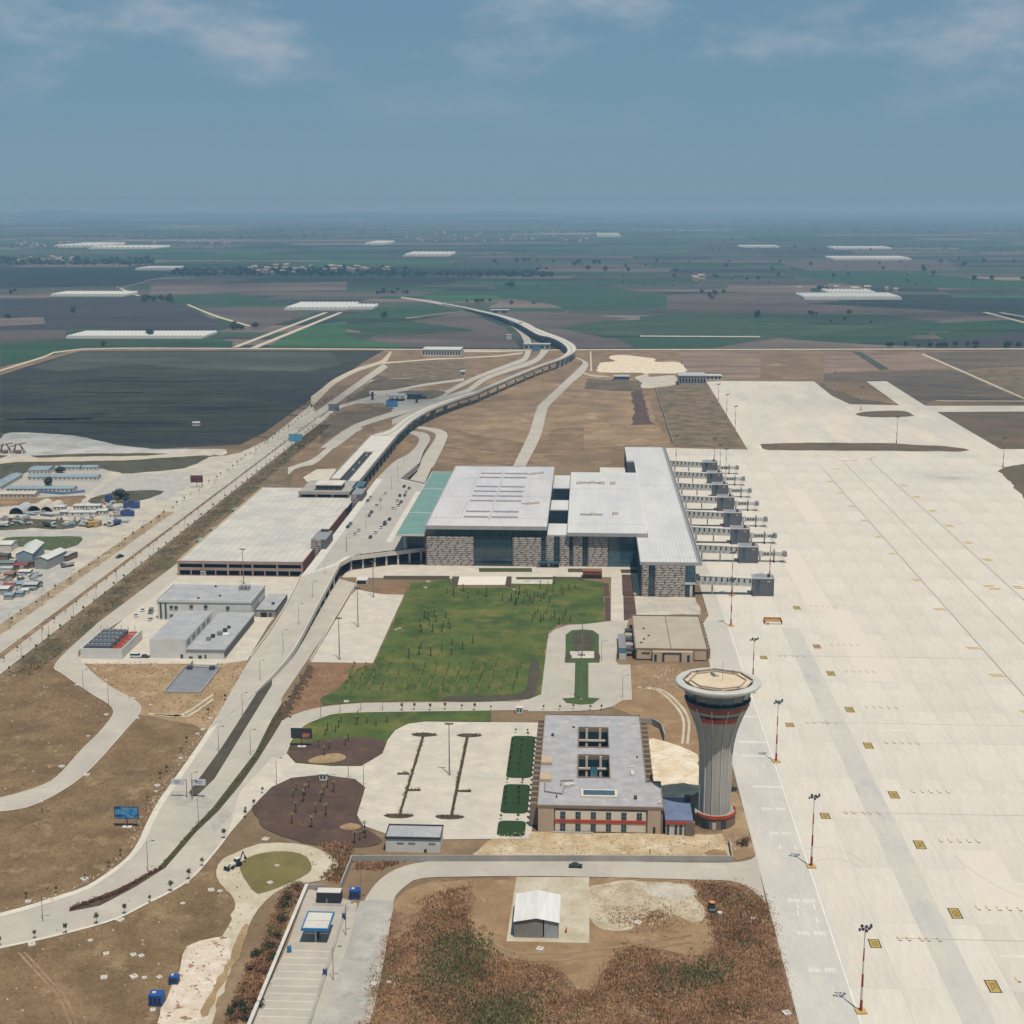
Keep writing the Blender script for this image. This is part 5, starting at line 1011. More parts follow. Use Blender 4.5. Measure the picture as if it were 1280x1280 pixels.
mb.box(22.6, 27.6, 471, 493.5, Hh + .01, Hh + .12); mb.build('roof', m_groof, ad)
ps = MB()
for x0, x1, y0, y1 in ((-15.3, 27.9, 470.4, 470.99), (-15.3, -15.01, 471, 562.8), (22.61, 22.9, 493.6, 562.8), (27.61, 27.9, 471, 493.8), (22.9, 27.6, 493.51, 493.8), (-15.3, 22.9, 562.51, 562.8)): ps.box(x0, x1, y0, y1, Hh - .4, Hh + .6)
for y0, y1 in ((497, 518.6), (527, 548)):
    ps.box(-1.8, 10.2, y0 - .4, y0 - .01, Hh + .13, Hh + .5); ps.box(-1.8, 10.2, y1 + .01, y1 + .4, Hh + .13, Hh + .5); ps.box(-1.8, -1.41, y0, y1, Hh + .13, Hh + .5); ps.box(9.81, 10.2, y0, y1, Hh + .13, Hh + .5)
ps.build('parapet', m_taup, ad)
for k, (y0, y1) in enumerate(((497, 518.6), (527, 548))):
    cy_ = MB().box(-1.4, 9.8, y0, y1, 0, .3).build('courtyard', m_dkgrey, ad)
    for z0, z1 in ((1, 3.6), (5, 7.8)): MB().box(-1.2, 9.6, y1 - .12, y1 - .02, z0, z1).build('window_band', m_glass, cy_)
    MB().box(-1.3, 9.7, y1 - .9, y1 - .15, 4.1, 4.7).build('balcony', m_cream, cy_)
    for x in (1.2, 6.4): MB().box(x, x + .9, y1 - .6, y1 - .14, .3, Hh).build('pilaster', m_cream, cy_)
    if k == 0: MB().box(3.0, 5.6, y0 + .1, y1 - 1.2, 4.8, 5.4).build('glass_bridge', m_glass_b, cy_); 
MB().box(-14.9, -9.5, 470.5, 470.97, 0, Hh - .5).build('corner_panel', m_beige, ad); MB().box(22.4, 26.8, 470.5, 470.97, 0, Hh - .5).build('corner_panel', m_beige, ad)
MB().box(-9.0, 21.8, 470.75, 470.97, .4, 7.9).build('front_panels', m_cream, ad); MB().box(-9.2, 22.0, 470.55, 470.74, 3.5, 4.7).build('red_band', m_orange, ad)
for i in range(6):
    x = -7.3 + 5.2 * i
    for z0, z1 in ((.6, 3.2), (4.9, 7.5)):
        if i == 5 and z0 < 1: continue
        w = MB().box(x, x + 1.75, 470.66, 470.74, z0, z1).build('window', m_glass, ad); b = MB(); b.box(x + .83, x + .92, 470.6, 470.65, z0, z1); b.box(x, x + 1.75, 470.6, 470.64, z0 + 1.2, z0 + 1.28); b.build('glazing_bar', m_vent, w)
MB().box(24.3, 25.1, 470.4, 470.49, .3, 2.6).build('door', m_dark, ad)
MB().box(-10, 4, 469.5, 470.3, 0, .5).build('plinth_step', m_fascia, ad)
for sx, n_, y0, dy in ((-15.9, 18, 474, 4.9), (23.0, 13, 497, 5.0)):
    for i in range(n_):
        y = y0 + i * dy; s0_ = sx - 1.8 if sx < 0 else sx; MB().box(s0_, s0_ + 2.5, y, y + 1.3, 1.0, Hh - .3).build('sun_louvre', m_taup, ad); MB().box(s0_ + .2, s0_ + 2.3, y + 1.6, y + 3.6, 4.4, 4.9).build('louvre_shelf', m_beige, ad)
for y in (508, 492): MB().box(-15, -11, y, y + 7, Hh + .13, Hh + 1.3).build('roof_box', m_beige, ad)
sk = MB().box(-.3, 12.2, 478.4, 484.6, Hh + .13, Hh + .9).build('skylight_kerb', m_cream, ad); MB().box(.5, 11.4, 479.4, 483.6, Hh + .9, Hh + .98).build('skylight', m_glass_b, sk)
for x, y, lx, ly, h in ((-6, 487, 2, 2, 1.2), (-4.2, 488.5, 1.6, 1.4, .9), (-9, 478, .5, .5, 1), (-12, 538, 1, 1, 1), (14, 551, 1.4, .6, .6), (17.5, 499, 1.2, 4, .8), (18, 478, 1, 2, .8), (20, 517, .6, .6, .6), (26, 474, 1.2, .8, 1), (-4, 548, 1, .6, .5), (17, 507, 2, .6, .5)):
    MB().box(x, x + lx, y, y + ly, Hh + .13, Hh + .13 + h).build('rooftop_unit', m_concw if lx > 1.1 else m_dkgrey, ad)
MB().tube([(-13, 490, Hh + .5), (-13, 483, Hh + .5), (-7, 481, Hh + .5), (-6, 488, Hh + .5)], .28, 6).build('duct', m_vent, ad); MB().tube([(-7.5, 489, Hh + .5), (-7.5, 493, Hh + .5), (-3, 493.5, Hh + .5)], .25, 6).build('duct', m_vent, ad)
rw_ = thing('curved_retaining_wall', 'curved grey retaining wall behind the office building', 'wall', (26, 540, 0))
parapet([(*C('V', 965, 165)[:2], 0), (*C('V', 1060, 170)[:2], 0), (*C('V', 1130, 210)[:2], 0), (*C('V', 1160, 300)[:2], 0)], 0, 3.0, .5, m_concg, rw_, 'wall')
# tan service building by the pier
tb = thing('fire_station', 'tan single storey service building with flat roof and brown piers', 'building', (41, 666, 0))
m_tan = mat('tan_roof', S(186, 176, 158), S(176, 166, 148), s1=8, s2=1, v=.05); m_tanw = flat('tan_panel', S(208, 186, 160), rough=.8)
MB().box(24.6, 58.2, 667, 724, 0, 5.3).build('walls', m_taup, tb); MB().box(24.8, 58, 667.2, 723.8, 5.31, 5.5).build('roof', m_tan, tb)
MB().box(33, 51.6, 724, 727, 0, 5.3).build('rear_wing', m_taup, tb)
ps = MB(); ps.box(24.4, 58.4, 666.6, 666.99, 5.0, 6.0); ps.box(24.2, 24.6, 667, 724, 5.0, 6.0); ps.box(58.2, 58.6, 667, 724, 5.0, 6.0); ps.box(24.4, 58.4, 724.01, 724.4, 5.35, 6.0); ps.box(41.1, 41.4, 667.1, 723.6, 5.51, 5.8); ps.build('parapet', m_taup, tb)
MB().box(25.2, 32.0, 666.5, 666.9, .8, 4.9).build('front_panel', m_tanw, tb); MB().box(27.4, 31.2, 666.4, 666.49, 3.2, 4.0).build('window', m_glass, tb)
MB().box(32.4, 51.4, 664.6, 666.9, 0, 4.9).build('front_wing', m_tanw, tb)
for x0, x1, z1 in ((33.2, 34.4, 3.6), (48.6, 49.8, 3.4)): MB().box(x0, x1, 664.5, 664.59, .2, z1).build('door', m_glass, tb)
fr = MB(); fr.box(37.0, 37.9, 664.3, 664.59, 0, 4.0); fr.box(45.1, 46.0, 664.3, 664.59, 0, 4.0); fr.box(37.0, 46.0, 664.3, 664.59, 4.0, 4.5); fr.build('bay_frame', m_dkgrey, tb); MB().box(38, 45, 664.52, 664.59, .1, 4).build('bay_door', m_tanw, tb)
MB().box(52, 57.6, 666.5, 666.9, .6, 4.8).build('front_panel', m_tanw, tb)
for i in range(9): y = 670 + i * 5.8; MB().box(58.65, 59.8, y, y + 2.4, 0, 5.2).build('pier', m_taup, tb)
for i in range(5): y = 672 + i * 8; MB().box(20.4, 24.1, y, y + 4, 2.6, 3.4).build('side_canopy', m_concg if i % 2 else m_dkgrey, tb)
MB().box(16.8, 20.3, 676, 700, 2.6, 3.0).build('canopy_roof', mat('grey_slate', S(150, 146, 150), S(138, 134, 140), s1=3, s2=.4, v=.07), tb); MB().box(16.6, 20.3, 668, 675.5, 0, 3.2).build('glazed_porch', m_glass, tb)
MB().box(16.8, 20.2, 667.2, 667.5, 0, 3).build('porch_wall', m_concw, tb)
for x, y in ((29, 700), (31, 688), (27, 676), (28.5, 682)): MB().box(x, x + 1.1, y, y + .9, 5.5, 6.0).build('roof_vent', m_dkgrey, tb)
# ------------------------------------------------------------------ utility buildings beside the ramp
m_wpan = mat('white_panel', S(226, 226, 222), S(214, 214, 211), s1=6, s2=.8, v=.04); m_groof2 = mat('grey_roof', S(180, 181, 183), S(164, 166, 170), S(196, 194, 190), s1=6, s2=.8, v=.1, rough=.7)
ua = thing('power_house', 'white utility building with two level grey roof beside the ramp', 'building', (-190, 657, 0))
MB().box(-204.6, -187.4, 658, 708.5, 0, 9.3).build('high_block', m_wpan, ua); MB().box(-204.3, -187.7, 658.3, 708.2, 9.31, 9.5).build('high_roof', m_groof2, ua)
MB().box(-187.3, -169.2, 658, 722, 0, 4.6).build('low_block', m_wpan, ua); MB().box(-187.2, -168.6, 657.4, 722.3, 4.61, 5.0).build('low_roof', m_groof2, ua)
for i in range(5): y = 661 + i * 9.2; MB().box(-187.39, -187.25, y, y + 5.5, 5.9, 7.9).build('clerestory_window', m_glass, ua)
MB().box(-169.19, -169.0, 659, 721, .3, 3.8).build('louvre_wall', m_dkgrey, ua); MB().box(-169.0, -168.7, 657.5, 722, 4.0, 4.6).build('eaves_beam', m_wpan, ua)
for x, y, s_ in ((-178, 680, 2.2), (-176.5, 686, 1.8), (-180, 676, 1.8), (-181, 671, 2.0), (-175.8, 692, 1.4)): MB().box(x, x + s_, y, y + s_, 5.0, 5.0 + s_ * .9).build('rooftop_unit', m_vent if s_ > 1.9 else m_dkgrey, ua)
MB().box(-175, -172, 679, 683, 5.0, 5.8).build('rooftop_unit', m_wpan, ua)
for x, w_, z1 in ((-190, 1.2, 2.2), (-178.5, .8, 2.2), (-186, 1.8, 1.2), (-181.5, 1.6, 1.8)): MB().box(x, x + w_, 657.85, 657.97, .1, z1).build('door', m_dkgrey, ua)
ub = thing('chiller_hall', 'white utility building with grey roof behind the power house', 'building', (-195, 722, 0))
MB().box(-220, -171, 724, 757, 0, 10).build('walls', m_wpan, ub); MB().box(-219.7, -171.3, 724.3, 756.7, 10.01, 10.2).build('roof', m_groof2, ub)
pp = MB(); pp.box(-220.2, -170.8, 723.6, 723.99, 9.4, 10.8); pp.box(-220.4, -220.01, 724, 757, 9.4, 10.8); pp.box(-170.99, -170.6, 724, 757, 9.4, 10.8); pp.build('parapet', m_wpan, ub)
for x in (-218.6, -216): MB().box(x, x + .9, 723.5, 723.59, .8, 9).build('window_strip', m_glass, ub)
for x, z in ((-213.5, 6.2), (-213.5, 1.4), (-203, 6.6), (-195.5, 6.6), (-184, 6.2), (-211, 6)): MB().box(x, x + 1.8, 723.5, 723.59, z, z + 1.4).build('window', m_glass, ub)
for x in (-182.5, -180.5, -178.5): MB().box(x, x + 1.4, 746, 750, 10.2, 12.4).build('exhaust_stack', m_vent, ub)
for x, y in ((-200, 728), (-197, 752), (-190, 733)): MB().box(x, x + 1, y, y + 1, 10.2, 11).build('rooftop_unit', m_dkgrey, ub)
for y in (728, 733, 738): MB().box(-170.59, -170.5, y, y + 2, 4.5, 6.5).build('window', m_glass, ub)
uc = thing('substation_block', 'small pale block with flat roof between utility hall and ramp', 'building', (-164, 722, 0))
MB().box(-170, -160, 730.5, 762, 0, 4).build('walls', m_concg, uc); MB().box(-170.2, -159.8, 730.2, 762.2, 4.01, 4.3).build('roof', m_groof2, uc)
MB().box(-167.6, -164.4, 730.1, 730.19, 0, 2.8).build('bay_door', m_dark, uc); MB().box(-163.4, -161.8, 730.1, 730.19, 1, 2.5).build('window', m_glass, uc); MB().box(-164, -162.5, 740, 742, 4.3, 5.2).build('rooftop_unit', m_dkgrey, uc)
uh = thing('cooling_plant', 'white walled plant yard with rows of grey cooling fans', 'plant yard', (-227, 655, 0))
for a in ((-237, -217.2, 655.4, 655.8), (-217.6, -217.2, 655.8, 688), (-237, -236.6, 655.8, 688)): MB().box(*a, 0, 5.2).build('yard_wall', m_wpan, uh)
MB().box(-236.6, -217.6, 655.8, 688, 0, 1.5).build('yard_floor', m_concg, uh)
for r_ in range(5):
    c_ = MB().box(-235.8, -223.4, 658 + r_ * 6, 661.4 + r_ * 6, 1.5, 5.8).build('chiller', mat('chiller_grey', S(112, 116, 124), S(98, 102, 110), s1=2, s2=.4, v=.1), uh)
    for q in range(6): MB().cone(-234.6 + q * 2, 659.7 + r_ * 6, 5.8, 6.5, .8, .8, 10).build('fan', m_vent, c_)
for i in range(4):
    MB().tube([(-222 + i * .9, 657.5, 4.6), (-222 + i * .9, 686, 4.6)], .25, 6).build('pipe', m_orange, uh); 
for i in range(5): MB().tube([(-223.2, 660 + i * 6, 4.9), (-218.2, 660 + i * 6, 4.9)], .22, 6).build('pipe', m_orange, uh)
for i in range(6): MB().box(-238 + i * 3.4, -237.8 + i * 3.4, 688.1, 688.3, 0, 7).build('screen_post', m_vent, uh)
ut = thing('basin', 'sunken grey concrete basin with water proof lining in the dirt', 'basin', (-176, 625, 0))
MB().box(-183.6, -168, 608.8, 643.5, .1, .4).build('basin_floor', mat('grey_lining', S(128, 132, 140), S(144, 146, 150), s1=6, s2=.6, v=.08, rough=.5), ut)
for a in ((-184.2, -167.4, 608, 608.7), (-184.2, -183.7, 608.7, 645), (-167.9, -167.4, 608.7, 645), (-183.6, -168, 643.6, 645)): MB().box(*a, 0, 1.0).build('basin_wall', m_concg, ut)
for x in (-182.5, -172): MB().box(x, x + 2.4, 640.5, 643, .4, 1.8).build('pump_plinth', m_dkgrey, ut)
MB().box(-182.6, -181.9, 644, 650, 0, 2.2).build('access_wall', m_concw, ut); MB().box(-180, -170, 646, 650, 0, 1.2).build('access_deck', m_concw, ut)
# ------------------------------------------------------------------ sheds, walls and the fuel yard
ws = thing('white_shed', 'white box shed with grey roof sheets behind the perimeter wall', 'shed', (-55, 452, 0))
MB().box(-64.8, -46.6, 452.2, 462, 0, 4.9).build('walls', m_wpan, ws); pp = MB(); pp.box(-65, -46.4, 451.9, 452.19, 4.7, 5.5); pp.box(-65, -64.7, 452.2, 462.2, 4.9, 5.5); pp.box(-46.7, -46.4, 452.2, 462.2, 4.9, 5.5); pp.box(-65, -46.4, 462.01, 462.3, 4.7, 5.5); pp.build('parapet', m_dkgrey, ws)
for x0, x1 in ((-64.6, -57.6), (-57.4, -46.8)): MB().box(x0, x1, 452.3, 461.8, 4.91, 5.1).build('roof_panel', m_groof2, ws)
for x in (-61, -57.2, -50.5): MB().box(x, x + 2.3, 452.05, 452.15, 3.0, 3.5).build('vent_grille', m_vent, ws)
MB().box(-52, -51.1, 452.05, 452.15, 0, 1.2).build('hatch', m_dkgrey, ws)
mh = thing('metal_shed', 'pale steel shed with shallow gable roof and open front in the scrub', 'shed', (-13, 395, 0))
MB().add([(-19.3, 395.4, 5.3), (-12.9, 395.4, 6.5), (-12.9, 413, 6.5), (-19.3, 413, 5.3), (-6.4, 395.4, 5.3), (-6.4, 413, 5.3)], [(0, 1, 2, 3), (1, 4, 5, 2)]).add([(-19.6, 395.2, 5.35), (-12.9, 395.2, 6.62), (-12.9, 413.3, 6.62), (-19.6, 413.3, 5.35), (-6.1, 395.2, 5.35), (-6.1, 413.3, 5.35)], [(0, 1, 2, 3), (1, 4, 5, 2)]).build('roof', mat('white_sheet_roof', S(230, 230, 226), S(216, 216, 212), s1=5, s2=.6, v=.05, stretch=(3, .3, 1)), mh)
m_sheet = mat('steel_sheet', S(176, 180, 186), S(158, 160, 166), s1=3, s2=.5, v=.06, rough=.5)
MB().box(-19.3, -19.15, 395.6, 413, 0, 5.3).build('side_wall', m_sheet, mh); MB().box(-6.55, -6.4, 395.6, 413, 0, 5.3).build('side_wall', m_sheet, mh); MB().box(-19.1, -6.6, 412.8, 413, 0, 5.4).build('back_wall', m_sheet, mh)
MB().add([(-19.1, 395.7, 0), (-11.0, 395.7, 0), (-11.0, 395.7, 6.1), (-12.9, 395.7, 6.45), (-19.1, 395.7, 5.25)], [(0, 1, 2, 3, 4)]).build('front_sheeting', mat('grey_sheet', S(150, 146, 138), S(136, 132, 126), s1=2, s2=.5, v=.08), mh)
MB().add([(-10.6, 395.7, 0), (-6.6, 395.7, 0), (-6.6, 395.7, 5.25), (-10.6, 395.7, 6.0)], [(0, 1, 2, 3)]).build('front_door', m_sheet, mh)
MB().box(-4.4, -4.0, 399, 400.6, .2, 1.2).build('red_drum', m_red, mh)
fy = thing('perimeter_wall', 'long grey concrete perimeter wall along the site road', 'wall', (-10, 446, 0))
pts = [(-74.7, 443.8, 0), (-43.3, 445.6, 0), (6.4, 448.1, 0), (49.3, 449.8, 0)]
for a, b in zip(pts, pts[1:]): parapet([a, b], 0, 2.3, .35, m_concg, fy, 'wall_panel')
parapet([(-74.7, 443.6, 0), (-75.0, 423.7, 0)], 0, 2.5, .4, m_concg, fy, 'wall_panel'); parapet([(49.3, 449.8, 0), (49.6, 464, 0)], 0, 2.0, .35, m_concg, fy, 'wall_panel')
fn = MB()
for i in range(60): x = -44 + i * .9; fn.box(x - .03, x + .03, 446.3 + .05 * i, 446.36 + .05 * i, 2.2, 3.6)
fn.build('wire_fence', m_vent, fy, kind='stuff')
yw = thing('fuel_yard_wall', 'low pale wall enclosing the fuel yard with marked bays', 'wall', (-85, 390, 0))
parapet([(-85.3, 423.2, 0), (-85.9, 388.7, 0), (-85.4, 335, 0)], 0, 1.9, .35, m_concg, yw, 'wall_panel'); parapet([(-85.3, 423.2, 0), (-80.5, 423.4, 0)], 0, 1.9, .35, m_concg, yw, 'wall_panel')
cp_ = MB(); cp_.box(-86.2, -85.2, 330, 423.4, 1.9, 2.0); cp_.build('coping', m_concw, yw)
bc = thing('plant_container', 'black ribbed equipment block with pale roof in the fuel yard', 'container', (-77, 414, 0))
MB().box(-81, -73.5, 414.2, 417.6, 0, 3.6).build('body', mat('black_sheet', S(52, 54, 58), S(62, 64, 68), s1=.5, s2=.2, v=.1, stretch=(4, 1, .2)), bc); MB().box(-80.9, -73.6, 414.3, 417.5, 3.6, 3.75).build('roof', m_concw, bc)
for i in range(24): MB().box(-80.9 + i * .31, -80.78 + i * .31, 414.1, 414.19, .1, 3.5).build('rib', m_dkgrey, bc)
MB().box(-78.0, -77.6, 414.0, 414.09, .3, 1.8).build('handle_plate', m_vent, bc); MB().box(-82, -72.5, 412.6, 414, 0, .35).build('step', m_concg, bc)
fc = thing('fuel_canopy', 'blue edged white canopy over a fuel pump', 'canopy', (-76.6, 393, 0))
m_blue = flat('blue_paint', S(40, 128, 190), rough=.5)
MB().box(-80.3, -73.1, 388.6, 393.3, 5.0, 5.25).build('roof_panel', m_concw, fc); MB().box(-80.3, -73.1, 393.5, 398.3, 5.0, 5.25).build('roof_panel', m_concw, fc)
for a in ((-80.7, -72.7, 388.1, 388.55), (-80.7, -72.7, 398.35, 398.8), (-80.7, -80.35, 388.55, 398.35), (-73.05, -72.7, 388.55, 398.35)): MB().box(*a, 4.6, 5.4).build('fascia', m_blue, fc)
for y in (389.6, 396.6): MB().box(-77.0, -76.5, y, y + .5, 0, 4.95).build('column', m_concw, fc)
MB().box(-77.4, -76.2, 391.4, 393.0, 0, 1.9).build('pump', m_dkgrey, fc); MB().box(-78, -75.6, 390.4, 394, 0, .2).build('pump_island', m_concw, fc)
mk = MB()
for i in range(14): mk.box(-84.8 + .1 * 0, -71.8 + .08 * i, 384.5 - i * 3.9, 384.72 - i * 3.9, .25, .256)
mk.build('bay_lines', m_wpaint, yw, kind='stuff')
parapet([(-71.4, 412, .2), (-70.4, 330, .2)], 0, .5, .8, m_concg, yw, 'kerb_wall')
for (x, y, lab) in ((-83.4, 384, 'small blue tank beside the fuel yard wall'), (-70.9, 404.5, 'small blue cabinet on the fuel yard kerb'), (-70.9, 371.5, 'blue cabinet by lamp on fuel yard kerb')):
    q = thing('blue_tank', lab, 'tank', (x, y, 0)); 
    MB().box(x - .5, x + .5, y - .6, y + .6, .45, 2.0).build('body', m_blue if x < -80 else flat('navy_paint', S(58, 70, 130)), q); MB().box(x - .6, x + .6, y - .7, y + .7, .25, .44).build('base', m_dkgrey, q); MB().cone(x, y, 2.0, 2.25, .2, .2, 8).build('cap', m_concw, q)
# ================================================================== masts, lamps, signs, vehicles, people, plants
def hgt(b, y_top):
    """height at which a post standing at b reaches photo row y_top"""
    X, Y = b[0], b[1]; f = -X * math.sin(YAW) + Y * math.cos(YAW); a, c = 0.0, 90.0
    for _ in range(40):
        m = (a + c) / 2; u = m - CAM_H; d = f * math.cos(PIT) - u * math.sin(PIT); v = f * math.sin(PIT) + u * math.cos(PIT)
        if 640 - F_PX * v / d > y_top: a = m
        else: c = m
    return a
m_metal = flat('galvanised_steel', S(150, 152, 152), rough=.45, metal=.3); m_wred = flat('mast_red', S(160, 40, 36), rough=.6); m_wwhite = flat('mast_white', S(222, 220, 214), rough=.6)
# apron floodlight masts, banded red and white
mt = thing('floodlight_mast', '', 'light mast', None, 'floodlight masts on the apron')
for i in range(6):
    z0, z1 = i * 3.7, (i + 1) * 3.7; MB().cone(0, 0, z0, z1, .42 - .05 * i, .42 - .05 * (i + 1), 8).build('mast_band', m_wred if i % 2 == 0 else m_wwhite, mt)
MB().cone(0, 0, 22.2, 24.4, .12, .10, 6).build('mast_top', m_metal, mt); MB().box(-1.4, 1.4, -1.4, 1.4, 0, .45).build('plinth', flat('yellow_plinth', S(204, 176, 110)), mt)
hd = MB(); hd.tube([(-1.6, 0, 24), (1.8, 0, 24)], .09, 5); hd.tube([(0, -1.2, 24.2), (0, 1.2, 24.2)], .09, 5); hd.build('head_frame', m_metal, mt)
for x, y, z in ((-1.6, -.3, 23.9), (-.9, -.8, 24.3), (0, -1.1, 23.9), (.8, -.8, 24.4), (1.5, -.2, 24.9), (1.7, .4, 24.4), (.6, .8, 24.1), (-.6, .9, 24.3)):
    MB().obox(x, y, .65, .45, z - .3, z + .35, x).build('floodlight', m_dkgrey, mt)
mb_px = [(1076, 1266), (1014, 1084.5), (970, 953), (940.5, 866), (913.6, 783), (914.5, 745), (962, 722), (899.7, 594), (907, 600)] + [(730 + x / 5.818, 430 + y / 5.818) for x, y in ((975, 460), (1036, 545), (1098, 640), (668, 880), (946, 905))] + [(1030 + x / 5.12, 420 + y / 5.12) for x, y in ((463, 692), (1145, 842), (235, 478), (64, 372))]
lb = ['red and white floodlight mast on the apron, %s' % t for t in ('nearest the bottom edge', 'second from the bottom edge', 'third from the bottom edge, beside the tower', 'just behind the control tower roof', 'in front of the first jet bridge', 'before the first jet bridge corridor', 'at the second jet bridge', 'behind the last jet bridge tower', 'right of the last jet bridge tower', 'on the far apron edge, farthest of three', 'on the far apron edge, middle of three', 'on the far apron edge, nearest of three', 'at the far end of the pier', 'beyond the last jet bridge', 'on the long grass island', 'by the grass island at the far right', 'by the oval grass island', 'on the far grass verge')]
spots = []
for p in mb_px:
    b = P(*p); spots.append((b[0], b[1], .26, rng.random() * .4, 1.0))
spread(mt, spots, lb)
# street lamps
lp = thing('street_lamp', '', 'street lamp', None, 'street lamps')
MB().cone(0, 0, 0, 10, .13, .08, 6).build('pole', m_metal, lp); MB().tube([(0, 0, 9.8), (.8, 0, 10.4), (2.0, 0, 10.55)], .06, 5).build('arm', m_metal, lp); MB().box(1.6, 2.5, -.18, .18, 10.42, 10.6).build('lamp_head', m_dkgrey, lp); MB().cone(0, 0, 0, .5, .25, .2, 6).build('base', m_concg, lp)
L_ = []; LL = []
def lamps(c, pts, lab, z=0.0, rz=0.0):
    for q in pts: b = C(c, q[0], q[1], z); L_.append((b[0], b[1], z, rz + rng.uniform(-.15, .15), 1)); LL.append(lab)
lamps('M', [(393, 320), (512, 395), (200, 90)], 'slim grey street lamp on the winding side road by the power house')
lamps('M', [(1030, 600), (1142, 435), (1225, 275), (905, 825), (1180, 615), (935, 945)], 'slim grey street lamp on the access road median near the ramp', .3)
lamps('N', [(697, 335), (202, 568)], 'slim grey street lamp at the bend of the access road', .3)
lamps('L', [(22, 455), (360, 435), (230, 150), (320, 120), (615, 165), (418, 110), (520, 108), (432, 470)], 'slim grey street lamp on the loop road by the small car park')
lamps('J', [(53, 505), (127, 375), (192, 265), (250, 165), (350, 50)], 'slim grey street lamp on the ramp parapet', 4.5)
lamps('a', [(625, 840), (470, 1020), (830, 520), (880, 460), (740, 690)], 'slim grey street lamp on the raised forecourt island', 8.0)
lamps('E', [(1057, 190), (1085, 160)], 'slim grey street lamp beside the far ramp', 3)
lamps('K', [(420, 580), (540, 790), (115, 450)], 'slim grey street lamp on the forecourt loop')
A0, A1 = Vector(P(0, 797)), Vector(P(430, 491)); B0, B1 = Vector(P(0, 845)), Vector(P(395, 531))
for i in range(22): k = (i + .3) / 22; q = A0.lerp(A1, k); L_.append((q.x - .5, q.y, 0, R(-20), .9)); LL.append('slim grey street lamp along the left dual carriageway')
for i in range(22): k = (i + .7) / 22; q = B0.lerp(B1, k); L_.append((q.x + .5, q.y, 0, R(160), .9)); LL.append('slim grey street lamp along the left dual carriageway')
lamps('b', [(110, 600), (300, 545), (540, 480), (800, 560), (940, 430), (1190, 480), (540, 720), (330, 820)], 'slim grey street lamp by the filling station roads')
lamps('d', [(400, 500), (720, 600), (250, 640), (80, 720)], 'slim grey street lamp by the toll gate')
lamps('O', [(627, 745), (765, 345), (690, 520)], 'slim grey street lamp in the fuel yard')
spread(lp, L_, LL)
tm = thing('tall_light_mast', '', 'light mast', None, 'tall grey light masts')
MB().cone(0, 0, 0, 20, .3, .14, 8).build('pole', m_metal, tm); MB().tube([(-1.3, 0, 20), (1.3, 0, 20)], .09, 5).build('crossbar', m_metal, tm)
for x in (-1.2, -.4, .4, 1.2): MB().box(x - .3, x + .3, -.35, .1, 19.8, 20.4).build('floodlight', m_dkgrey, tm)
MB().box(-.6, .6, -.6, .6, 0, .4).build('base', m_concg, tm)
tp = [C('J', 318, 545), C('J', 405, 390), C('J', 478, 252), C('L', 835, 410), C('K', 303, 800), C('K', 309, 545), C('g', 665, 588)]
spread(tm, [(p[0], p[1], .3, 0, 1.0) for p in tp], ['tall grey light mast on the coach bay, ' + t for t in ('nearest of three', 'middle of three', 'farthest of three')] + ['tall grey light mast in the small car park', 'tall grey light mast at the foot of the forecourt island', 'tall grey light mast on the forecourt island cross walk', 'tall grey light mast in front of the parking garage'])
# ------------------------------------------------------------------ signs
def art(name, cols, scale, seed):
    m = bpy.data.materials.new(name); m.use_nodes = True; t = m.node_tree; b = t.nodes['Principled BSDF']; b.inputs['Roughness'].default_value = .35
    tcn = t.nodes.new('ShaderNodeTexCoord'); mpn = t.nodes.new('ShaderNodeMapping'); mpn.inputs['Scale'].default_value = scale; mpn.inputs['Location'].default_value = (seed, seed, 0); t.links.new(tcn.outputs['Object'], mpn.inputs[0])
    n = t.nodes.new('ShaderNodeTexNoise'); n.inputs['Scale'].default_value = 1; n.inputs['Detail'].default_value = 3; t.links.new(mpn.outputs[0], n.inputs[0])
    cr = t.nodes.new('ShaderNodeValToRGB'); t.links.new(n.outputs[0], cr.inputs[0]); e = cr.color_ramp.elements
    e[0].position = .3; e[0].color = (*cols[0], 1); e[1].position = .72; e[1].color = (*cols[-1], 1)
    for i, c in enumerate(cols[1:-1]): q = e.new(.42 + .16 * i); q.color = (*c, 1)
    t.links.new(cr.outputs[0], b.inputs[0]); return m
def billboard(base, w, z0, z1, m, lab, tilt=0.0, split=None):
    t = thing('billboard', lab, 'billboard', (base[0], base[1], 0)); x, y = base[0], base[1]
    MB().obox(x, y + .25, w, .5, z0, z1, tilt).build('frame', m_dkgrey, t)
    f = MB().obox(x, y - .03, w - .5, .06, z0 + .25, z1 - .25, tilt).build('poster', m, t)
    MB().cone(x, y + .25, 0, z0, .22, .22, 8).build('post', m_dkgrey, t); MB().box(x - 1.6, x + 1.6, y - .8, y + 1.0, 0, .35).build('footing', m_concw, t)
    if split: MB().obox(x + w * .22, y - .1, w * .36, .05, z0 + .5, z0 + (z1 - z0) * .55, 0).build('poster_shape', split, t)
    return t
bA = C('M', 598, 958); billboard(bA, 8.4, 3.2, 7.6, art('blue_poster', [S(20, 80, 150), S(30, 120, 190), S(110, 180, 215), S(30, 100, 170)], (.45, .45, .8), 4), 'blue and pale poster billboard on one post in the dry field')
b2 = C('L', 140, 278); billboard(b2, 8.4, 3.6, 7.8, art('dark_poster', [S(38, 48, 56), S(44, 56, 64), S(36, 44, 50)], (.2, .2, .3), 2), 'dark billboard with orange shape on the loop road island', split=art('orange_shape', [S(196, 128, 98), S(160, 74, 48), S(210, 150, 120)], (.6, .6, 1.2), 1))
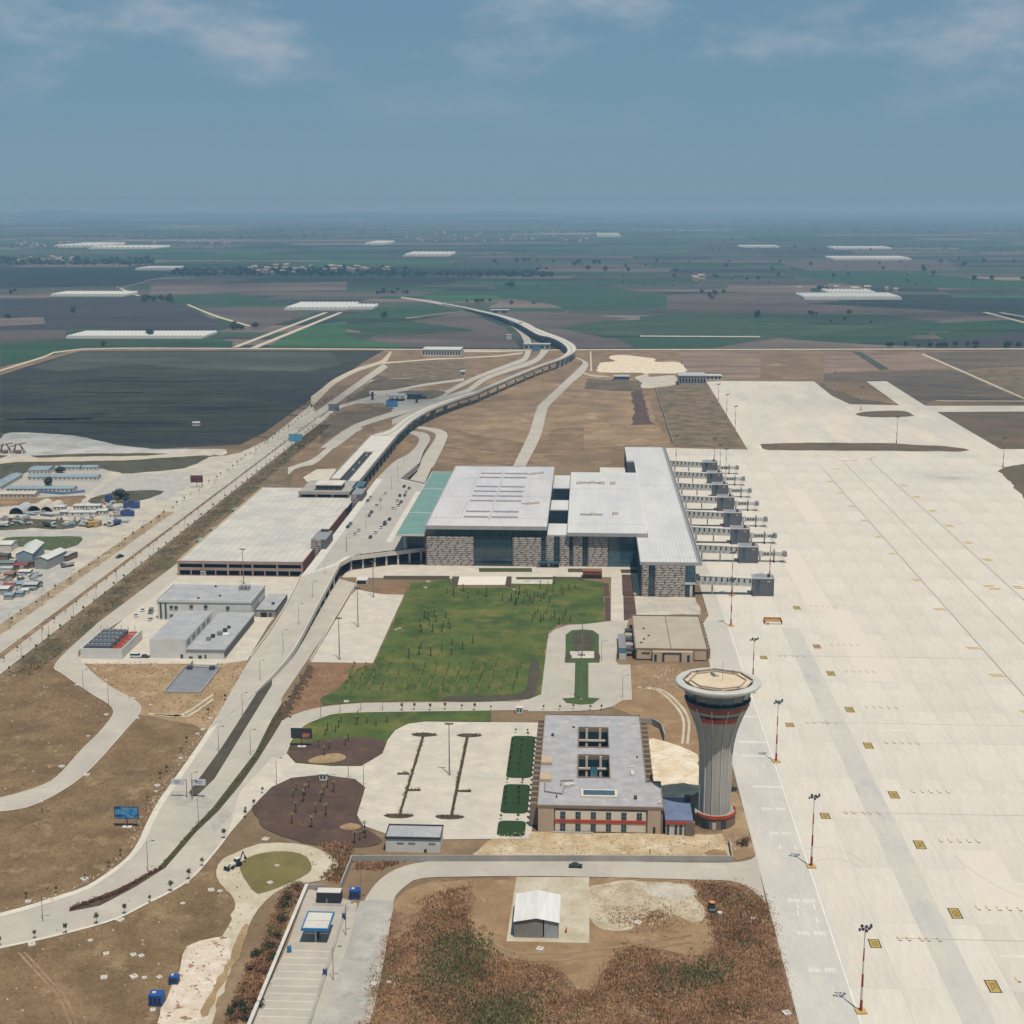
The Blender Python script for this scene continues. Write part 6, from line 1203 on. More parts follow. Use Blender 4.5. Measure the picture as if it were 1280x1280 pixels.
b3 = C('D', 1125, 410); billboard(b3, 9.5, 4, 9.5, art('dark_poster_red', [S(50, 46, 52), S(70, 50, 54), S(150, 60, 60)], (.2, .2, .5), 5), 'dark billboard standing on the verge of the dual carriageway')
b4 = C('a', 62, 185); billboard(b4, 12, 5, 11.5, art('sky_poster', [S(60, 140, 190), S(100, 175, 210), S(70, 150, 200)], (.2, .2, .4), 3), 'pale blue billboard beyond the car park beside the carriageway')
b5 = C('b', 640, 665); billboard(b5, 12, 4, 11, art('blue_poster_far', [S(40, 110, 180), S(80, 150, 200), S(50, 120, 190)], (.2, .2, .4), 6), 'blue billboard in front of the filling station')
b6 = C('b', 125, 700); billboard(b6, 11, 4, 11, art('grey_poster', [S(70, 74, 84), S(140, 146, 154), S(90, 96, 106)], (.2, .2, .4), 8), 'grey billboard on the slip road left of filling station')
gp = (-141.5, 493.2)
gn = thing('gantry_sign', 'two white direction panels on twin posts at the road fork', 'road sign', (*gp, 0))
for x in (-142.6, -140.4): MB().cone(x, 493.2, 0, 7.2, .16, .16, 8).build('post', m_metal, gn)
for x0, x1, t1, t2 in ((-147.9, -143.4, 0, 0), (-139.8, -135.4, 0, 0)):
    MB().tube([(-142.6 if x0 < -142 else -140.4, 493.2, 6.9), ((x0 + x1) / 2, 493.2, 6.9)], .1, 6).build('arm', m_metal, gn)
    q = MB().box(x0, x1, 492.85, 493.0, 5.2, 7.5).build('panel', flat('sign_white', S(224, 226, 232), rough=.4), gn)
    mk = MB(); mk.box(x0 + .9, x1 - 1.2, 492.8, 492.84, 6.5, 6.8); mk.box(x0 + 1.3, x1 - 1.6, 492.8, 492.84, 5.8, 6.0); mk.build('panel_print', flat('sign_ink', S(120, 140, 180)), q)
# ------------------------------------------------------------------ vehicles
def car(body_m, name='car', van=False, roof=None):
    t = thing(name, '', 'car' if not van else 'van'); L2, Wd = (2.2, .88) if not van else (2.5, .95); h1, h2 = (.82, 1.45) if not van else (1.0, 1.95)
    prof = [(-L2, .32), (-L2, h1 - .05), (-L2 * .62, h1 + .02), (L2 * .55, h1 + .04), (L2, h1 - .12), (L2, .32)] if not van else [(-L2, .32), (-L2, h1), (-L2 * .75, h1 + .1), (L2 * .97, h1 + .1), (L2, .4)]
    mb = MB(); n = len(prof); mb.add([(-Wd, y, z) for y, z in prof] + [(Wd, y, z) for y, z in prof], [tuple(range(n)), tuple(range(2 * n - 1, n - 1, -1))] + [(i, i + n, (i + 1) % n + n, (i + 1) % n) for i in range(n)])
    b = mb.build('body', body_m, t)
    ca = [(-L2 * .58, h1), (-L2 * .22, h2 - .04), (L2 * .38, h2 - .02), (L2 * .74, h1)] if not van else [(-L2 * .72, h1 + .1), (-L2 * .45, h2 - .05), (L2 * .9, h2 - .05), (L2 * .96, h1 + .1)]
    mb = MB(); mb.add([(-Wd * .93, y, z) if i in (0, 3) else (-Wd * .8, y, z) for i, (y, z) in enumerate(ca)] + [(Wd * .93, y, z) if i in (0, 3) else (Wd * .8, y, z) for i, (y, z) in enumerate(ca)], [(0, 1, 2, 3), (7, 6, 5, 4), (0, 4, 5, 1), (1, 5, 6, 2), (2, 6, 7, 3)])
    mb.build('windows', m_glass, t)
    y0, y1 = ca[1][0], ca[2][0]; MB().box(-Wd * .79, Wd * .79, y0, y1, h2 - .05, h2 + .03).build('roof', roof or body_m, t)
    for x in (-Wd + .08, Wd - .08):
        for y in (-L2 * .62, L2 * .62): MB().tube([(x - .1, y, .32), (x + .1, y, .32)], .32, 10).build('wheel', m_tyre, t)
    for x in (-.6, .6): MB().box(x - .2, x + .2, -L2 - .02, -L2 + .05, .55, .72).build('headlight', m_wwhite, t)
    return t
cm = {k: flat('car_' + k, c, rough=.3, spec=.6) for k, c in (('white', S(228, 228, 228)), ('black', S(40, 42, 46)), ('grey', S(128, 132, 138)), ('dark', S(70, 74, 80)), ('green', S(44, 60, 44)), ('red', S(160, 50, 44)), ('blue', S(60, 100, 160)))}
fore = {'white': [(780, 560), (660, 592), (740, 612), (710, 655), (565, 855), (700, 875), (745, 832), (840, 680), (880, 655), (875, 618), (945, 548)], 'grey': [(638, 620), (650, 740), (500, 805), (905, 630), (970, 520), (935, 575)], 'black': [(668, 712), (480, 828), (813, 768), (895, 578), (930, 505), (660, 912)]}
for k, pts in fore.items():
    c_ = car(cm[k]); sp = []
    for q in pts: p = C('a', q[0], q[1], 8.0); sp.append((p[0], p[1], 8.05, R(180 if q[0] > 700 else 0) + rng.uniform(-.06, .06), 1.1))
    spread(c_, sp, ['%s car standing on the raised departures forecourt' % k] * len(sp), '%s cars on the departures forecourt' % k)
def one(c_, c, x, y, z, rz, lab, sc=1.0):
    p = C(c, x, y, z); c_.location = (p[0], p[1], z); c_.rotation_euler = (0, 0, rz); c_['label'] = lab; c_.scale = (sc,) * 3; return c_
one(car(cm['white'], roof=flat('taxi_yellow', S(206, 170, 70))), 'a', 535, 885, 8.05, 0, 'white car with yellow roof near end of the forecourt')
one(car(cm['black'], 'van', True), 'a', 775, 806, 8.05, 0, 'black van on the raised forecourt beside the terminal', 1.15)
one(car(cm['black']), 'D', 685, 808, .25, R(-24), 'black car driving alone on the left dual carriageway', 1.25)
one(car(cm['green']), 'Q', 615, 104, .23, R(88), 'dark green car on the site road behind the metal shed')
one(car(cm['grey'], 'van', True), 'U', 437, 325, .16, R(8), 'grey van in the utility yard behind the power house', 1.2)
cw = car(cm['white']); spread(cw, [(*C('U', *q)[:2], .16, a, 1.0) for q, a in (((385, 315), .2), ((345, 348), .4), ((432, 372), 0))], ['small white car parked in the utility yard, %s' % t for t in ('farthest of three', 'leftmost of three', 'nearest the hall corner')], 'white cars in the utility yard')
one(car(cm['white'], 'van', True), 'U', 345, 600, .16, R(90), 'white van parked between cooling plant and power house', 1.1); one(car(cm['dark']), 'U', 398, 600, .16, R(85), 'dark car parked beside the power house wall', 1.05)
# dark weathered skip on the apron edge
tl = thing('open_skip', 'open wooden sided crate with tan load on the apron', 'skip', (*C('Z', 966, 779)[:2], .28)); x, y = C('Z', 966, 779)[:2]
MB().box(x - 4.3, x + 4.3, y - 3.5, y + 3.5, .3, .6).build('base', m_concw, tl)
for a in ((x - 4.4, x + 4.4, y + 3.3, y + 3.5), (x - 4.4, x - 4.2, y - 3.5, y + 3.3), (x + 4.2, x + 4.4, y - 3.5, y + 3.3)): MB().box(*a, .6, 2.2).build('side_board', mat('raw_timber', S(196, 150, 92), S(178, 132, 80), s1=2, s2=.3, v=.1), tl)
MB().box(x - 4.2, x + 4.2, y + .2, y + 3.3, .6, 1.2).build('load', MATS['raw_timber'], tl); MB().box(x - 3.6, x + 3.9, y - 3.4, y - .4, .6, 1.0).build('load', m_concw, tl); MB().box(x - 3.2, x - 2.6, y - 3.9, y - 3.55, .3, 1.4).build('marker', m_red, tl)
# orange bin by the plaza
ob = thing('orange_kiosk', 'small orange brown kiosk on the front plaza edge', 'kiosk', (*C('h', 962, 125)[:2], .3)); x, y = C('h', 962, 125)[:2]
MB().box(x - 5.5, x + 5.5, y, y + 6, .3, 4.2).build('body', mat('rust_metal', S(150, 84, 52), S(128, 72, 50), s1=2, s2=.4, v=.12), ob); MB().box(x - 5.6, x + 5.6, y - .1, y + 6.1, 4.2, 4.6).build('roof', flat('rust_roof', S(150, 104, 80)), ob); MB().box(x - 5.4, x + 5.4, y - .08, y - .01, .6, 2.2).build('grille', m_dark, ob)
# wheel loader with digger arm
bk = thing('backhoe_loader', 'white and black backhoe loader with raised arm on the loop track', 'digger', (*C('O', 140, 175)[:2], .2)); bx_, by_ = C('O', 140, 175)[:2]
def bkp(fn, name, m, par=None):
    mb = MB(); fn(mb); a = R(-38); mb.v = [(bx_ + x * math.cos(a) - y * math.sin(a), by_ + x * math.sin(a) + y * math.cos(a), z + .2) for x, y, z in mb.v]; return mb.build(name, m, par or bk)
m_wh = flat('digger_white', S(224, 224, 216)); m_bl = flat('digger_black', S(44, 44, 44))
bkp(lambda b: b.box(-.6, .6, -2.4, -.4, .7, 1.7), 'bonnet', m_wh); bkp(lambda b: b.box(-.85, .85, -.4, 1.4, .8, 1.5), 'chassis', m_bl); cb = bkp(lambda b: b.obox(0, .5, 1.6, 1.7, 1.5, 2.7, 0, .85), 'cab', m_glass); bkp(lambda b: b.box(-.85, .85, -.3, 1.3, 2.72, 2.85), 'cab_roof', m_wh)
for sx in (-1.05, .75):
    bkp(lambda b: b.tube([(sx, -1.9, .5), (sx + .3, -1.9, .5)], .5, 10), 'wheel', m_tyre); bkp(lambda b: b.tube([(sx - .05, 1.0, .8), (sx + .35, 1.0, .8)], .8, 12), 'wheel', m_tyre)
bkp(lambda b: b.add([(-1.2, -4.2, .1), (1.2, -4.2, .1), (1.2, -3.4, .1), (-1.2, -3.4, .1), (-1.2, -3.9, 1.0), (1.2, -3.9, 1.0), (1.2, -3.3, 1.0), (-1.2, -3.3, 1.0)], [(3, 2, 1, 0), (4, 5, 6, 7), (0, 1, 5, 4), (1, 2, 6, 5), (2, 3, 7, 6), (3, 0, 4, 7)]), 'front_bucket', m_bl)
for sx in (-.7, .7): bkp(lambda b: b.tube([(sx, -.6, 1.5), (sx, -2.4, 1.3), (sx, -3.4, .6)], .13, 6), 'loader_arm', m_wh)
bkp(lambda b: b.tube([(0, 1.6, 1.3), (0, 2.4, 2.9), (0, 3.0, 4.2)], .2, 6), 'boom', m_bl); bkp(lambda b: b.tube([(0, 3.0, 4.2), (0, 3.9, 2.0)], .16, 6), 'dipper_arm', m_bl); bkp(lambda b: b.obox(0, 3.9, .7, .6, 1.3, 2.0, 0), 'rear_bucket', m_bl)
# road roller / mixer in the scrub
rl = thing('road_roller', 'dark road roller with round orange canopy at the scrub edge', 'roller', (*C('Q', 1018, 230)[:2], .2)); rx_, ry_ = C('Q', 1018, 230)[:2]
MB().box(rx_ - 1, rx_ + 1, ry_ - 1.4, ry_ + 1.6, .8, 1.6).build('body', m_bl, rl); MB().tube([(rx_ - 1, ry_ - 2, .7), (rx_ + 1, ry_ - 2, .7)], .7, 14).build('drum', m_dkgrey, rl); MB().cone(rx_ + .1, ry_, 2.4, 2.6, .9, .9, 16).build('canopy', flat('canopy_orange', S(220, 150, 90)), rl)
for x in (-.7, .7): MB().cone(rx_ + x, ry_ + .4, 1.6, 2.4, .06, .06, 6).build('canopy_post', m_metal, rl); MB().tube([(rx_ + x - .15, ry_ + 1.5, .6), (rx_ + x + .15, ry_ + 1.5, .6)], .6, 12).build('wheel', m_tyre, rl)
MB().cone(rx_ + 2.2, ry_ - 3.2, .2, .9, .75, .75, 14).build('water_drum', m_concw, rl)
# blue site equipment
for (c, x, y, s_, lab) in (('N', 820, 862, 1.0, 'small blue generator beside the white rubble'), ('N', 738, 960, 1.4, 'large blue generator on the dry grass by the rubble edge'), ('O', 735, 328, 1.25, 'tall blue compressor beside the perimeter wall corner')):
    px, py, _ = C(c, x, y); q = thing('generator', lab, 'generator', (px, py, 0))
    MB().box(px - 1.3 * s_, px + 1.3 * s_, py - 1.0 * s_, py + 1.2 * s_, .4, 2.3 * s_).build('housing', flat('generator_blue', S(36, 84, 160)), q); MB().box(px - 1.35 * s_, px + 1.35 * s_, py - 1.1 * s_, py + 1.3 * s_, .1, .39).build('skid', m_dkgrey, q)
    for k in (-.8, 0, .8): MB().box(px + k * s_ - .3, px + k * s_ + .3, py - 1.0 * s_ - .04, py - 1.0 * s_ - .005, .7, 1.9 * s_).build('vent_grille', m_dark, q)
    MB().cone(px + .5 * s_, py + .5 * s_, 2.3 * s_, 3.0 * s_, .12, .12, 8).build('exhaust', m_metal, q); MB().box(px - .8 * s_, px - .1 * s_, py - .2, py + .6, 2.3 * s_, 2.3 * s_ + .2).build('lid', m_concw, q)
# guard booths
for c, x, y, lab in (('L', 243, 432, 'small white guard booth at the car park entrance'), ('L', 1165, 118, 'small white guard booth on the loop road by the office'), ('g', 398, 530, 'small white guard booth in front of the parking garage'), ('d', 400, 385, 'small white hut beside the motorway')):
    px, py, _ = C(c, x, y); q = thing('guard_booth', lab, 'booth', (px, py, 0)); s_ = 1.0 if c != 'd' else 2.6
    MB().box(px - 1.4 * s_, px + 1.4 * s_, py - 1.2 * s_, py + 1.2 * s_, .2, 2.6 * s_).build('walls', m_wpan, q); MB().box(px - 1.6 * s_, px + 1.6 * s_, py - 1.4 * s_, py + 1.4 * s_, 2.6 * s_, 2.85 * s_).build('roof', m_concw, q)
    for k in (-.7, .5): MB().box(px + k * s_ - .3, px + k * s_ + .4, py - 1.2 * s_ - .05, py - 1.2 * s_ - .005, .9, 2.0 * s_).build('window', m_glass, q)
bp = C('L', 262, 425); br = thing('barrier_arm', 'short dark barrier arm beside the car park booth', 'barrier', (bp[0], bp[1], .2)); MB().box(bp[0], bp[0] + .4, bp[1], bp[1] + .4, .2, 1.2).build('post', m_dkgrey, br); MB().tube([(bp[0] + .2, bp[1] + .2, 1.1), (bp[0] + 3.0, bp[1] + 1.2, 1.3)], .07, 5).build('arm', m_dkgrey, br)
# ------------------------------------------------------------------ people
def person(lab, base, shirt, trousers, rz=0.0):
    me = bpy.data.meshes.new('person'); V = [(0, 0, .95), (0, 0, 1.2), (0, 0, 1.42), (0, 0, 1.55), (0, -.02, 1.70), (.18, 0, 1.42), (.27, .02, 1.15), (.25, -.08, .90), (-.18, 0, 1.42), (-.27, .02, 1.15), (-.25, -.08, .90), (.10, 0, .90), (.12, -.05, .50), (.12, .03, .08), (.12, -.10, .04), (-.10, 0, .90), (-.13, .06, .50), (-.13, .12, .08), (-.13, -.01, .04)]
    E_ = [(0, 1), (1, 2), (2, 3), (3, 4), (2, 5), (5, 6), (6, 7), (2, 8), (8, 9), (9, 10), (0, 11), (11, 12), (12, 13), (13, 14), (0, 15), (15, 16), (16, 17), (17, 18)]
    me.from_pydata(V, E_, []); o = bpy.data.objects.new('person', me); COL.objects.link(o); md = o.modifiers.new('Skin', 'SKIN')
    rad = [.15, .15, .16, .06, .105, .065, .05, .04, .065, .05, .04, .10, .07, .05, .045, .10, .07, .05, .045]
    for i, r_ in enumerate(rad): me.skin_vertices[0].data[i].radius = (r_, r_ * .85)
    me.skin_vertices[0].data[0].use_root = True; o.modifiers.new('Sub', 'SUBSURF').levels = 1
    dg = bpy.context.evaluated_depsgraph_get(); m2 = bpy.data.meshes.new_from_object(o.evaluated_get(dg)); bpy.data.objects.remove(o)
    m2.materials.clear()
    for m in (flat('skin_tone', S(176, 132, 106)), shirt, trousers, flat('dark_hair', S(40, 34, 30))): m2.materials.append(m)
    for p in m2.polygons:
        z = p.center.z; p.material_index = 3 if z > 1.72 else 0 if (z > 1.5 or (z < 1.02 and abs(p.center.x) > .2)) else 1 if z > .95 else 2
    q = link('person', m2, loc=(base[0], base[1], .15)); q.rotation_euler = (0, 0, rz); tag(q, lab, 'person'); return q
person('person in dark clothes standing in the dry field, left of two', C('M', 198, 890), cm['black'], cm['dark'], .4); person('person in a pale shirt standing in the dry field, right of two', C('M', 227, 887), cm['white'], cm['dark'], -.6)
person('person in a dark jacket on the dirt before the office', C('I', 690, 1072), cm['dark'], cm['black'], .2)
# ------------------------------------------------------------------ plants
m_palmt = mat('palm_trunk', S(96, 72, 48), S(80, 60, 42), s1=.5, s2=.15, v=.2); m_palml = mat('palm_leaf', S(150, 146, 100), S(108, 116, 66), s1=.6, s2=.2, v=.25)
m_leaf = mat('tree_leaf', S(84, 94, 56), S(64, 76, 44), S(104, 108, 66), s1=1.2, s2=.4, v=.3); m_leafd = mat('tree_leaf_dark', S(56, 66, 44), S(46, 56, 38), S(72, 80, 52), s1=2, s2=.5, v=.3)
m_bark = flat('bark', S(104, 88, 70), rough=.9)
def clump(n, rx, rz, cz, size, seed, flat_=0.35):
    """a crown of leaf-sized faces through a volume"""
    r = random.Random(seed); mb = MB()
    lobes = [(r.uniform(-.5, .5) * rx, r.uniform(-.5, .5) * rx, cz + r.uniform(-.45, .45) * rz, r.uniform(.45, .75)) for _ in range(6)] + [(0, 0, cz, .8)]
    for _ in range(n):
        lx, ly, lz, lr = r.choice(lobes); a = r.random() * 6.283; u = r.uniform(-1, 1); q = math.sqrt(1 - u * u); d = r.random() ** .4 * lr
        c = Vector((lx + math.cos(a) * q * d * rx, ly + math.sin(a) * q * d * rx, lz + u * d * rz)); nrm = Vector((math.cos(a) * q, math.sin(a) * q, u + .4)) + Vector((r.uniform(-.6, .6), r.uniform(-.6, .6), r.uniform(-.6, .6)))
        nrm.normalize(); t1 = nrm.orthogonal().normalized(); t2 = nrm.cross(t1); s_ = size * r.uniform(.6, 1.4); b = r.random() * 6.283; e1 = t1 * math.cos(b) + t2 * math.sin(b); e2 = nrm.cross(e1)
        mb.add([c - e1 * s_, c - e2 * s_ * .6, c + e1 * s_, c + e2 * s_ * .6], [(0, 1, 2, 3)])
    return mb
pl = thing('young_palm', '', 'palm', None, 'young palms')
MB().cone(0, 0, 0, 4.2, .26, .17, 7).build('trunk', m_palmt, pl)
mb = MB(); r = random.Random(4)
for i in range(11):
    a = i * 2.4; L2 = .9 + r.random() * .5; e = r.uniform(.3, 1.1); d = Vector((math.cos(a), math.sin(a), 0)); w = Vector((-d.y, d.x, 0)) * .13
    p0 = Vector((0, 0, 4.1)); p1 = p0 + d * L2 * .5 + Vector((0, 0, e)); p2_ = p0 + d * L2 + Vector((0, 0, e * .9)); mb.add([p0 - w, p0 + w, p1 + w, p1 - w, p2_], [(0, 1, 2, 3), (3, 2, 4)])
mb.build('crown', m_palml, pl)
PS = []; PL = []
def palms(c, pts, lab, s0=1.0, z=.17):
    for q in pts: p = C(c, *q); PS.append((p[0], p[1], z, rng.random() * 6, s0 * rng.uniform(.8, 1.2))); PL.append(lab)
pj = 'young palm with a wrapped brown trunk planted in a loose cluster on the big lawn'
palms('J', [(645, 540), (693, 525), (702, 495), (748, 530), (800, 505), (845, 525), (849, 480), (898, 497), (945, 472), (703, 418), (697, 392), (720, 352), (742, 385), (757, 418), (735, 360), (772, 370), (800, 415), (808, 392), (820, 348), (832, 380), (838, 402), (765, 345), (855, 245), (900, 225), (923, 258), (970, 240), (1010, 250), (1085, 270), (1128, 268), (1150, 285), (1145, 250), (1165, 240), (825, 235)], pj)
palms('h', [(363, 270), (423, 272), (505, 290), (565, 292), (615, 195), (620, 278), (668, 185), (710, 165), (755, 212), (770, 232), (805, 200), (848, 190), (600, 352), (563, 408), (580, 388), (618, 420), (635, 405), (655, 362), (688, 402), (710, 385), (770, 400), (785, 368), (817, 414), (742, 432), (530, 245), (450, 303), (575, 255), (600, 250), (680, 288), (660, 232), (517, 225), (700, 220), (470, 260), (545, 275), (640, 260)], pj, .85)
palms('L', [(100, 520), (113, 590), (148, 538), (158, 510), (175, 472), (208, 590), (232, 540), (245, 508), (255, 605), (263, 474), (292, 495), (188, 662), (95, 642), (115, 485)], 'young palm with a wrapped brown trunk on the dark topsoil patch', .8, .2)
palms('L', [(253, 225), (262, 205), (300, 212), (314, 192), (325, 165), (400, 178), (405, 150), (450, 168), (490, 180), (543, 167), (270, 292), (220, 282), (247, 322), (345, 275), (360, 255)], 'young palm with a wrapped brown trunk on the loop road island', .75, .32)
palms('L', [(390, 735), (440, 710), (437, 690), (415, 720)], 'young palm among dry weeds beside the white shed', .8, .2)
spread(pl, PS, PL)
yt = thing('young_tree', '', 'tree', None, 'young roadside trees')
MB().cone(0, 0, 0, 1.7, .06, .04, 5).build('trunk', m_bark, yt); clump(90, .75, .75, 2.2, .2, 9).build('crown', m_leaf, yt)
YS_, YL = [], []
def young(c, pts, lab, s0=1.0):
    for q in pts: p = C(c, *q); YS_.append((p[0], p[1], .2, rng.random() * 6, s0 * rng.uniform(.75, 1.25))); YL.append(lab)
young('N', [(0, 690), (165, 655), (310, 632), (455, 588), (588, 540), (705, 487), (805, 435), (890, 378), (952, 315), (1055, 185), (1155, 85), (1195, 35)], 'small young tree on the outer verge of the access road', 1.15)
young('N', [(265, 440), (400, 375), (512, 320), (125, 465), (568, 265)], 'small young tree on the dry field side of the access road', .9)
young('M', [(755, 730), (785, 700), (855, 605), (880, 560), (955, 460), (980, 425), (695, 835), (1060, 360), (1235, 800), (1195, 850), (1155, 890)], 'small young tree beside the access road below the ramp', .85)
young('L', [(612, 108), (670, 105), (745, 108), (815, 104), (893, 104), (953, 107), (1030, 107)], 'small young tree in the row along the loop road', 1.0)
young('V', [(187, 52), (320, 52), (427, 45), (563, 52), (652, 52)], 'small young tree in the row behind the office building', 1.0)
young('V', [(60, 235), (20, 640), (105, 920), (65, 268)], 'small dark tree beside the parterre lawns', .8)
young('L', [(1148, 215), (1203, 213), (1108, 448), (1180, 450), (1078, 622), (1158, 625)], 'small clipped tree at the corners of the parterre lawns', .8)
young('a', [(935, 690), (908, 730), (893, 752), (865, 795)], 'small potted shrub under the teal canopy edge', .9)
for i in range(-4, 0): pass
for i in range(58):
    k = (i + .5) / 58; q = A0.lerp(A1, k); YS_.append((q.x - 3.5 - rng.random() * 3, q.y, .2, rng.random() * 6, rng.uniform(.8, 1.3))); YL.append('small young tree on the sandy verge of the dual carriageway')
for i in range(46):
    k = (i + .3) / 46; q = B0.lerp(B1, k); YS_.append((q.x + 1.5 + rng.random(), q.y, .2, rng.random() * 6, rng.uniform(.8, 1.25))); YL.append('small young tree on the bank below the dual carriageway')
for i in range(50):
    k = (i + .3) / 50; q = Vector(P(0, 832)).lerp(Vector(P(400, 520)), k); YS_.append((q.x, q.y, .3, rng.random() * 6, rng.uniform(.6, 1.0))); YL.append('small young tree on the dry median of the dual carriageway')
for z_, (x, y) in enumerate([(x, y) for x in (0,) for y in ()]): pass
spread(yt, [(x, y, 8.1 if 'potted' in l else z, rz, s_) for (x, y, z, rz, s_), l in zip(YS_, YL)], YL)
# scattered pale chamber lids and kerb stones
cb = tag(MB().add([], []).build('chamber_ring', m_concw), 'pale square concrete chamber lid lying in the dry grass', 'concrete block', 'pale concrete blocks in the dry grass')
mb = MB(); mb.box(-.9, .9, -.9, -.5, 0, .5); mb.box(-.9, .9, .5, .9, 0, .5); mb.box(-.9, -.5, -.5, .5, 0, .5); mb.box(.5, .9, -.5, .5, 0, .5); mb.box(-.5, .5, -.5, .5, 0, .2)
cb.data = mb.mesh('chamber_ring', m_concw)
cs = [('N', q) for q in ((133, 482), (398, 377), (565, 570), (1000, 430), (500, 728), (628, 733), (665, 738), (490, 840), (630, 837), (680, 840), (750, 838), (720, 992), (860, 490), (425, 665), (150, 685), (880, 392), (1250, 190))] + [('M', q) for q in ((650, 445), (500, 430), (415, 530), (410, 715), (290, 675), (195, 838), (205, 765), (990, 448), (930, 520), (850, 635), (740, 765), (735, 790), (955, 500), (445, 215), (500, 268), (625, 355), (360, 290), (1130, 215), (710, 383))] + [('O', q) for q in ((345, 172), (310, 258), (840, 740), (830, 765), (905, 755), (15, 295), (60, 300))] + [('J', q) for q in ((735, 180), (722, 208), (1140, 217), (1205, 178), (585, 405), (600, 400), (350, 745))] + [('Q', q) for q in ((800, 272), (510, 350), (1140, 258), (970, 230), (1240, 540))]
spread(cb, [(*C(c, *q)[:2], .1, rng.random() * 3, rng.uniform(.6, 1.15)) for c, q in cs])
# ---- scrub, hedges and grass: real blades, joined
def vnoise(p, s_):
    x, y = p[:, 0] / s_, p[:, 1] / s_
    return np.clip(.5 + .22 * np.sin(1.3 * x + 1.7 * np.sin(.9 * y)) + .2 * np.sin(2.1 * y + 1.4 * np.sin(1.6 * x + 2)) + .16 * np.sin(3.7 * x + 2.9 * y), 0, 1)
def tufts(name, polys, n, h, w, m, seed, excl=(), blades=5, spread_=.35, soft=.6, patchy=False):
    r = np.random.default_rng(seed); X = np.concatenate([np.array(p) for p in polys]); x0, y0 = X.min(0); x1, y1 = X.max(0); pts = []
    while len(pts) < n:
        c = r.uniform((x0, y0), (x1, y1), (4000, 2))
        for q in c:
            if patchy and r.random() > .25 + 1.1 * vnoise(q[None], 7.0)[0]: continue
            if any(inside(q, p) for p in polys) and not any(inside(q, e) for e in excl): pts.append(q)
            if len(pts) >= n: break
    pts = np.array(pts) + r.normal(0, soft, (n, 2)); N = n * blades; base = np.repeat(pts, blades, 0) + r.normal(0, spread_, (N, 2)); a = r.uniform(0, 6.283, N); hh = h * r.uniform(.4, 1.25, N) * (.55 + .9 * vnoise(base, 11.0)) if patchy else h * r.uniform(.4, 1.25, N); lean = r.uniform(0, .6, N) * hh; ww = w * r.uniform(.6, 1.5, N)
    v = np.zeros((N, 3, 3)); dx, dy = np.cos(a), np.sin(a)
    v[:, 0, 0] = base[:, 0] - dy * ww; v[:, 0, 1] = base[:, 1] + dx * ww; v[:, 1, 0] = base[:, 0] + dy * ww; v[:, 1, 1] = base[:, 1] - dx * ww; v[:, 0:2, 2] = .08; v[:, 2, 0] = base[:, 0] + dx * lean; v[:, 2, 1] = base[:, 1] + dy * lean; v[:, 2, 2] = hh
    me = bpy.data.meshes.new(name); me.vertices.add(N * 3); me.vertices.foreach_set('co', v.reshape(-1)); me.loops.add(N * 3); me.loops.foreach_set('vertex_index', np.arange(N * 3, dtype=np.int32)); me.polygons.add(N); me.polygons.foreach_set('loop_start', np.arange(0, N * 3, 3, dtype=np.int32)); me.polygons.foreach_set('loop_total', np.full(N, 3, dtype=np.int32)); me.materials.append(m); me.update(); me.validate()
    return link(name, me, kind='stuff')
m_scrub = mat('dry_scrub', S(186, 142, 108), S(134, 100, 72), S(116, 114, 70), s1=13, s2=.6, v=.45, lo3=.53, hi3=.66)
m_scrubg = mat('green_scrub', S(112, 118, 72), S(88, 98, 58), S(160, 130, 94), s1=5, s2=.5, v=.3)
low = G2('Q', [(-40, 640), (50, 330), (90, 240), (150, 200), (330, 150), (440, 150), (900, 150), (1100, 155), (1180, 210), (1270, 640)])
clear = [G2('Q', [(300, 150), (440, 135), (660, 140), (940, 150), (1000, 220), (1030, 330), (1000, 370), (760, 340), (690, 420), (660, 480), (600, 470), (560, 400), (400, 380), (320, 330), (295, 260)]), G2('Q', [(60, 330), (90, 240), (150, 200), (170, 250), (120, 300)])]
tufts('scrub_weeds', [low], 19000, .8, .14, m_scrub, 3, clear, blades=5, spread_=.5, soft=1.2, patchy=True)
tufts('scrub_weeds', [G2('Q', [(700, 240), (860, 230), (900, 290), (780, 300)]), G2('Q', [(1000, 170), (1160, 180), (1180, 300), (1040, 320)])], 1100, .7, .15, m_scrub, 5, blades=5, soft=2.5)
tufts('straw_weeds', [low], 5000, .7, .16, mat('straw_weed', S(206, 174, 132), S(180, 142, 104), s1=6, s2=.5, v=.3), 33, clear, blades=5, spread_=.5, soft=1.5)
tufts('green_weeds', [G2('Q', [(200, 310), (300, 290), (350, 380), (320, 460), (200, 500), (180, 400)]), G2('Q', [(880, 420), (1060, 390), (1060, 430), (880, 470)]), G2('Q', [(260, 520), (450, 480), (520, 569), (300, 640)])], 4200, .95, .16, m_scrubg, 6, blades=5, soft=3.5)
drys = [G2('M', [(0, 240), (170, 150), (265, 195), (430, 330), (530, 405), (390, 590), (270, 720), (0, 815)]), G2('M', [(0, 890), (280, 800), (610, 485), (900, 475), (970, 505), (740, 860), (640, 1090), (260, 1280), (0, 1350)]), G2('N', [(0, 705), (340, 632), (700, 500), (990, 290), (1070, 440), (1000, 640), (840, 780), (720, 1080), (0, 1080)])]
tufts('dry_grass_blades', drys, 30000, .34, .12, mat('straw_blades', S(176, 146, 108), S(146, 116, 82), S(158, 136, 96), s1=9, s2=.6, v=.3), 8, blades=4, spread_=.6)
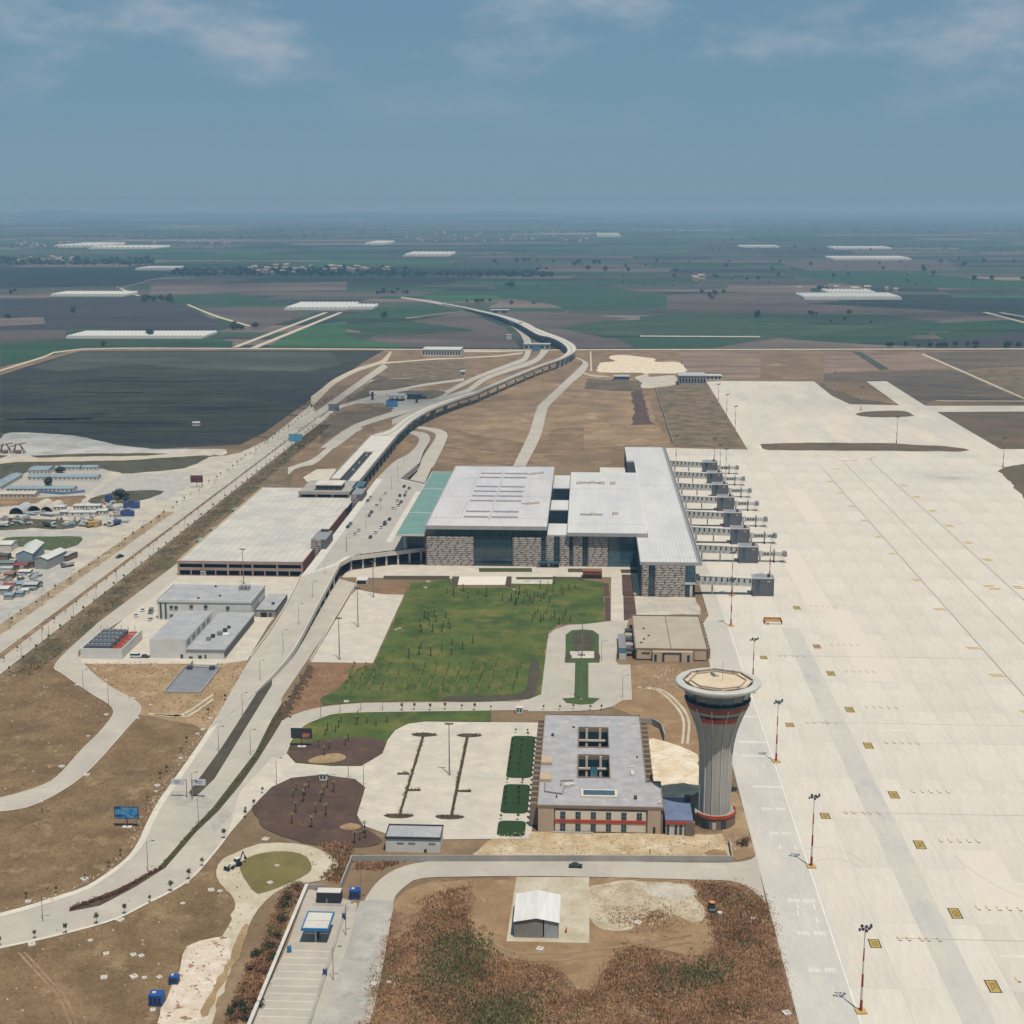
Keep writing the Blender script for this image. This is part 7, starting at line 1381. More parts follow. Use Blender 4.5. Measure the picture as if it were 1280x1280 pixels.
tufts('verge_weeds', [[(p.x + 3, p.y) for p in (B0, B1)] + [(p.x + 15, p.y) for p in (B1, B0)]], 9000, .7, .16, mat('verge_blades', S(104, 98, 66), S(84, 84, 54), S(128, 112, 80), s1=8, s2=.6, v=.3), 9, blades=4, spread_=.6)
tufts('lawn_tussocks', [G2('J', [(660, 190), (840, 170), (860, 210), (1110, 210), (1250, 560), (1180, 700), (440, 735), (250, 750), (400, 600), (490, 560)])], 9000, .32, .12, mat('lawn_blades', S(92, 104, 52), S(70, 88, 42), S(112, 108, 60), s1=9, s2=.5, v=.25), 10, blades=4, spread_=.5)
tufts('roadside_weeds', [G2('O', [(420, 250), (500, 265), (480, 300), (400, 400), (300, 760), (180, 940), (90, 980), (140, 800), (280, 560), (360, 330)]), G2('O', [(560, 60), (720, 60), (720, 110), (660, 260), (560, 230), (640, 160)]), G2('O', [(740, 120), (980, 150), (860, 190), (740, 190)])], 2600, .8, .2, m_scrub, 12, blades=5)
def bushes(name, pts, m, seed, s0=1.0, n=70):
    r = random.Random(seed); mb = MB()
    for (x, y, z) in pts:
        q = clump(n, .8 * s0, .6 * s0, .55 * s0, .16 * s0, r.random()); s_ = r.uniform(.7, 1.3); mb.add([(x + a * s_, y + b * s_, z + c * s_) for a, b, c in q.v], q.f)
    return mb.build(name, m, kind='stuff')
hm_ = [(*C('M', 1285 - i * 4.15 - 60 * math.sin(i / 93 * 3.14), 470 + i * 5.5)[:2], .3) for i in range(93)]
hm_ = []
ce = smooth_pts([C('M', 1315, 425), C('M', 1280, 478), C('M', 1208, 625), C('M', 1115, 750), C('M', 1015, 875), C('M', 905, 985), C('N', 760, 325)], 22)
bushes('green_hedge', [(p[0] + rng.uniform(-.4, .4), p[1], .3) for p in ce], mat('hedge_leaf', S(112, 124, 60), S(88, 100, 50), S(146, 136, 80), s1=3, s2=.4, v=.3), 3, 1.0, 40)
ce = smooth_pts([C('N', 760, 325), C('N', 650, 385), C('N', 560, 440), C('N', 450, 478), C('N', 335, 520)], 22)
bushes('reddish_shrub_row', [(p[0] + rng.uniform(-.4, .4), p[1] + rng.uniform(-.4, .4), .3) for p in ce], mat('red_shrub_leaf', S(128, 84, 70), S(100, 68, 56), S(92, 84, 56), s1=3, s2=.4, v=.3), 4, 1.05, 45)
pi = []
for a, b in (((711, 232), (603, 594)), ((919, 236), (845, 600)), ((660, 222), (778, 225)), ((872, 225), (986, 228)), ((530, 605), (664, 606)), ((772, 610), (902, 611)), ((592, 406), (646, 407)), ((644, 483), (697, 484)), ((878, 488), (935, 489))):
    p, q = Vector(C('L', *a)), Vector(C('L', *b)); n_ = int((q - p).length / 1.1)
    pi += [(*(p.lerp(q, (i + .5) / n_) + Vector((rng.uniform(-.4, .4), rng.uniform(-.3, .3), 0)))[:2], .33) for i in range(n_) if rng.random() > .25]
bushes('car_park_shrubs', pi, mat('car_park_leaf', S(112, 108, 62), S(92, 92, 52), S(136, 120, 78), s1=2, s2=.4, v=.3), 6, .95, 34)
for c, pts, lab in (('O', [(395, 340), (380, 372), (450, 290)], 'dark round shrub by the loop track'), ('O', [(370, 450), (340, 530), (310, 580), (330, 640), (220, 690), (285, 700), (160, 880), (190, 900), (240, 850), (110, 910), (150, 930), (250, 880), (200, 940), (240, 615)], 'dense dark shrub along the fuel yard wall'), ('I', [(1170, 1010), (1150, 1030), (1100, 755)], 'dark round shrub by the apron wall')):
    for i, q in enumerate(pts):
        p = C(c, *q); t = thing('shrub', lab, 'shrub', None, lab); t.location = (p[0], p[1], .15); s_ = rng.uniform(1.3, 2.0)
        clump(170, 1.4 * s_, .7 * s_, .6 * s_, .28, i + int(q[0])).build('foliage', m_leafd if rng.random() > .25 else MATS['red_shrub_leaf'], t); MB().cone(0, 0, 0, .6 * s_, .12, .06, 5).build('stem', m_bark, t)

def stones(name, polys, n, s0, m, seed, soft=1.0):
    """loose pale stones and clods, joined"""
    r = np.random.default_rng(seed); X = np.concatenate([np.array(p) for p in polys]); x0, y0 = X.min(0); x1, y1 = X.max(0); pts = []
    while len(pts) < n:
        for q in r.uniform((x0, y0), (x1, y1), (2000, 2)):
            if any(inside(q, p) for p in polys): pts.append(q)
            if len(pts) >= n: break
    mb = MB()
    for q in np.array(pts) + r.normal(0, soft, (n, 2)):
        a, b, h, t = s0 * r.uniform(.4, 1.6), s0 * r.uniform(.4, 1.3), s0 * r.uniform(.3, .9), r.uniform(0, 6)
        mb.obox(q[0], q[1], a, b, .12, .2 + h, t, r.uniform(.3, .8))
    return mb.build(name, m, kind='stuff')
m_stone1 = mat('loose_stone', S(214, 200, 174), S(186, 166, 136), s1=3, s2=.5, v=.2); m_clod = mat('earth_clod', S(120, 96, 72), S(96, 76, 58), s1=3, s2=.5, v=.2)
stones('loose_stones', [G2('Q', [(660, 160), (900, 150), (1000, 240), (960, 270), (780, 290), (660, 260)]), G2('I', [(-60, 970), (960, 985), (1120, 975), (1130, 1080), (-80, 1085)]), G2('I', [(640, 130), (800, 130), (850, 250), (640, 220)])], 700, .55, m_stone1, 3)
stones('loose_stones', [G2('N', [(880, 700), (1080, 670), (930, 1050), (750, 1050)]), G2('O', [(60, 200), (560, 80), (640, 160), (330, 310), (130, 640), (40, 560)])], 130, .42, mat('tan_clod', S(176, 150, 118), S(140, 112, 84), s1=3, s2=.5, v=.2), 4)
stones('earth_clods', [G2('M', [(380, 180), (860, 180), (1160, 190), (980, 490), (660, 420)]), G2('J', [(100, 800), (180, 570), (400, 600), (230, 740)]), G2('L', [(-100, 560), (90, 430), (400, 440), (440, 660), (200, 735)])], 700, .4, m_clod, 5)
stones('loose_stones', [G2('S', [(0, 300), (1213, 330), (1213, 600), (0, 1270)]), G2('M', [(0, 200), (520, 400), (300, 700), (0, 810)]), G2('N', [(0, 720), (980, 320), (720, 1050), (0, 1050)])], 420, .5, m_stone1, 6)
stones('rubble_bank', [G2('J', [(20, 830), (110, 700), (180, 575), (195, 590), (120, 730), (60, 830)])], 260, .9, m_clod, 7)
stones('kerb_spoil', [[(p[0] - 3, p[1]) for p in road_left] + [(p[0] - .4, p[1]) for p in road_left[::-1]]], 320, .45, m_stone1, 8)
# stockpiles
def heap(lab, c, x, y, rx, ry, h, m, seed):
    p = C(c, x, y); rr = random.Random(seed); mb = MB().lathe(0, 0, [(1, 0), (.8, .2), (.55, .55), (.3, .85), (.02, 1)], 18); mb.v = [(a * rx * rr.uniform(.85, 1.12), b * ry * rr.uniform(.85, 1.12), d * h * rr.uniform(.8, 1.1)) for a, b, d in mb.v]
    o = mb.build('stockpile', m, smooth=True); o.location = (p[0], p[1], .1); tag(o, lab, 'heap'); return o
heap('large white limestone heap between office and tower', 'I', 800, 610, 6, 4, 1.5, m_white, 1); heap('white limestone heap in front of the tower annex', 'I', 860, 745, 6.5, 3.2, 2.2, m_white, 2); heap('brown spoil heap beside the perimeter wall end', 'I', 1020, 1070, 4, 3, 1.5, MATS['site_dirt'], 3); heap('pale spoil heap behind the scrub by the site road', 'Q', 900, 175, 9, 6, 1.6, m_sand, 4); heap('low brown heap on the dark topsoil edge', 'L', 370, 655, 4, 3, 1.2, MATS['trampled_dirt'], 5)
for k, pts in enumerate(([(640, 175), (700, 230), (690, 300)], [(660, 240), (760, 200), (820, 130)])):
    for off in (0, 14): strip('wheel_track', G2('I', [(x + off, y) for x, y in pts]), G2('I', [(x + off + 7, y - 2) for x, y in pts]), m_scrape, .19)
for off in (0, 22): strip('wheel_track', G2('M', [(700 + off, 420), (830 + off, 430), (900, 400 + off), (1000, 330 + off)]), G2('M', [(700 + off, 428), (832 + off, 438), (906, 406 + off), (1006, 336 + off)]), m_track, .2)
for off in (0, 20): strip('wheel_track', G2('Q', [(330 + off, 200), (318 + off, 280), (360 + off, 340), (480, 385 - off), (700, 370 - off), (960, 330 - off)]), G2('Q', [(338 + off, 200), (326 + off, 278), (366 + off, 334), (482, 379 - off), (700, 364 - off), (960, 325 - off)]), m_scrape, .2)
ROUGH.add('yellowed_grass')
# rows of saplings in the lower lawn
sp_ = thing('sapling', '', 'sapling', None, 'saplings in rows on the lawn'); MB().cone(0, 0, 0, .8, .04, .03, 5).build('stem', m_bark, sp_); clump(24, .45, .5, .9, .2, 5).build('crown', m_leaf, sp_)
ss = []
for i in range(15):
    for j in range(8):
        if rng.random() < .12: continue
        p = C('J', 385 + i * 56 - j * 5 + rng.uniform(-4, 4), 570 + j * 17); ss.append((p[0], p[1], .17, rng.random() * 6, rng.uniform(.8, 1.3)))
spread(sp_, ss, ['tiny green sapling planted in rows on the lower lawn'] * len(ss))
pa = thing('parterre_tree', '', 'tree', None, 'small trees on the parterre lawns'); MB().cone(0, 0, 0, .7, .05, .04, 5).build('trunk', m_bark, pa); clump(40, .5, .6, 1.0, .2, 6).build('crown', m_leafd, pa)
spread(pa, [(*C('L', 1135 + 45 * a - 4 * j, 255 + 28 * j)[:2], .34, 0, 1.0) for j in range(6) for a in (0, 1)] + [(*C('L', 1100 + 62 * a, 480 + 24 * j)[:2], .34, 0, 1.0) for j in range(4) for a in (0, 1)], ['small dark tree in two rows on the parterre lawns'] * 20)

# yellowed strips between the sapling rows
for i in range(14):
    a, b, c_, d_ = C('J', 372 + i * 56, 572), C('J', 384 + i * 56, 572), C('J', 352 + i * 56, 702), C('J', 336 + i * 56, 702)
    sheet('dry_lawn_strip', [a[:2], b[:2], c_[:2], d_[:2]], .175, mat('yellowed_grass', S(108, 106, 48), S(90, 98, 42), S(124, 114, 60), s1=4, s2=.6, v=.25))
# ================================================================== works yard on the left, outlying buildings, the plain
ROOF = {k: mat('sheet_roof_' + k, c, tuple(q * .86 for q in c), s1=6, s2=1, v=.07, rough=.6) for k, c in (('blue', S(146, 164, 174)), ('grey', S(190, 192, 192)), ('beige', S(206, 196, 182)), ('pale', S(214, 216, 210)), ('rust', S(150, 110, 96)), ('green', S(120, 140, 130)), ('dark', S(96, 96, 98)), ('red', S(150, 76, 66)), ('tile', S(178, 162, 150)))}
WALL = {k: flat('shed_wall_' + k, c, rough=.8) for k, c in (('white', S(222, 220, 214)), ('grey', S(164, 166, 168)), ('blue', S(150, 168, 180)), ('brown', S(130, 112, 98)), ('cream', S(214, 202, 182)))}
def shed(name, lab, cat, A, B, depth, h, roof='grey', wall='white', rise=1.0, ridge='x', group=None, win=0, a=None):
    """gabled shed standing on the front line A-B, running back by depth"""
    A, B = Vector(A[:2]), Vector(B[:2]); w = (B - A).length; an = math.atan2(B.y - A.y, B.x - A.x) if a is None else a; c = (A + B) / 2
    t = thing(name, lab, cat, None, group); t.location = (A.x, A.y, .15); t.rotation_euler = (0, 0, an)
    MB().box(0, w, 0, depth, 0, h).build('walls', WALL[wall], t); o = .35
    if ridge == 'x': vs = [(-o, -o, h), (w + o, -o, h), (w + o, depth / 2, h + rise), (-o, depth / 2, h + rise), (-o, depth + o, h), (w + o, depth + o, h)]; gs = [(0, 0, h), (0, depth, h), (0, depth / 2, h + rise * .95), (w, 0, h), (w, depth, h), (w, depth / 2, h + rise * .95)]
    else: vs = [(-o, -o, h), (-o, depth + o, h), (w / 2, depth + o, h + rise), (w / 2, -o, h + rise), (w + o, -o, h), (w + o, depth + o, h)]; gs = [(0, 0, h), (w, 0, h), (w / 2, 0, h + rise * .95), (0, depth, h), (w, depth, h), (w / 2, depth, h + rise * .95)]
    vs = [(x, y, z + .06) for x, y, z in vs]
    MB().add(vs, [(0, 1, 2, 3), (3, 2, 5, 4)] if ridge == 'x' else [(0, 3, 2, 1), (3, 4, 5, 2)]).build('roof', ROOF[roof], t); MB().add(gs, [(0, 1, 2), (3, 5, 4)]).build('gable', WALL[wall], t)
    for i in range(win): x = w * (i + .5) / win; MB().box(x - .5, x + .5, -.06, -.01, h * .4, h * .75).build('window', m_glass, t)
    return t
def nshed(c, x0, x1, y, depth, h, lab, **k): return shed(k.pop('name', 'barrack'), lab, k.pop('cat', 'hut'), C(c, x0, y), C(c, x1, y), depth, h, **k)
gB = 'site camp barracks'
nshed('n', 265, 450, 182, 20, 4, 'large blue gabled barrack at the back of the site camp', roof='blue', group=gB, win=5)
nshed('n', 562, 748, 142, 9, 3, 'blue roofed barrack at the back of the camp, left of two', roof='blue', group=gB, win=5); nshed('n', 768, 915, 142, 9, 3, 'blue roofed barrack at the back of the camp, right of two', roof='blue', group=gB, win=4)
nshed('n', 262, 915, 236, 12, 3, 'longest blue roofed barrack across the site camp', roof='blue', group=gB, win=16)
nshed('n', 60, 690, 347, 11, 3, 'long pale blue barrack at the front of the camp', roof='blue', group=gB, win=16); nshed('n', -40, 325, 402, 12, 3.2, 'beige roofed barrack in the front corner of the camp', roof='beige', wall='cream', group=gB, win=9)
shed('barrack', 'slanting blue roofed barrack along the left side of the camp', 'hut', C('n', 10, 325), C('n', 215, 205), 9, 3, roof='blue', group=gB)
fw = thing('blue_site_fence', 'blue sheet fence along the front of the site camp', 'fence', C('n', 570, 368)); a, b = C('n', 350, 350), C('n', 600, 366); c_ = C('n', 800, 345)
parapet([(*a[:2], 0), (*b[:2], 0)], 0, 2.2, .15, flat('fence_blue', S(110, 140, 180)), fw, 'fence_panel'); parapet([(*b[:2], 0), (*c_[:2], 0)], 0, 2.2, .15, MATS['fence_blue'], fw, 'fence_panel')
def tent(c, x0, x1, y, depth, lab, m):
    A, B = Vector(C(c, x0, y)), Vector(C(c, x1, y)); r_ = (B - A).length / 2; t = thing('arched_tent', lab, 'tent', None, 'arched storage tents'); t.location = (A.x + r_, A.y, .1)
    n = 12; vs = [(r_ * math.cos(math.pi * i / n), yy, r_ * .95 * math.sin(math.pi * i / n)) for yy in (0, depth) for i in range(n + 1)]
    MB().add(vs, [(i, i + 1, i + n + 2, i + n + 1) for i in range(n)]).build('cover', m, t); MB().add([v for v in vs[n + 1:]], [tuple(range(n + 1))]).build('end_wall', m, t)
    for yy in (0.02, depth * .5): MB().tube([(r_ * .98 * math.cos(math.pi * i / n), yy, r_ * .92 * math.sin(math.pi * i / n)) for i in range(n + 1)], .15, 5).build('hoop', m_metal, t)
tent('n', 255, 388, 530, 26, 'cream arched storage tent, left of two', ROOF['beige']); tent('n', 385, 495, 528, 24, 'cream arched storage tent, right of two', ROOF['beige']); tent('n', 85, 225, 552, 20, 'grey white arched tent beside the cream ones', ROOF['grey'])
for x0, x1, y, lab in ((505, 605, 522, 'white container by the cream tents'), (690, 780, 512, 'white container, left of the back pair in the yard'), (792, 938, 512, 'white container, right of the back pair in the yard'), (642, 895, 576, 'long white container block in the middle of the yard'), (562, 632, 570, 'small white container before the tents'), (905, 1000, 560, 'low white container at the yard entrance')):
    nshed('n', x0, x1, y, 7, 3.2, lab, roof='pale', rise=.15, name='container', cat='container', group='white yard containers', win=3)
# yard vehicles
def truck(lab, p, rz, cab_m, bed_m, s_=1.0):
    t = thing('truck', lab, 'truck'); t.location = (p[0], p[1], .15); t.rotation_euler = (0, 0, rz); t.scale = (s_,) * 3
    MB().box(-1.2, 1.2, -4.2, -2.2, .8, 3.0).build('cab', cab_m, t); MB().box(-1.1, 1.1, -4.25, -4.21, 1.9, 2.8).build('windscreen', m_glass, t); MB().box(-1.25, 1.25, -2.0, 4.2, 1.2, 2.8).build('bed', bed_m, t); MB().box(-.9, .9, -4.1, 4.1, .6, .79).build('chassis', m_dkgrey, t)
    for x in (-1.1, .8):
        for y in (-3.2, 2.0, 3.3): MB().tube([(x, y, .5), (x + .3, y, .5)], .5, 10).build('wheel', m_tyre, t)
my = flat('truck_yellow', S(206, 166, 84)); mblu = flat('truck_blue', S(64, 88, 140))
truck('yellow tipper truck in the works yard', C('n', 885, 665), R(-35), my, my, 1.3); truck('white truck with blue load in the works yard', C('n', 1080, 655), R(-25), cm['white'], mblu, 1.2); truck('pale lorry among weeds in the works yard', C('n', 470, 668), R(60), cm['white'], ROOF['dark'], 1.2)
truck('grey tanker beside the green roofed warehouse', C('m', 1085, 880), R(-40), cm['grey'], ROOF['grey'], .95); truck('white van truck at the left yard edge', C('n', 20, 668), R(90), cm['white'], cm['white'], 1.1)
for c, x, y, lab, k in (('n', 690, 668, 'pale blue car parked in the works yard', 'blue'), ('n', 818, 652, 'dark car beside the yellow truck', 'dark'), ('m', 600, 590, 'small blue car behind the big warehouse', 'blue'), ('n', 1030, 515, 'dark car by the white container row', 'dark'), ('m', 165, 1040, 'red car among the yard sheds', 'red')): one(car(cm[k]), c, x, y, .15, rng.uniform(0, 3), lab, 1.2)
for c, x, y, s_, lab in (('n', 1240, 490, 2.4, 'bright blue plant container at the yard corner'), ('n', 1200, 565, 2.0, 'dark blue machinery stack at the yard corner'), ('n', 1023, 432, 1.9, 'round blue water tank among shrubs')):
    p = C(c, x, y); t = thing('blue_plant', lab, 'machinery', (p[0], p[1], 0)); MB().box(p[0] - 2.2 * s_, p[0] + 2.2 * s_, p[1] - s_, p[1] + s_, .3, 1.9 * s_).build('body', mblu, t) if 'round' not in lab else MB().cone(p[0], p[1], .3, 2.6 * s_, 1.4 * s_, 1.4 * s_, 16).build('body', mblu, t)
    MB().box(p[0] - 1.6, p[0] + 1.6, p[1] - .8 * s_, p[1] + .8 * s_, 1.9 * s_ if 'round' not in lab else 2.6 * s_, 1.9 * s_ + .8 if 'round' not in lab else 2.6 * s_ + .4).build('top', m_dkgrey, t); MB().box(p[0] - 2.3 * s_, p[0] + 2.3 * s_, p[1] - s_ * 1.05, p[1] + s_ * 1.05, 0, .29).build('skid', m_dkgrey, t)
# warehouses and clutter at the left edge
gW = 'warehouses at the left edge'
shed('warehouse', 'big pale grey gabled warehouse at the left yard', 'warehouse', C('m', 268, 890), C('m', 530, 885), 30, 8, 'pale', 'blue', 2.2, 'y', gW)
shed('warehouse', 'green sided warehouse with pale roof next to the big one', 'warehouse', C('m', 560, 915), C('m', 765, 925), 24, 6, 'pale', 'grey', 1.6, 'y', gW)
shed('warehouse', 'low grey shed beside the tanker', 'warehouse', C('m', 935, 790), C('m', 1070, 800), 12, 3.6, 'grey', 'brown', .5, 'x', gW); shed('warehouse', 'pale shed at the left frame edge before the grass', 'warehouse', C('m', -60, 640), C('m', 185, 640), 12, 4.5, 'pale', 'white', 1, 'x', gW)
cl = random.Random(12)
for i, (x0, x1, y, h, rf_, wl) in enumerate(((-40, 130, 800, 4, 'dark', 'brown'), (-20, 220, 925, 4, 'green', 'grey'), (215, 420, 950, 3.4, 'red', 'brown'), (450, 535, 900, 3.6, 'dark', 'brown'), (10, 190, 990, 3.2, 'grey', 'white'), (300, 480, 1040, 3, 'pale', 'grey'), (60, 210, 1075, 2.8, 'rust', 'brown'), (-60, 60, 1200, 4.5, 'tile', 'white'), (200, 500, 1200, 1.6, 'blue', 'blue'), (40, 200, 1270, 3, 'red', 'white'), (380, 590, 1250, 3, 'grey', 'brown'), (-60, 130, 1330, 3.4, 'pale', 'grey'), (230, 360, 1370, 2.6, 'blue', 'blue'), (60, 200, 1410, 2.6, 'blue', 'grey'), (330, 440, 1330, 2.6, 'pale', 'white'), (140, 300, 860, 2.5, 'beige', 'cream'))):
    nshed('m', x0, x1, y, 5 + 3 * cl.random(), h, '%s roofed lean-to in the yard clutter, %s' % ({'blue': 'blue', 'dark': 'dark', 'green': 'grey green', 'red': 'dark red', 'grey': 'grey', 'pale': 'pale', 'rust': 'rust', 'tile': 'tiled', 'beige': 'beige'}[rf_], ['behind the warehouse', 'beside the big warehouse', 'before the big warehouse', 'at the warehouse corner', 'by the red shed', 'in front of the red shed', 'below the grey lean-to', 'at the frame edge', 'widest and lowest', 'near the lower edge', 'at the yard corner', 'lowest at the frame edge', 'lowest by the road', 'nearest the road bottom', 'right of the blue one', 'left of the warehouse'][i]), roof=rf_, wall=wl, rise=.6, name='lean_to_shed', cat='shed', group='yard clutter sheds')
# stored materials in the works yard
def stock(kind):
    if kind == 0:
        t = thing('crate_stack', '', 'crates', None, 'crate stacks in the works yard')
        for k, (x, y, z) in enumerate(((0, 0, 0), (1.6, .2, 0), (.7, .1, 1.2), (-1.5, .4, 0))): MB().obox(x, y, 1.4, 1.3, z, z + 1.15, k * .1).build('crate', MATS['raw_timber'] if k % 2 else WALL['grey'], t)
    elif kind == 1:
        t = thing('pipe_bundle', '', 'pipes', None, 'pipe bundles in the works yard')
        for k in range(6): MB().tube([(-4, (k % 3) * .75 + (.37 if k > 2 else 0), .4 + (.65 if k > 2 else 0)), (4, (k % 3) * .75 + (.37 if k > 2 else 0), .4 + (.65 if k > 2 else 0))], .36, 8).build('pipe', WALL['blue'] if k % 2 else m_concg, t)
    else:
        t = thing('scrap_pile', '', 'scrap', None, 'scrap piles in the works yard'); q = random.Random(kind)
        for k in range(7): MB().obox(q.uniform(-2, 2), q.uniform(-1.5, 1.5), q.uniform(.6, 2.2), q.uniform(.5, 1.5), 0, q.uniform(.5, 1.6), q.random() * 3, .8).build('scrap_piece', [WALL['brown'], ROOF['dark'], WALL['white'], ROOF['rust']][k % 4], t)
    return t
for kind, lab in ((0, 'stack of pale and wooden crates in the works yard'), (1, 'bundle of grey pipes lying in the works yard'), (2, 'pile of mixed scrap in the works yard')):
    q = random.Random(kind + 50); sp = []
    for c, x0, x1, y0, y1, n_ in (('n', 40, 1180, 535, 570, 7), ('n', 540, 1150, 600, 668, 7), ('m', 20, 620, 700, 1270, 9), ('n', 20, 300, 590, 660, 4), ('n', 950, 1200, 440, 560, 5)):
        for _ in range(n_): p = C(c, q.uniform(x0, x1), q.uniform(y0, y1)); sp.append((p[0], p[1], .14, q.random() * 3, q.uniform(.8, 1.5)))
    spread(stock(kind), sp, [lab] * len(sp))
# rusty excavator frames at the quarry edge
for x, lab in ((30, 'rusty crane frame at the quarry edge, left'), (105, 'rusty crane frame at the quarry edge, right')):
    p = C('D', x, 215); t = thing('crane_frame', lab, 'machine', (p[0], p[1], 0)); m_ = flat('rusty_steel', S(140, 112, 86))
    for dx in (-5, 5): MB().tube([(p[0] + dx, p[1], 0), (p[0] + dx * .3, p[1], 9)], .5, 6).build('leg', m_, t); MB().tube([(p[0] + dx, p[1] + 4, 0), (p[0] + dx * .3, p[1], 9)], .4, 6).build('brace', m_, t)
    MB().tube([(p[0] - 7, p[1], 6), (p[0] + 7, p[1], 9.5)], .5, 6).build('boom', m_, t); MB().box(p[0] - 2, p[0] + 2, p[1] - 2, p[1] + 2, 0, 3).build('body', m_, t)
nshed('D', 1100, 1140, 58, 6, 3, 'white and blue hut at the edge of the dark field', roof='pale', group=None, name='field_hut', cat='hut', win=2)
# ------------------------------------------------------------------ filling station, toll gates, substations
fs = thing('filling_station', 'filling station with flat grey canopy and dark shop', 'filling station', C('b', 680, 580)); p = C('b', 600, 582); q = C('b', 760, 570)
MB().box(p[0], q[0], p[1], p[1] + 20, 5.4, 6.6).build('canopy_roof', ROOF['grey'], fs)
for i in range(3):
    for dy in (3, 17): x = p[0] + (q[0] - p[0]) * (i + .5) / 3; MB().box(x - .4, x + .4, p[1] + dy - .4, p[1] + dy + .4, .3, 5.39).build('column', m_dkgrey, fs)
p = C('b', 775, 566); q = C('b', 905, 560); MB().box(p[0], q[0], p[1], p[1] + 12, .3, 5.5).build('shop', m_dkgrey, fs); MB().box(p[0] - .5, q[0] + .5, p[1] - .5, p[1] + 12.5, 5.5, 6).build('shop_roof', ROOF['dark'], fs)
for i in range(3): MB().box(p[0] + 2 + i * 7, p[0] + 7 + i * 7, p[1] - .08, p[1] - .01, 1, 4).build('shop_window', m_glass, fs)
for x, y, lab in ((467, 570, 'dark totem sign left of the filling station'), (860, 595, 'dark blue totem sign right of the filling station')):
    p = C('b', x, y); t = thing('totem_sign', lab, 'sign', (p[0], p[1], .3)); MB().box(p[0] - 1.3, p[0] + 1.3, p[1] - .3, p[1] + .3, 1.2, 9).build('panel', flat('totem_navy', S(50, 60, 90)), t); MB().box(p[0] - .9, p[0] + .9, p[1] - .2, p[1] + .2, .3, 1.19).build('base', m_dkgrey, t); MB().box(p[0] - 3.5, p[0] + 3.5, p[1] - 1, p[1] + 1, .25, .4).build('plinth', m_black, t)
def slab_building(name, lab, cat, c, x0, x1, y, depth, h, wall, nwin=8, roof='pale', z=0.0):
    A, B = C(c, x0, y), C(c, x1, y); t = thing(name, lab, cat, (A[0], A[1], 0)); MB().box(A[0], B[0], A[1], A[1] + depth, 0, h).build('walls', WALL[wall], t); MB().box(A[0] - .6, B[0] + .6, A[1] - .8, A[1] + depth + .6, h, h + .7).build('roof', ROOF[roof], t)
    for i in range(nwin): w_ = (B[0] - A[0]) / nwin; MB().box(A[0] + w_ * (i + .2), A[0] + w_ * (i + .8), A[1] - .1, A[1] - .01, h * .25, h * .75).build('window', m_dark, t)
    return t
slab_building('sports_hall', 'white framed hall with many dark openings beyond the station', 'building', 'b', 910, 1250, 180, 40, 9, 'white', 14)
slab_building('toll_gate', 'grey flat roofed toll gate across the approach road', 'gate', 'd', 530, 765, 478, 16, 8, 'grey', 5, 'grey')
tg = C('d', 640, 500); billboard(tg, 12, 2, 9, flat('toll_blue', S(80, 130, 170)), 'blue direction board in front of the toll gate')
slab_building('substation', 'grey substation with dark doors at the far apron corner', 'building', 'e', 690, 885, 300, 34, 11, 'grey', 9, 'grey'); slab_building('field_shed', 'long pale metal shed beside the limestone yard', 'shed', 'e', 218, 330, 265, 16, 4.5, 'grey', 6, 'grey'); slab_building('equipment_hut', 'small white hut at the far side of the substation', 'hut', 'e', 890, 1000, 262, 14, 5, 'white', 4, 'pale')
slab_building('overpass', 'short concrete overpass crossing the far motorway', 'bridge', 'd', 235, 400, 158, 14, 7, 'grey', 2, 'pale')
slab_building('gate_hut', 'low pale hut on the field track behind the toll plaza', 'hut', 'b', 1250, 1285, 360, 10, 6, 'white', 2)
# fence line beside the apron verge
fe = thing('verge_fence', 'long dark fence between scraped ground and the weedy verge', 'fence', C('e', 520, 325)); a, b = C('e', 518, 325), C('e', 645, 720); parapet([(*a[:2], 0), (*b[:2], 0)], 0, 2.2, .4, m_concg, fe, 'fence_panel')
# ------------------------------------------------------------------ greenhouses
m_gh = mat('greenhouse_film', S(232, 232, 226), S(218, 220, 216), s1=8, s2=2, v=.05, rough=.4)
def greenhouse(lab, c, x0, x1, y, depth, n, h=5.5):
    A, B = C(c, x0, y), C(c, x1, y); w = (B[0] - A[0]) / n; t = thing('greenhouse', lab, 'greenhouse', None, 'white greenhouses on the plain'); t.location = A
    k = 6; vs = [(w * .5 - w * .5 * math.cos(math.pi * i / k), yy, 2.6 + (h - 2.6) * math.sin(math.pi * i / k)) for yy in (0, depth) for i in range(k + 1)]; fs_ = [(i, i + k + 1, i + k + 2, i + 1) for i in range(k)] + [tuple(range(k + 1)), tuple(range(2 * k + 1, k, -1))]
    me = MB().add(vs, fs_).add([(0, 0, 0), (w, 0, 0), (w, 0, 2.6), (0, 0, 2.6), (0, depth, 0), (w, depth, 0), (w, depth, 2.6), (0, depth, 2.6)], [(0, 1, 2, 3), (5, 4, 7, 6), (0, 3, 7, 4), (1, 5, 6, 2)]).mesh('span', m_gh)
    for i in range(n): link('span', me, t, loc=(w * i, (B[1] - A[1]) / n * i, 0))
greenhouse('long white greenhouse with many spans beside the dark field', 'A', 245, 755, 546, 95, 34); greenhouse('thin white greenhouse farther left beyond the brown field', 'A', 188, 462, 389, 110, 22, 7); greenhouse('ridged white greenhouse between the farm roads and the motorway', 'A', 1058, 1860 / 1.0 - 0 if False else 1290, 440, 170, 14, 7); greenhouse('ridged white greenhouse next to the motorway, tapering right', 'B', 10, 195, 438, 90, 12, 7)
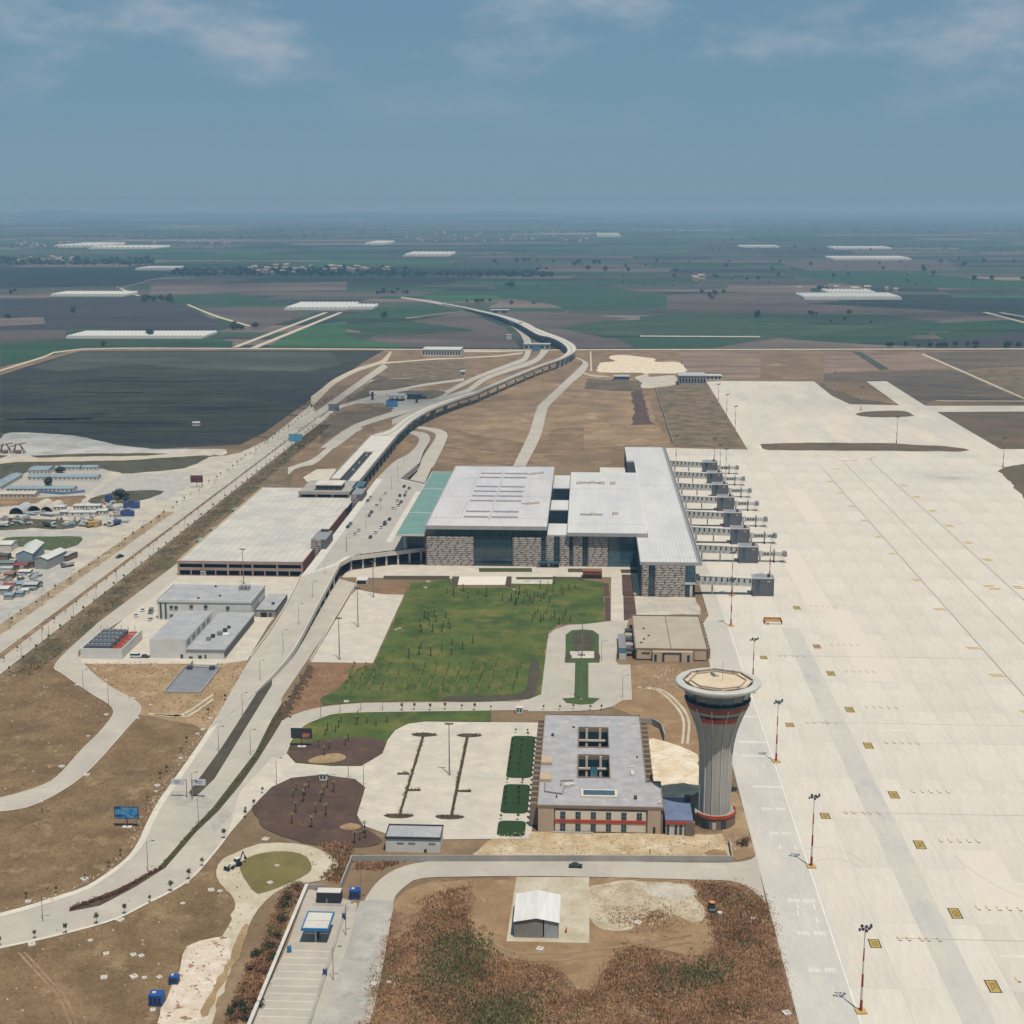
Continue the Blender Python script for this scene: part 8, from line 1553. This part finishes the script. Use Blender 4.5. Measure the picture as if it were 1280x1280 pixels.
greenhouse('big white greenhouse on the right of the plain', 'C', 548, 872, 359, 150, 26, 8); greenhouse('second white greenhouse row behind the big one', 'C', 630, 790, 343, 130, 12, 8); greenhouse('far thin white greenhouse on the right plain', 'C', 645, 905, 227, 210, 16, 10); greenhouse('farthest thin white greenhouse on the right plain', 'C', 650, 842, 192, 240, 12, 11); greenhouse('faint white greenhouse left of the far right ones', 'C', 338, 468, 186, 210, 9, 10)
greenhouse('white greenhouse strip beside the farm village', 'A', 502, 638, 292, 160, 10, 9); greenhouse('bright long greenhouse strip far left', 'A', 330, 565, 213, 330, 12, 12); greenhouse('bright greenhouse block far left behind the strip', 'A', 200, 350, 207, 520, 9, 14); greenhouse('pale far greenhouse strip in the middle distance', 'B', 310, 480, 240, 330, 10, 12); greenhouse('pale far greenhouse near the hazy town', 'B', 1030, 1120, 168, 700, 8, 18); greenhouse('pale far greenhouse left of the hazy town', 'B', 165, 235, 198, 500, 6, 14)
# ------------------------------------------------------------------ trees and houses of the plain
bt = thing('field_tree', '', 'tree', None, 'trees on the plain')
MB().cone(0, 0, 0, 2.6, .4, .25, 6).build('trunk', m_bark, bt); m_far = mat('far_leaf', (.030, .048, .026), (.022, .036, .022), (.045, .06, .03), s1=3, s2=1, v=.3); clump(190, 3.2, 3.6, 4.3, .85, 77).build('crown', m_far, bt)
TS, TL = [], []; r = random.Random(15)
def trees(c, x0, x1, y0, y1, n, lab, s0=1.3):
    for _ in range(n):
        p = C(c, r.uniform(x0, x1), r.uniform(y0, y1)); TS.append((p[0], p[1], 0, r.random() * 6, s0 * r.uniform(.7, 1.5))); TL.append(lab)
trees('A', 0, 560, 250, 274, 46, 'dark tree in the long tree belt of the left plain', 1.9); trees('A', 640, 1280, 285, 316, 52, 'dark tree among the houses of the farm village', 1.7); trees('B', 0, 370, 283, 306, 26, 'dark tree at the right end of the farm village', 1.7)
trees('A', 20, 60, 372, 382, 2, 'round tree near the thin greenhouse', 1.6); trees('A', 255, 275, 445, 452, 1, 'single round tree in the brown field', 1.5); trees('A', 545, 560, 535, 542, 2, 'tree in front of the long greenhouse', 1.4); trees('A', 860, 960, 503, 514, 9, 'tree at the farm road end beside the greenhouse', 1.2); trees('A', 520, 650, 395, 412, 22, 'tree in the dark orchard block', 1.3); trees('A', 365, 390, 570, 577, 3, 'bush by the perimeter track', 1.0); trees('A', 10, 40, 466, 472, 3, 'bush in the brown field at the left edge', 1.0)
trees('B', 200, 330, 368, 384, 14, 'tree in the row beside the motorway', 1.2); trees('B', 230, 260, 460, 472, 4, 'tree by the farmstead near the motorway', 1.2); trees('B', 690, 715, 345, 358, 2, 'tall tree standing alone in the green field', 2.0); trees('B', 740, 760, 505, 512, 3, 'dark tree by the motorway bend', 1.4); trees('B', 390, 800, 407, 420, 8, 'tree on the field boundary behind the motorway', 1.1)
trees('C', 0, 1280, 225, 300, 34, 'scattered tree on the right plain', 1.8); trees('C', 370, 390, 415, 425, 2, 'tree beside the white farmhouse on the right plain', 1.6); trees('C', 560, 840, 405, 440, 7, 'tree on the green field of the right plain', 1.1); trees('C', 670, 1280, 512, 521, 16, 'tree along the perimeter track on the right', 1.0); trees('C', 190, 350, 335, 358, 6, 'tree in the brown strip on the right plain', 1.4); trees('C', 590, 660, 320, 335, 5, 'tree behind the big right greenhouse', 1.6)
trees('B', 560, 1280, 255, 300, 20, 'scattered tree in the middle of the plain', 1.9)
trees('n', 420, 470, 275, 290, 2, 'round dark tree in the site camp courtyard', .8); trees('n', 1100, 1220, 400, 430, 4, 'bushy tree in the weedy yard patch', .9); trees('n', 530, 610, 150, 165, 3, 'tree behind the site camp', .8); trees('m', 600, 660, 1150, 1180, 2, 'bush at the yard clutter edge', .5); trees('m', 170, 240, 790, 830, 2, 'dry bush beside the warehouse', .5)
spread(bt, TS, TL)
hs = thing('village_house', '', 'house', None, 'village houses')
MB().box(-5, 5, -4, 4, 0, 5.5).build('walls', WALL['cream'], hs); MB().add([(-5.5, -4.5, 5.5), (5.5, -4.5, 5.5), (5.5, 0, 7.6), (-5.5, 0, 7.6), (-5.5, 4.5, 5.5), (5.5, 4.5, 5.5)], [(0, 1, 2, 3), (3, 2, 5, 4)]).build('roof', ROOF['tile'], hs)
for x in (-3, 0, 3): MB().box(x - .7, x + .7, -4.06, -4.01, 1.5, 4).build('window', m_glass, hs)
HS_, HL = [], []
for c, x0, x1, y0, y1, n, lab, s0 in (('A', 930, 1280, 278, 306, 34, 'small pale house in the farm village among trees', 1.5), ('B', 0, 280, 283, 300, 12, 'small pale house at the right end of the farm village', 1.5), ('A', 45, 400, 193, 206, 22, 'small pale house in the far left town', 1.4), ('A', 60, 280, 245, 262, 12, 'small house among the long tree belt', 1.5), ('B', 320, 1000, 150, 185, 40, 'hazy pale house of the distant town', 1.5), ('C', 520, 860, 325, 336, 8, 'farm building behind the big right greenhouse', 1.4), ('C', 180, 210, 290, 298, 3, 'small farmhouse on the green right plain', 1.6), ('A', 560, 900, 180, 195, 10, 'faint house on the hazy left horizon', 1.5)):
    for _ in range(n): p = C(c, r.uniform(x0, x1), r.uniform(y0, y1)); HS_.append((p[0], p[1], 0, r.uniform(-.4, .4), s0 * r.uniform(.7, 1.3))); HL.append(lab)
spread(hs, HS_, HL)
# wooded belts too far off to tell the trees apart
def belt(name, c, x0, x1, y, n, s_, seed, dy=3):
    rr = random.Random(seed); mb = MB()
    for i in range(n):
        p = C(c, rr.uniform(x0, x1), y + rr.uniform(-dy, dy)); w = s_ * rr.uniform(.5, 1.5); q = clump(16, w, w * .55, w * .5, w * .35, rr.random()); mb.add([(p[0] + a, p[1] + b, d) for a, b, d in q.v], q.f)
    return mb.build(name, m_far, kind='stuff')
belt('far_woods', 'A', 0, 570, 262, 260, 9, 1, 10); belt('far_woods', 'A', 640, 1290, 300, 320, 8, 2, 11); belt('far_woods', 'B', 0, 880, 308, 260, 8, 3, 8); [belt('far_woods', 'Z', x0, x1, y, n_, s_, 40 + i, dy) for i, (x0, x1, y, n_, s_, dy) in enumerate(((300, 760, 290, 240, 9, 2), (20, 420, 296, 200, 8, 2), (700, 1280, 289, 240, 9, 2.5), (0, 1280, 281, 260, 13, 2.5), (540, 1000, 300, 160, 7, 2), (880, 1280, 311, 120, 6, 3), (0, 380, 309, 120, 6, 2), (0, 1280, 318, 70, 4.5, 14), (640, 1280, 345, 60, 3.5, 14)))]
# low hills on the hazy horizon
hl = MB(); rr = random.Random(2); n = 60; vs = []
for k, (d, hh) in enumerate(((25500, 60), (27500, 200), (29500, 40))):
    for i in range(n + 1): x = -11000 + 20000 * i / n; e = max(0, 1 - abs((i / n) - .25) * 2.0); vs.append((x, d, 2 + hh * e * (.5 + .5 * math.sin(i * .5) * math.sin(i * .23 + 1)) ** 2 if d < 29000 else 2))
hl.add(vs, [(k * (n + 1) + i, k * (n + 1) + i + 1, (k + 1) * (n + 1) + i + 1, (k + 1) * (n + 1) + i) for k in range(2) for i in range(n)]); hl.build('hills', FM[3], kind='structure', smooth=True)
# ------------------------------------------------------------------ clouds drifting overhead; their shade lies on the fields
def cloud(lab, x, y, rx, ry, z, dens, seed):
    """shade centre x, y on the ground; the cloud itself hangs up-sun from it"""
    k = z / SUN_DIR.z; c = Vector((x, y, 0)) + SUN_DIR * k
    m = bpy.data.materials.new('cloud_vapour'); m.use_nodes = True; t = m.node_tree; t.nodes.clear(); N = t.nodes; L = t.links
    tcn = N.new('ShaderNodeTexCoord'); mp_ = N.new('ShaderNodeMapping'); L.new(tcn.outputs['Object'], mp_.inputs[0]); mp_.inputs['Location'].default_value = (seed, seed * 2.1, 0)
    nz = N.new('ShaderNodeTexNoise'); nz.inputs['Scale'].default_value = 2.2; nz.inputs['Detail'].default_value = 6; nz.inputs['Roughness'].default_value = .6; L.new(mp_.outputs[0], nz.inputs[0])
    ln = N.new('ShaderNodeVectorMath'); ln.operation = 'LENGTH'; L.new(tcn.outputs['Object'], ln.inputs[0])
    fall = N.new('ShaderNodeMapRange'); fall.interpolation_type = 'SMOOTHSTEP'; fall.inputs[1].default_value = 1.0; fall.inputs[2].default_value = .25; L.new(ln.outputs['Value'], fall.inputs[0])
    s1 = N.new('ShaderNodeMath'); s1.operation = 'MULTIPLY_ADD'; L.new(nz.outputs[0], s1.inputs[0]); s1.inputs[1].default_value = 1.8; s1.inputs[2].default_value = -.55
    s2 = N.new('ShaderNodeMath'); s2.operation = 'MULTIPLY'; s2.use_clamp = True; L.new(s1.outputs[0], s2.inputs[0]); L.new(fall.outputs[0], s2.inputs[1])
    s3 = N.new('ShaderNodeMath'); s3.operation = 'MULTIPLY'; s3.use_clamp = True; L.new(s2.outputs[0], s3.inputs[0]); s3.inputs[1].default_value = dens
    d = N.new('ShaderNodeBsdfDiffuse'); d.inputs[0].default_value = (.8, .82, .85, 1); tl_ = N.new('ShaderNodeBsdfTranslucent'); tl_.inputs[0].default_value = (.8, .82, .86, 1); ms = N.new('ShaderNodeMixShader'); ms.inputs[0].default_value = .5; L.new(d.outputs[0], ms.inputs[1]); L.new(tl_.outputs[0], ms.inputs[2])
    tr = N.new('ShaderNodeBsdfTransparent'); mx_ = N.new('ShaderNodeMixShader'); L.new(s3.outputs[0], mx_.inputs[0]); L.new(tr.outputs[0], mx_.inputs[1]); L.new(ms.outputs[0], mx_.inputs[2]); o = N.new('ShaderNodeOutputMaterial'); L.new(mx_.outputs[0], o.inputs[0])
    pr = [(.001, -.5), (.5, -.42), (.85, -.2), (1, 0), (.9, .25), (.6, .55), (.25, .8), (.001, .9)]
    mb = MB().lathe(0, 0, pr, 36); rr = random.Random(seed); mb.v = [(a, b, e * (1 + .3 * rr.random())) for a, b, e in mb.v]
    q = mb.build('cloud', m, smooth=True, kind='stuff'); q.location = c; q.scale = (rx, ry, 140); q['label'] = lab; return q
cloud('low cloud over the dark left field', *P(165, 505)[:2], 470, 380, 1250, 1.7, 3.0)
cloud('low cloud over the station fields', *P(560, 495)[:2], 250, 190, 1250, .8, 9.0)
cloud('low cloud over the right fields', *P(1250, 500)[:2], 330, 300, 1250, .8, 5.5)
cloud('low cloud over the middle plain', *P(520, 345)[:2], 1700, 900, 1300, 1.3, 12.0)
cloud('low cloud over the left plain', *P(150, 345)[:2], 1500, 1000, 1300, 1.3, 16.0)
cloud('low cloud over the right plain', *P(1150, 390)[:2], 900, 420, 1300, 1.2, 21.0)
cloud('small low cloud over the apron', *P(1160, 590)[:2], 75, 45, 1200, .5, 26.0)
# ================================================================== summer haze
hz = MB().box(-26000, 26000, -400, 47000, -1.5, 232).mesh('haze')
hm = bpy.data.materials.new('haze_air'); hm.use_nodes = True; t = hm.node_tree; t.nodes.clear()
pv = t.nodes.new('ShaderNodeVolumePrincipled'); pv.inputs['Color'].default_value = (0.333, 0.615, 0.885, 1); pv.inputs['Absorption Color'].default_value = (0.29, 0.193, 0.0, 1); pv.inputs['Density'].default_value = HAZE; pv.inputs['Anisotropy'].default_value = 0.15
om = t.nodes.new('ShaderNodeOutputMaterial'); t.links.new(pv.outputs[0], om.inputs['Volume']); hz.materials.append(hm)
link('haze', hz, kind='stuff')
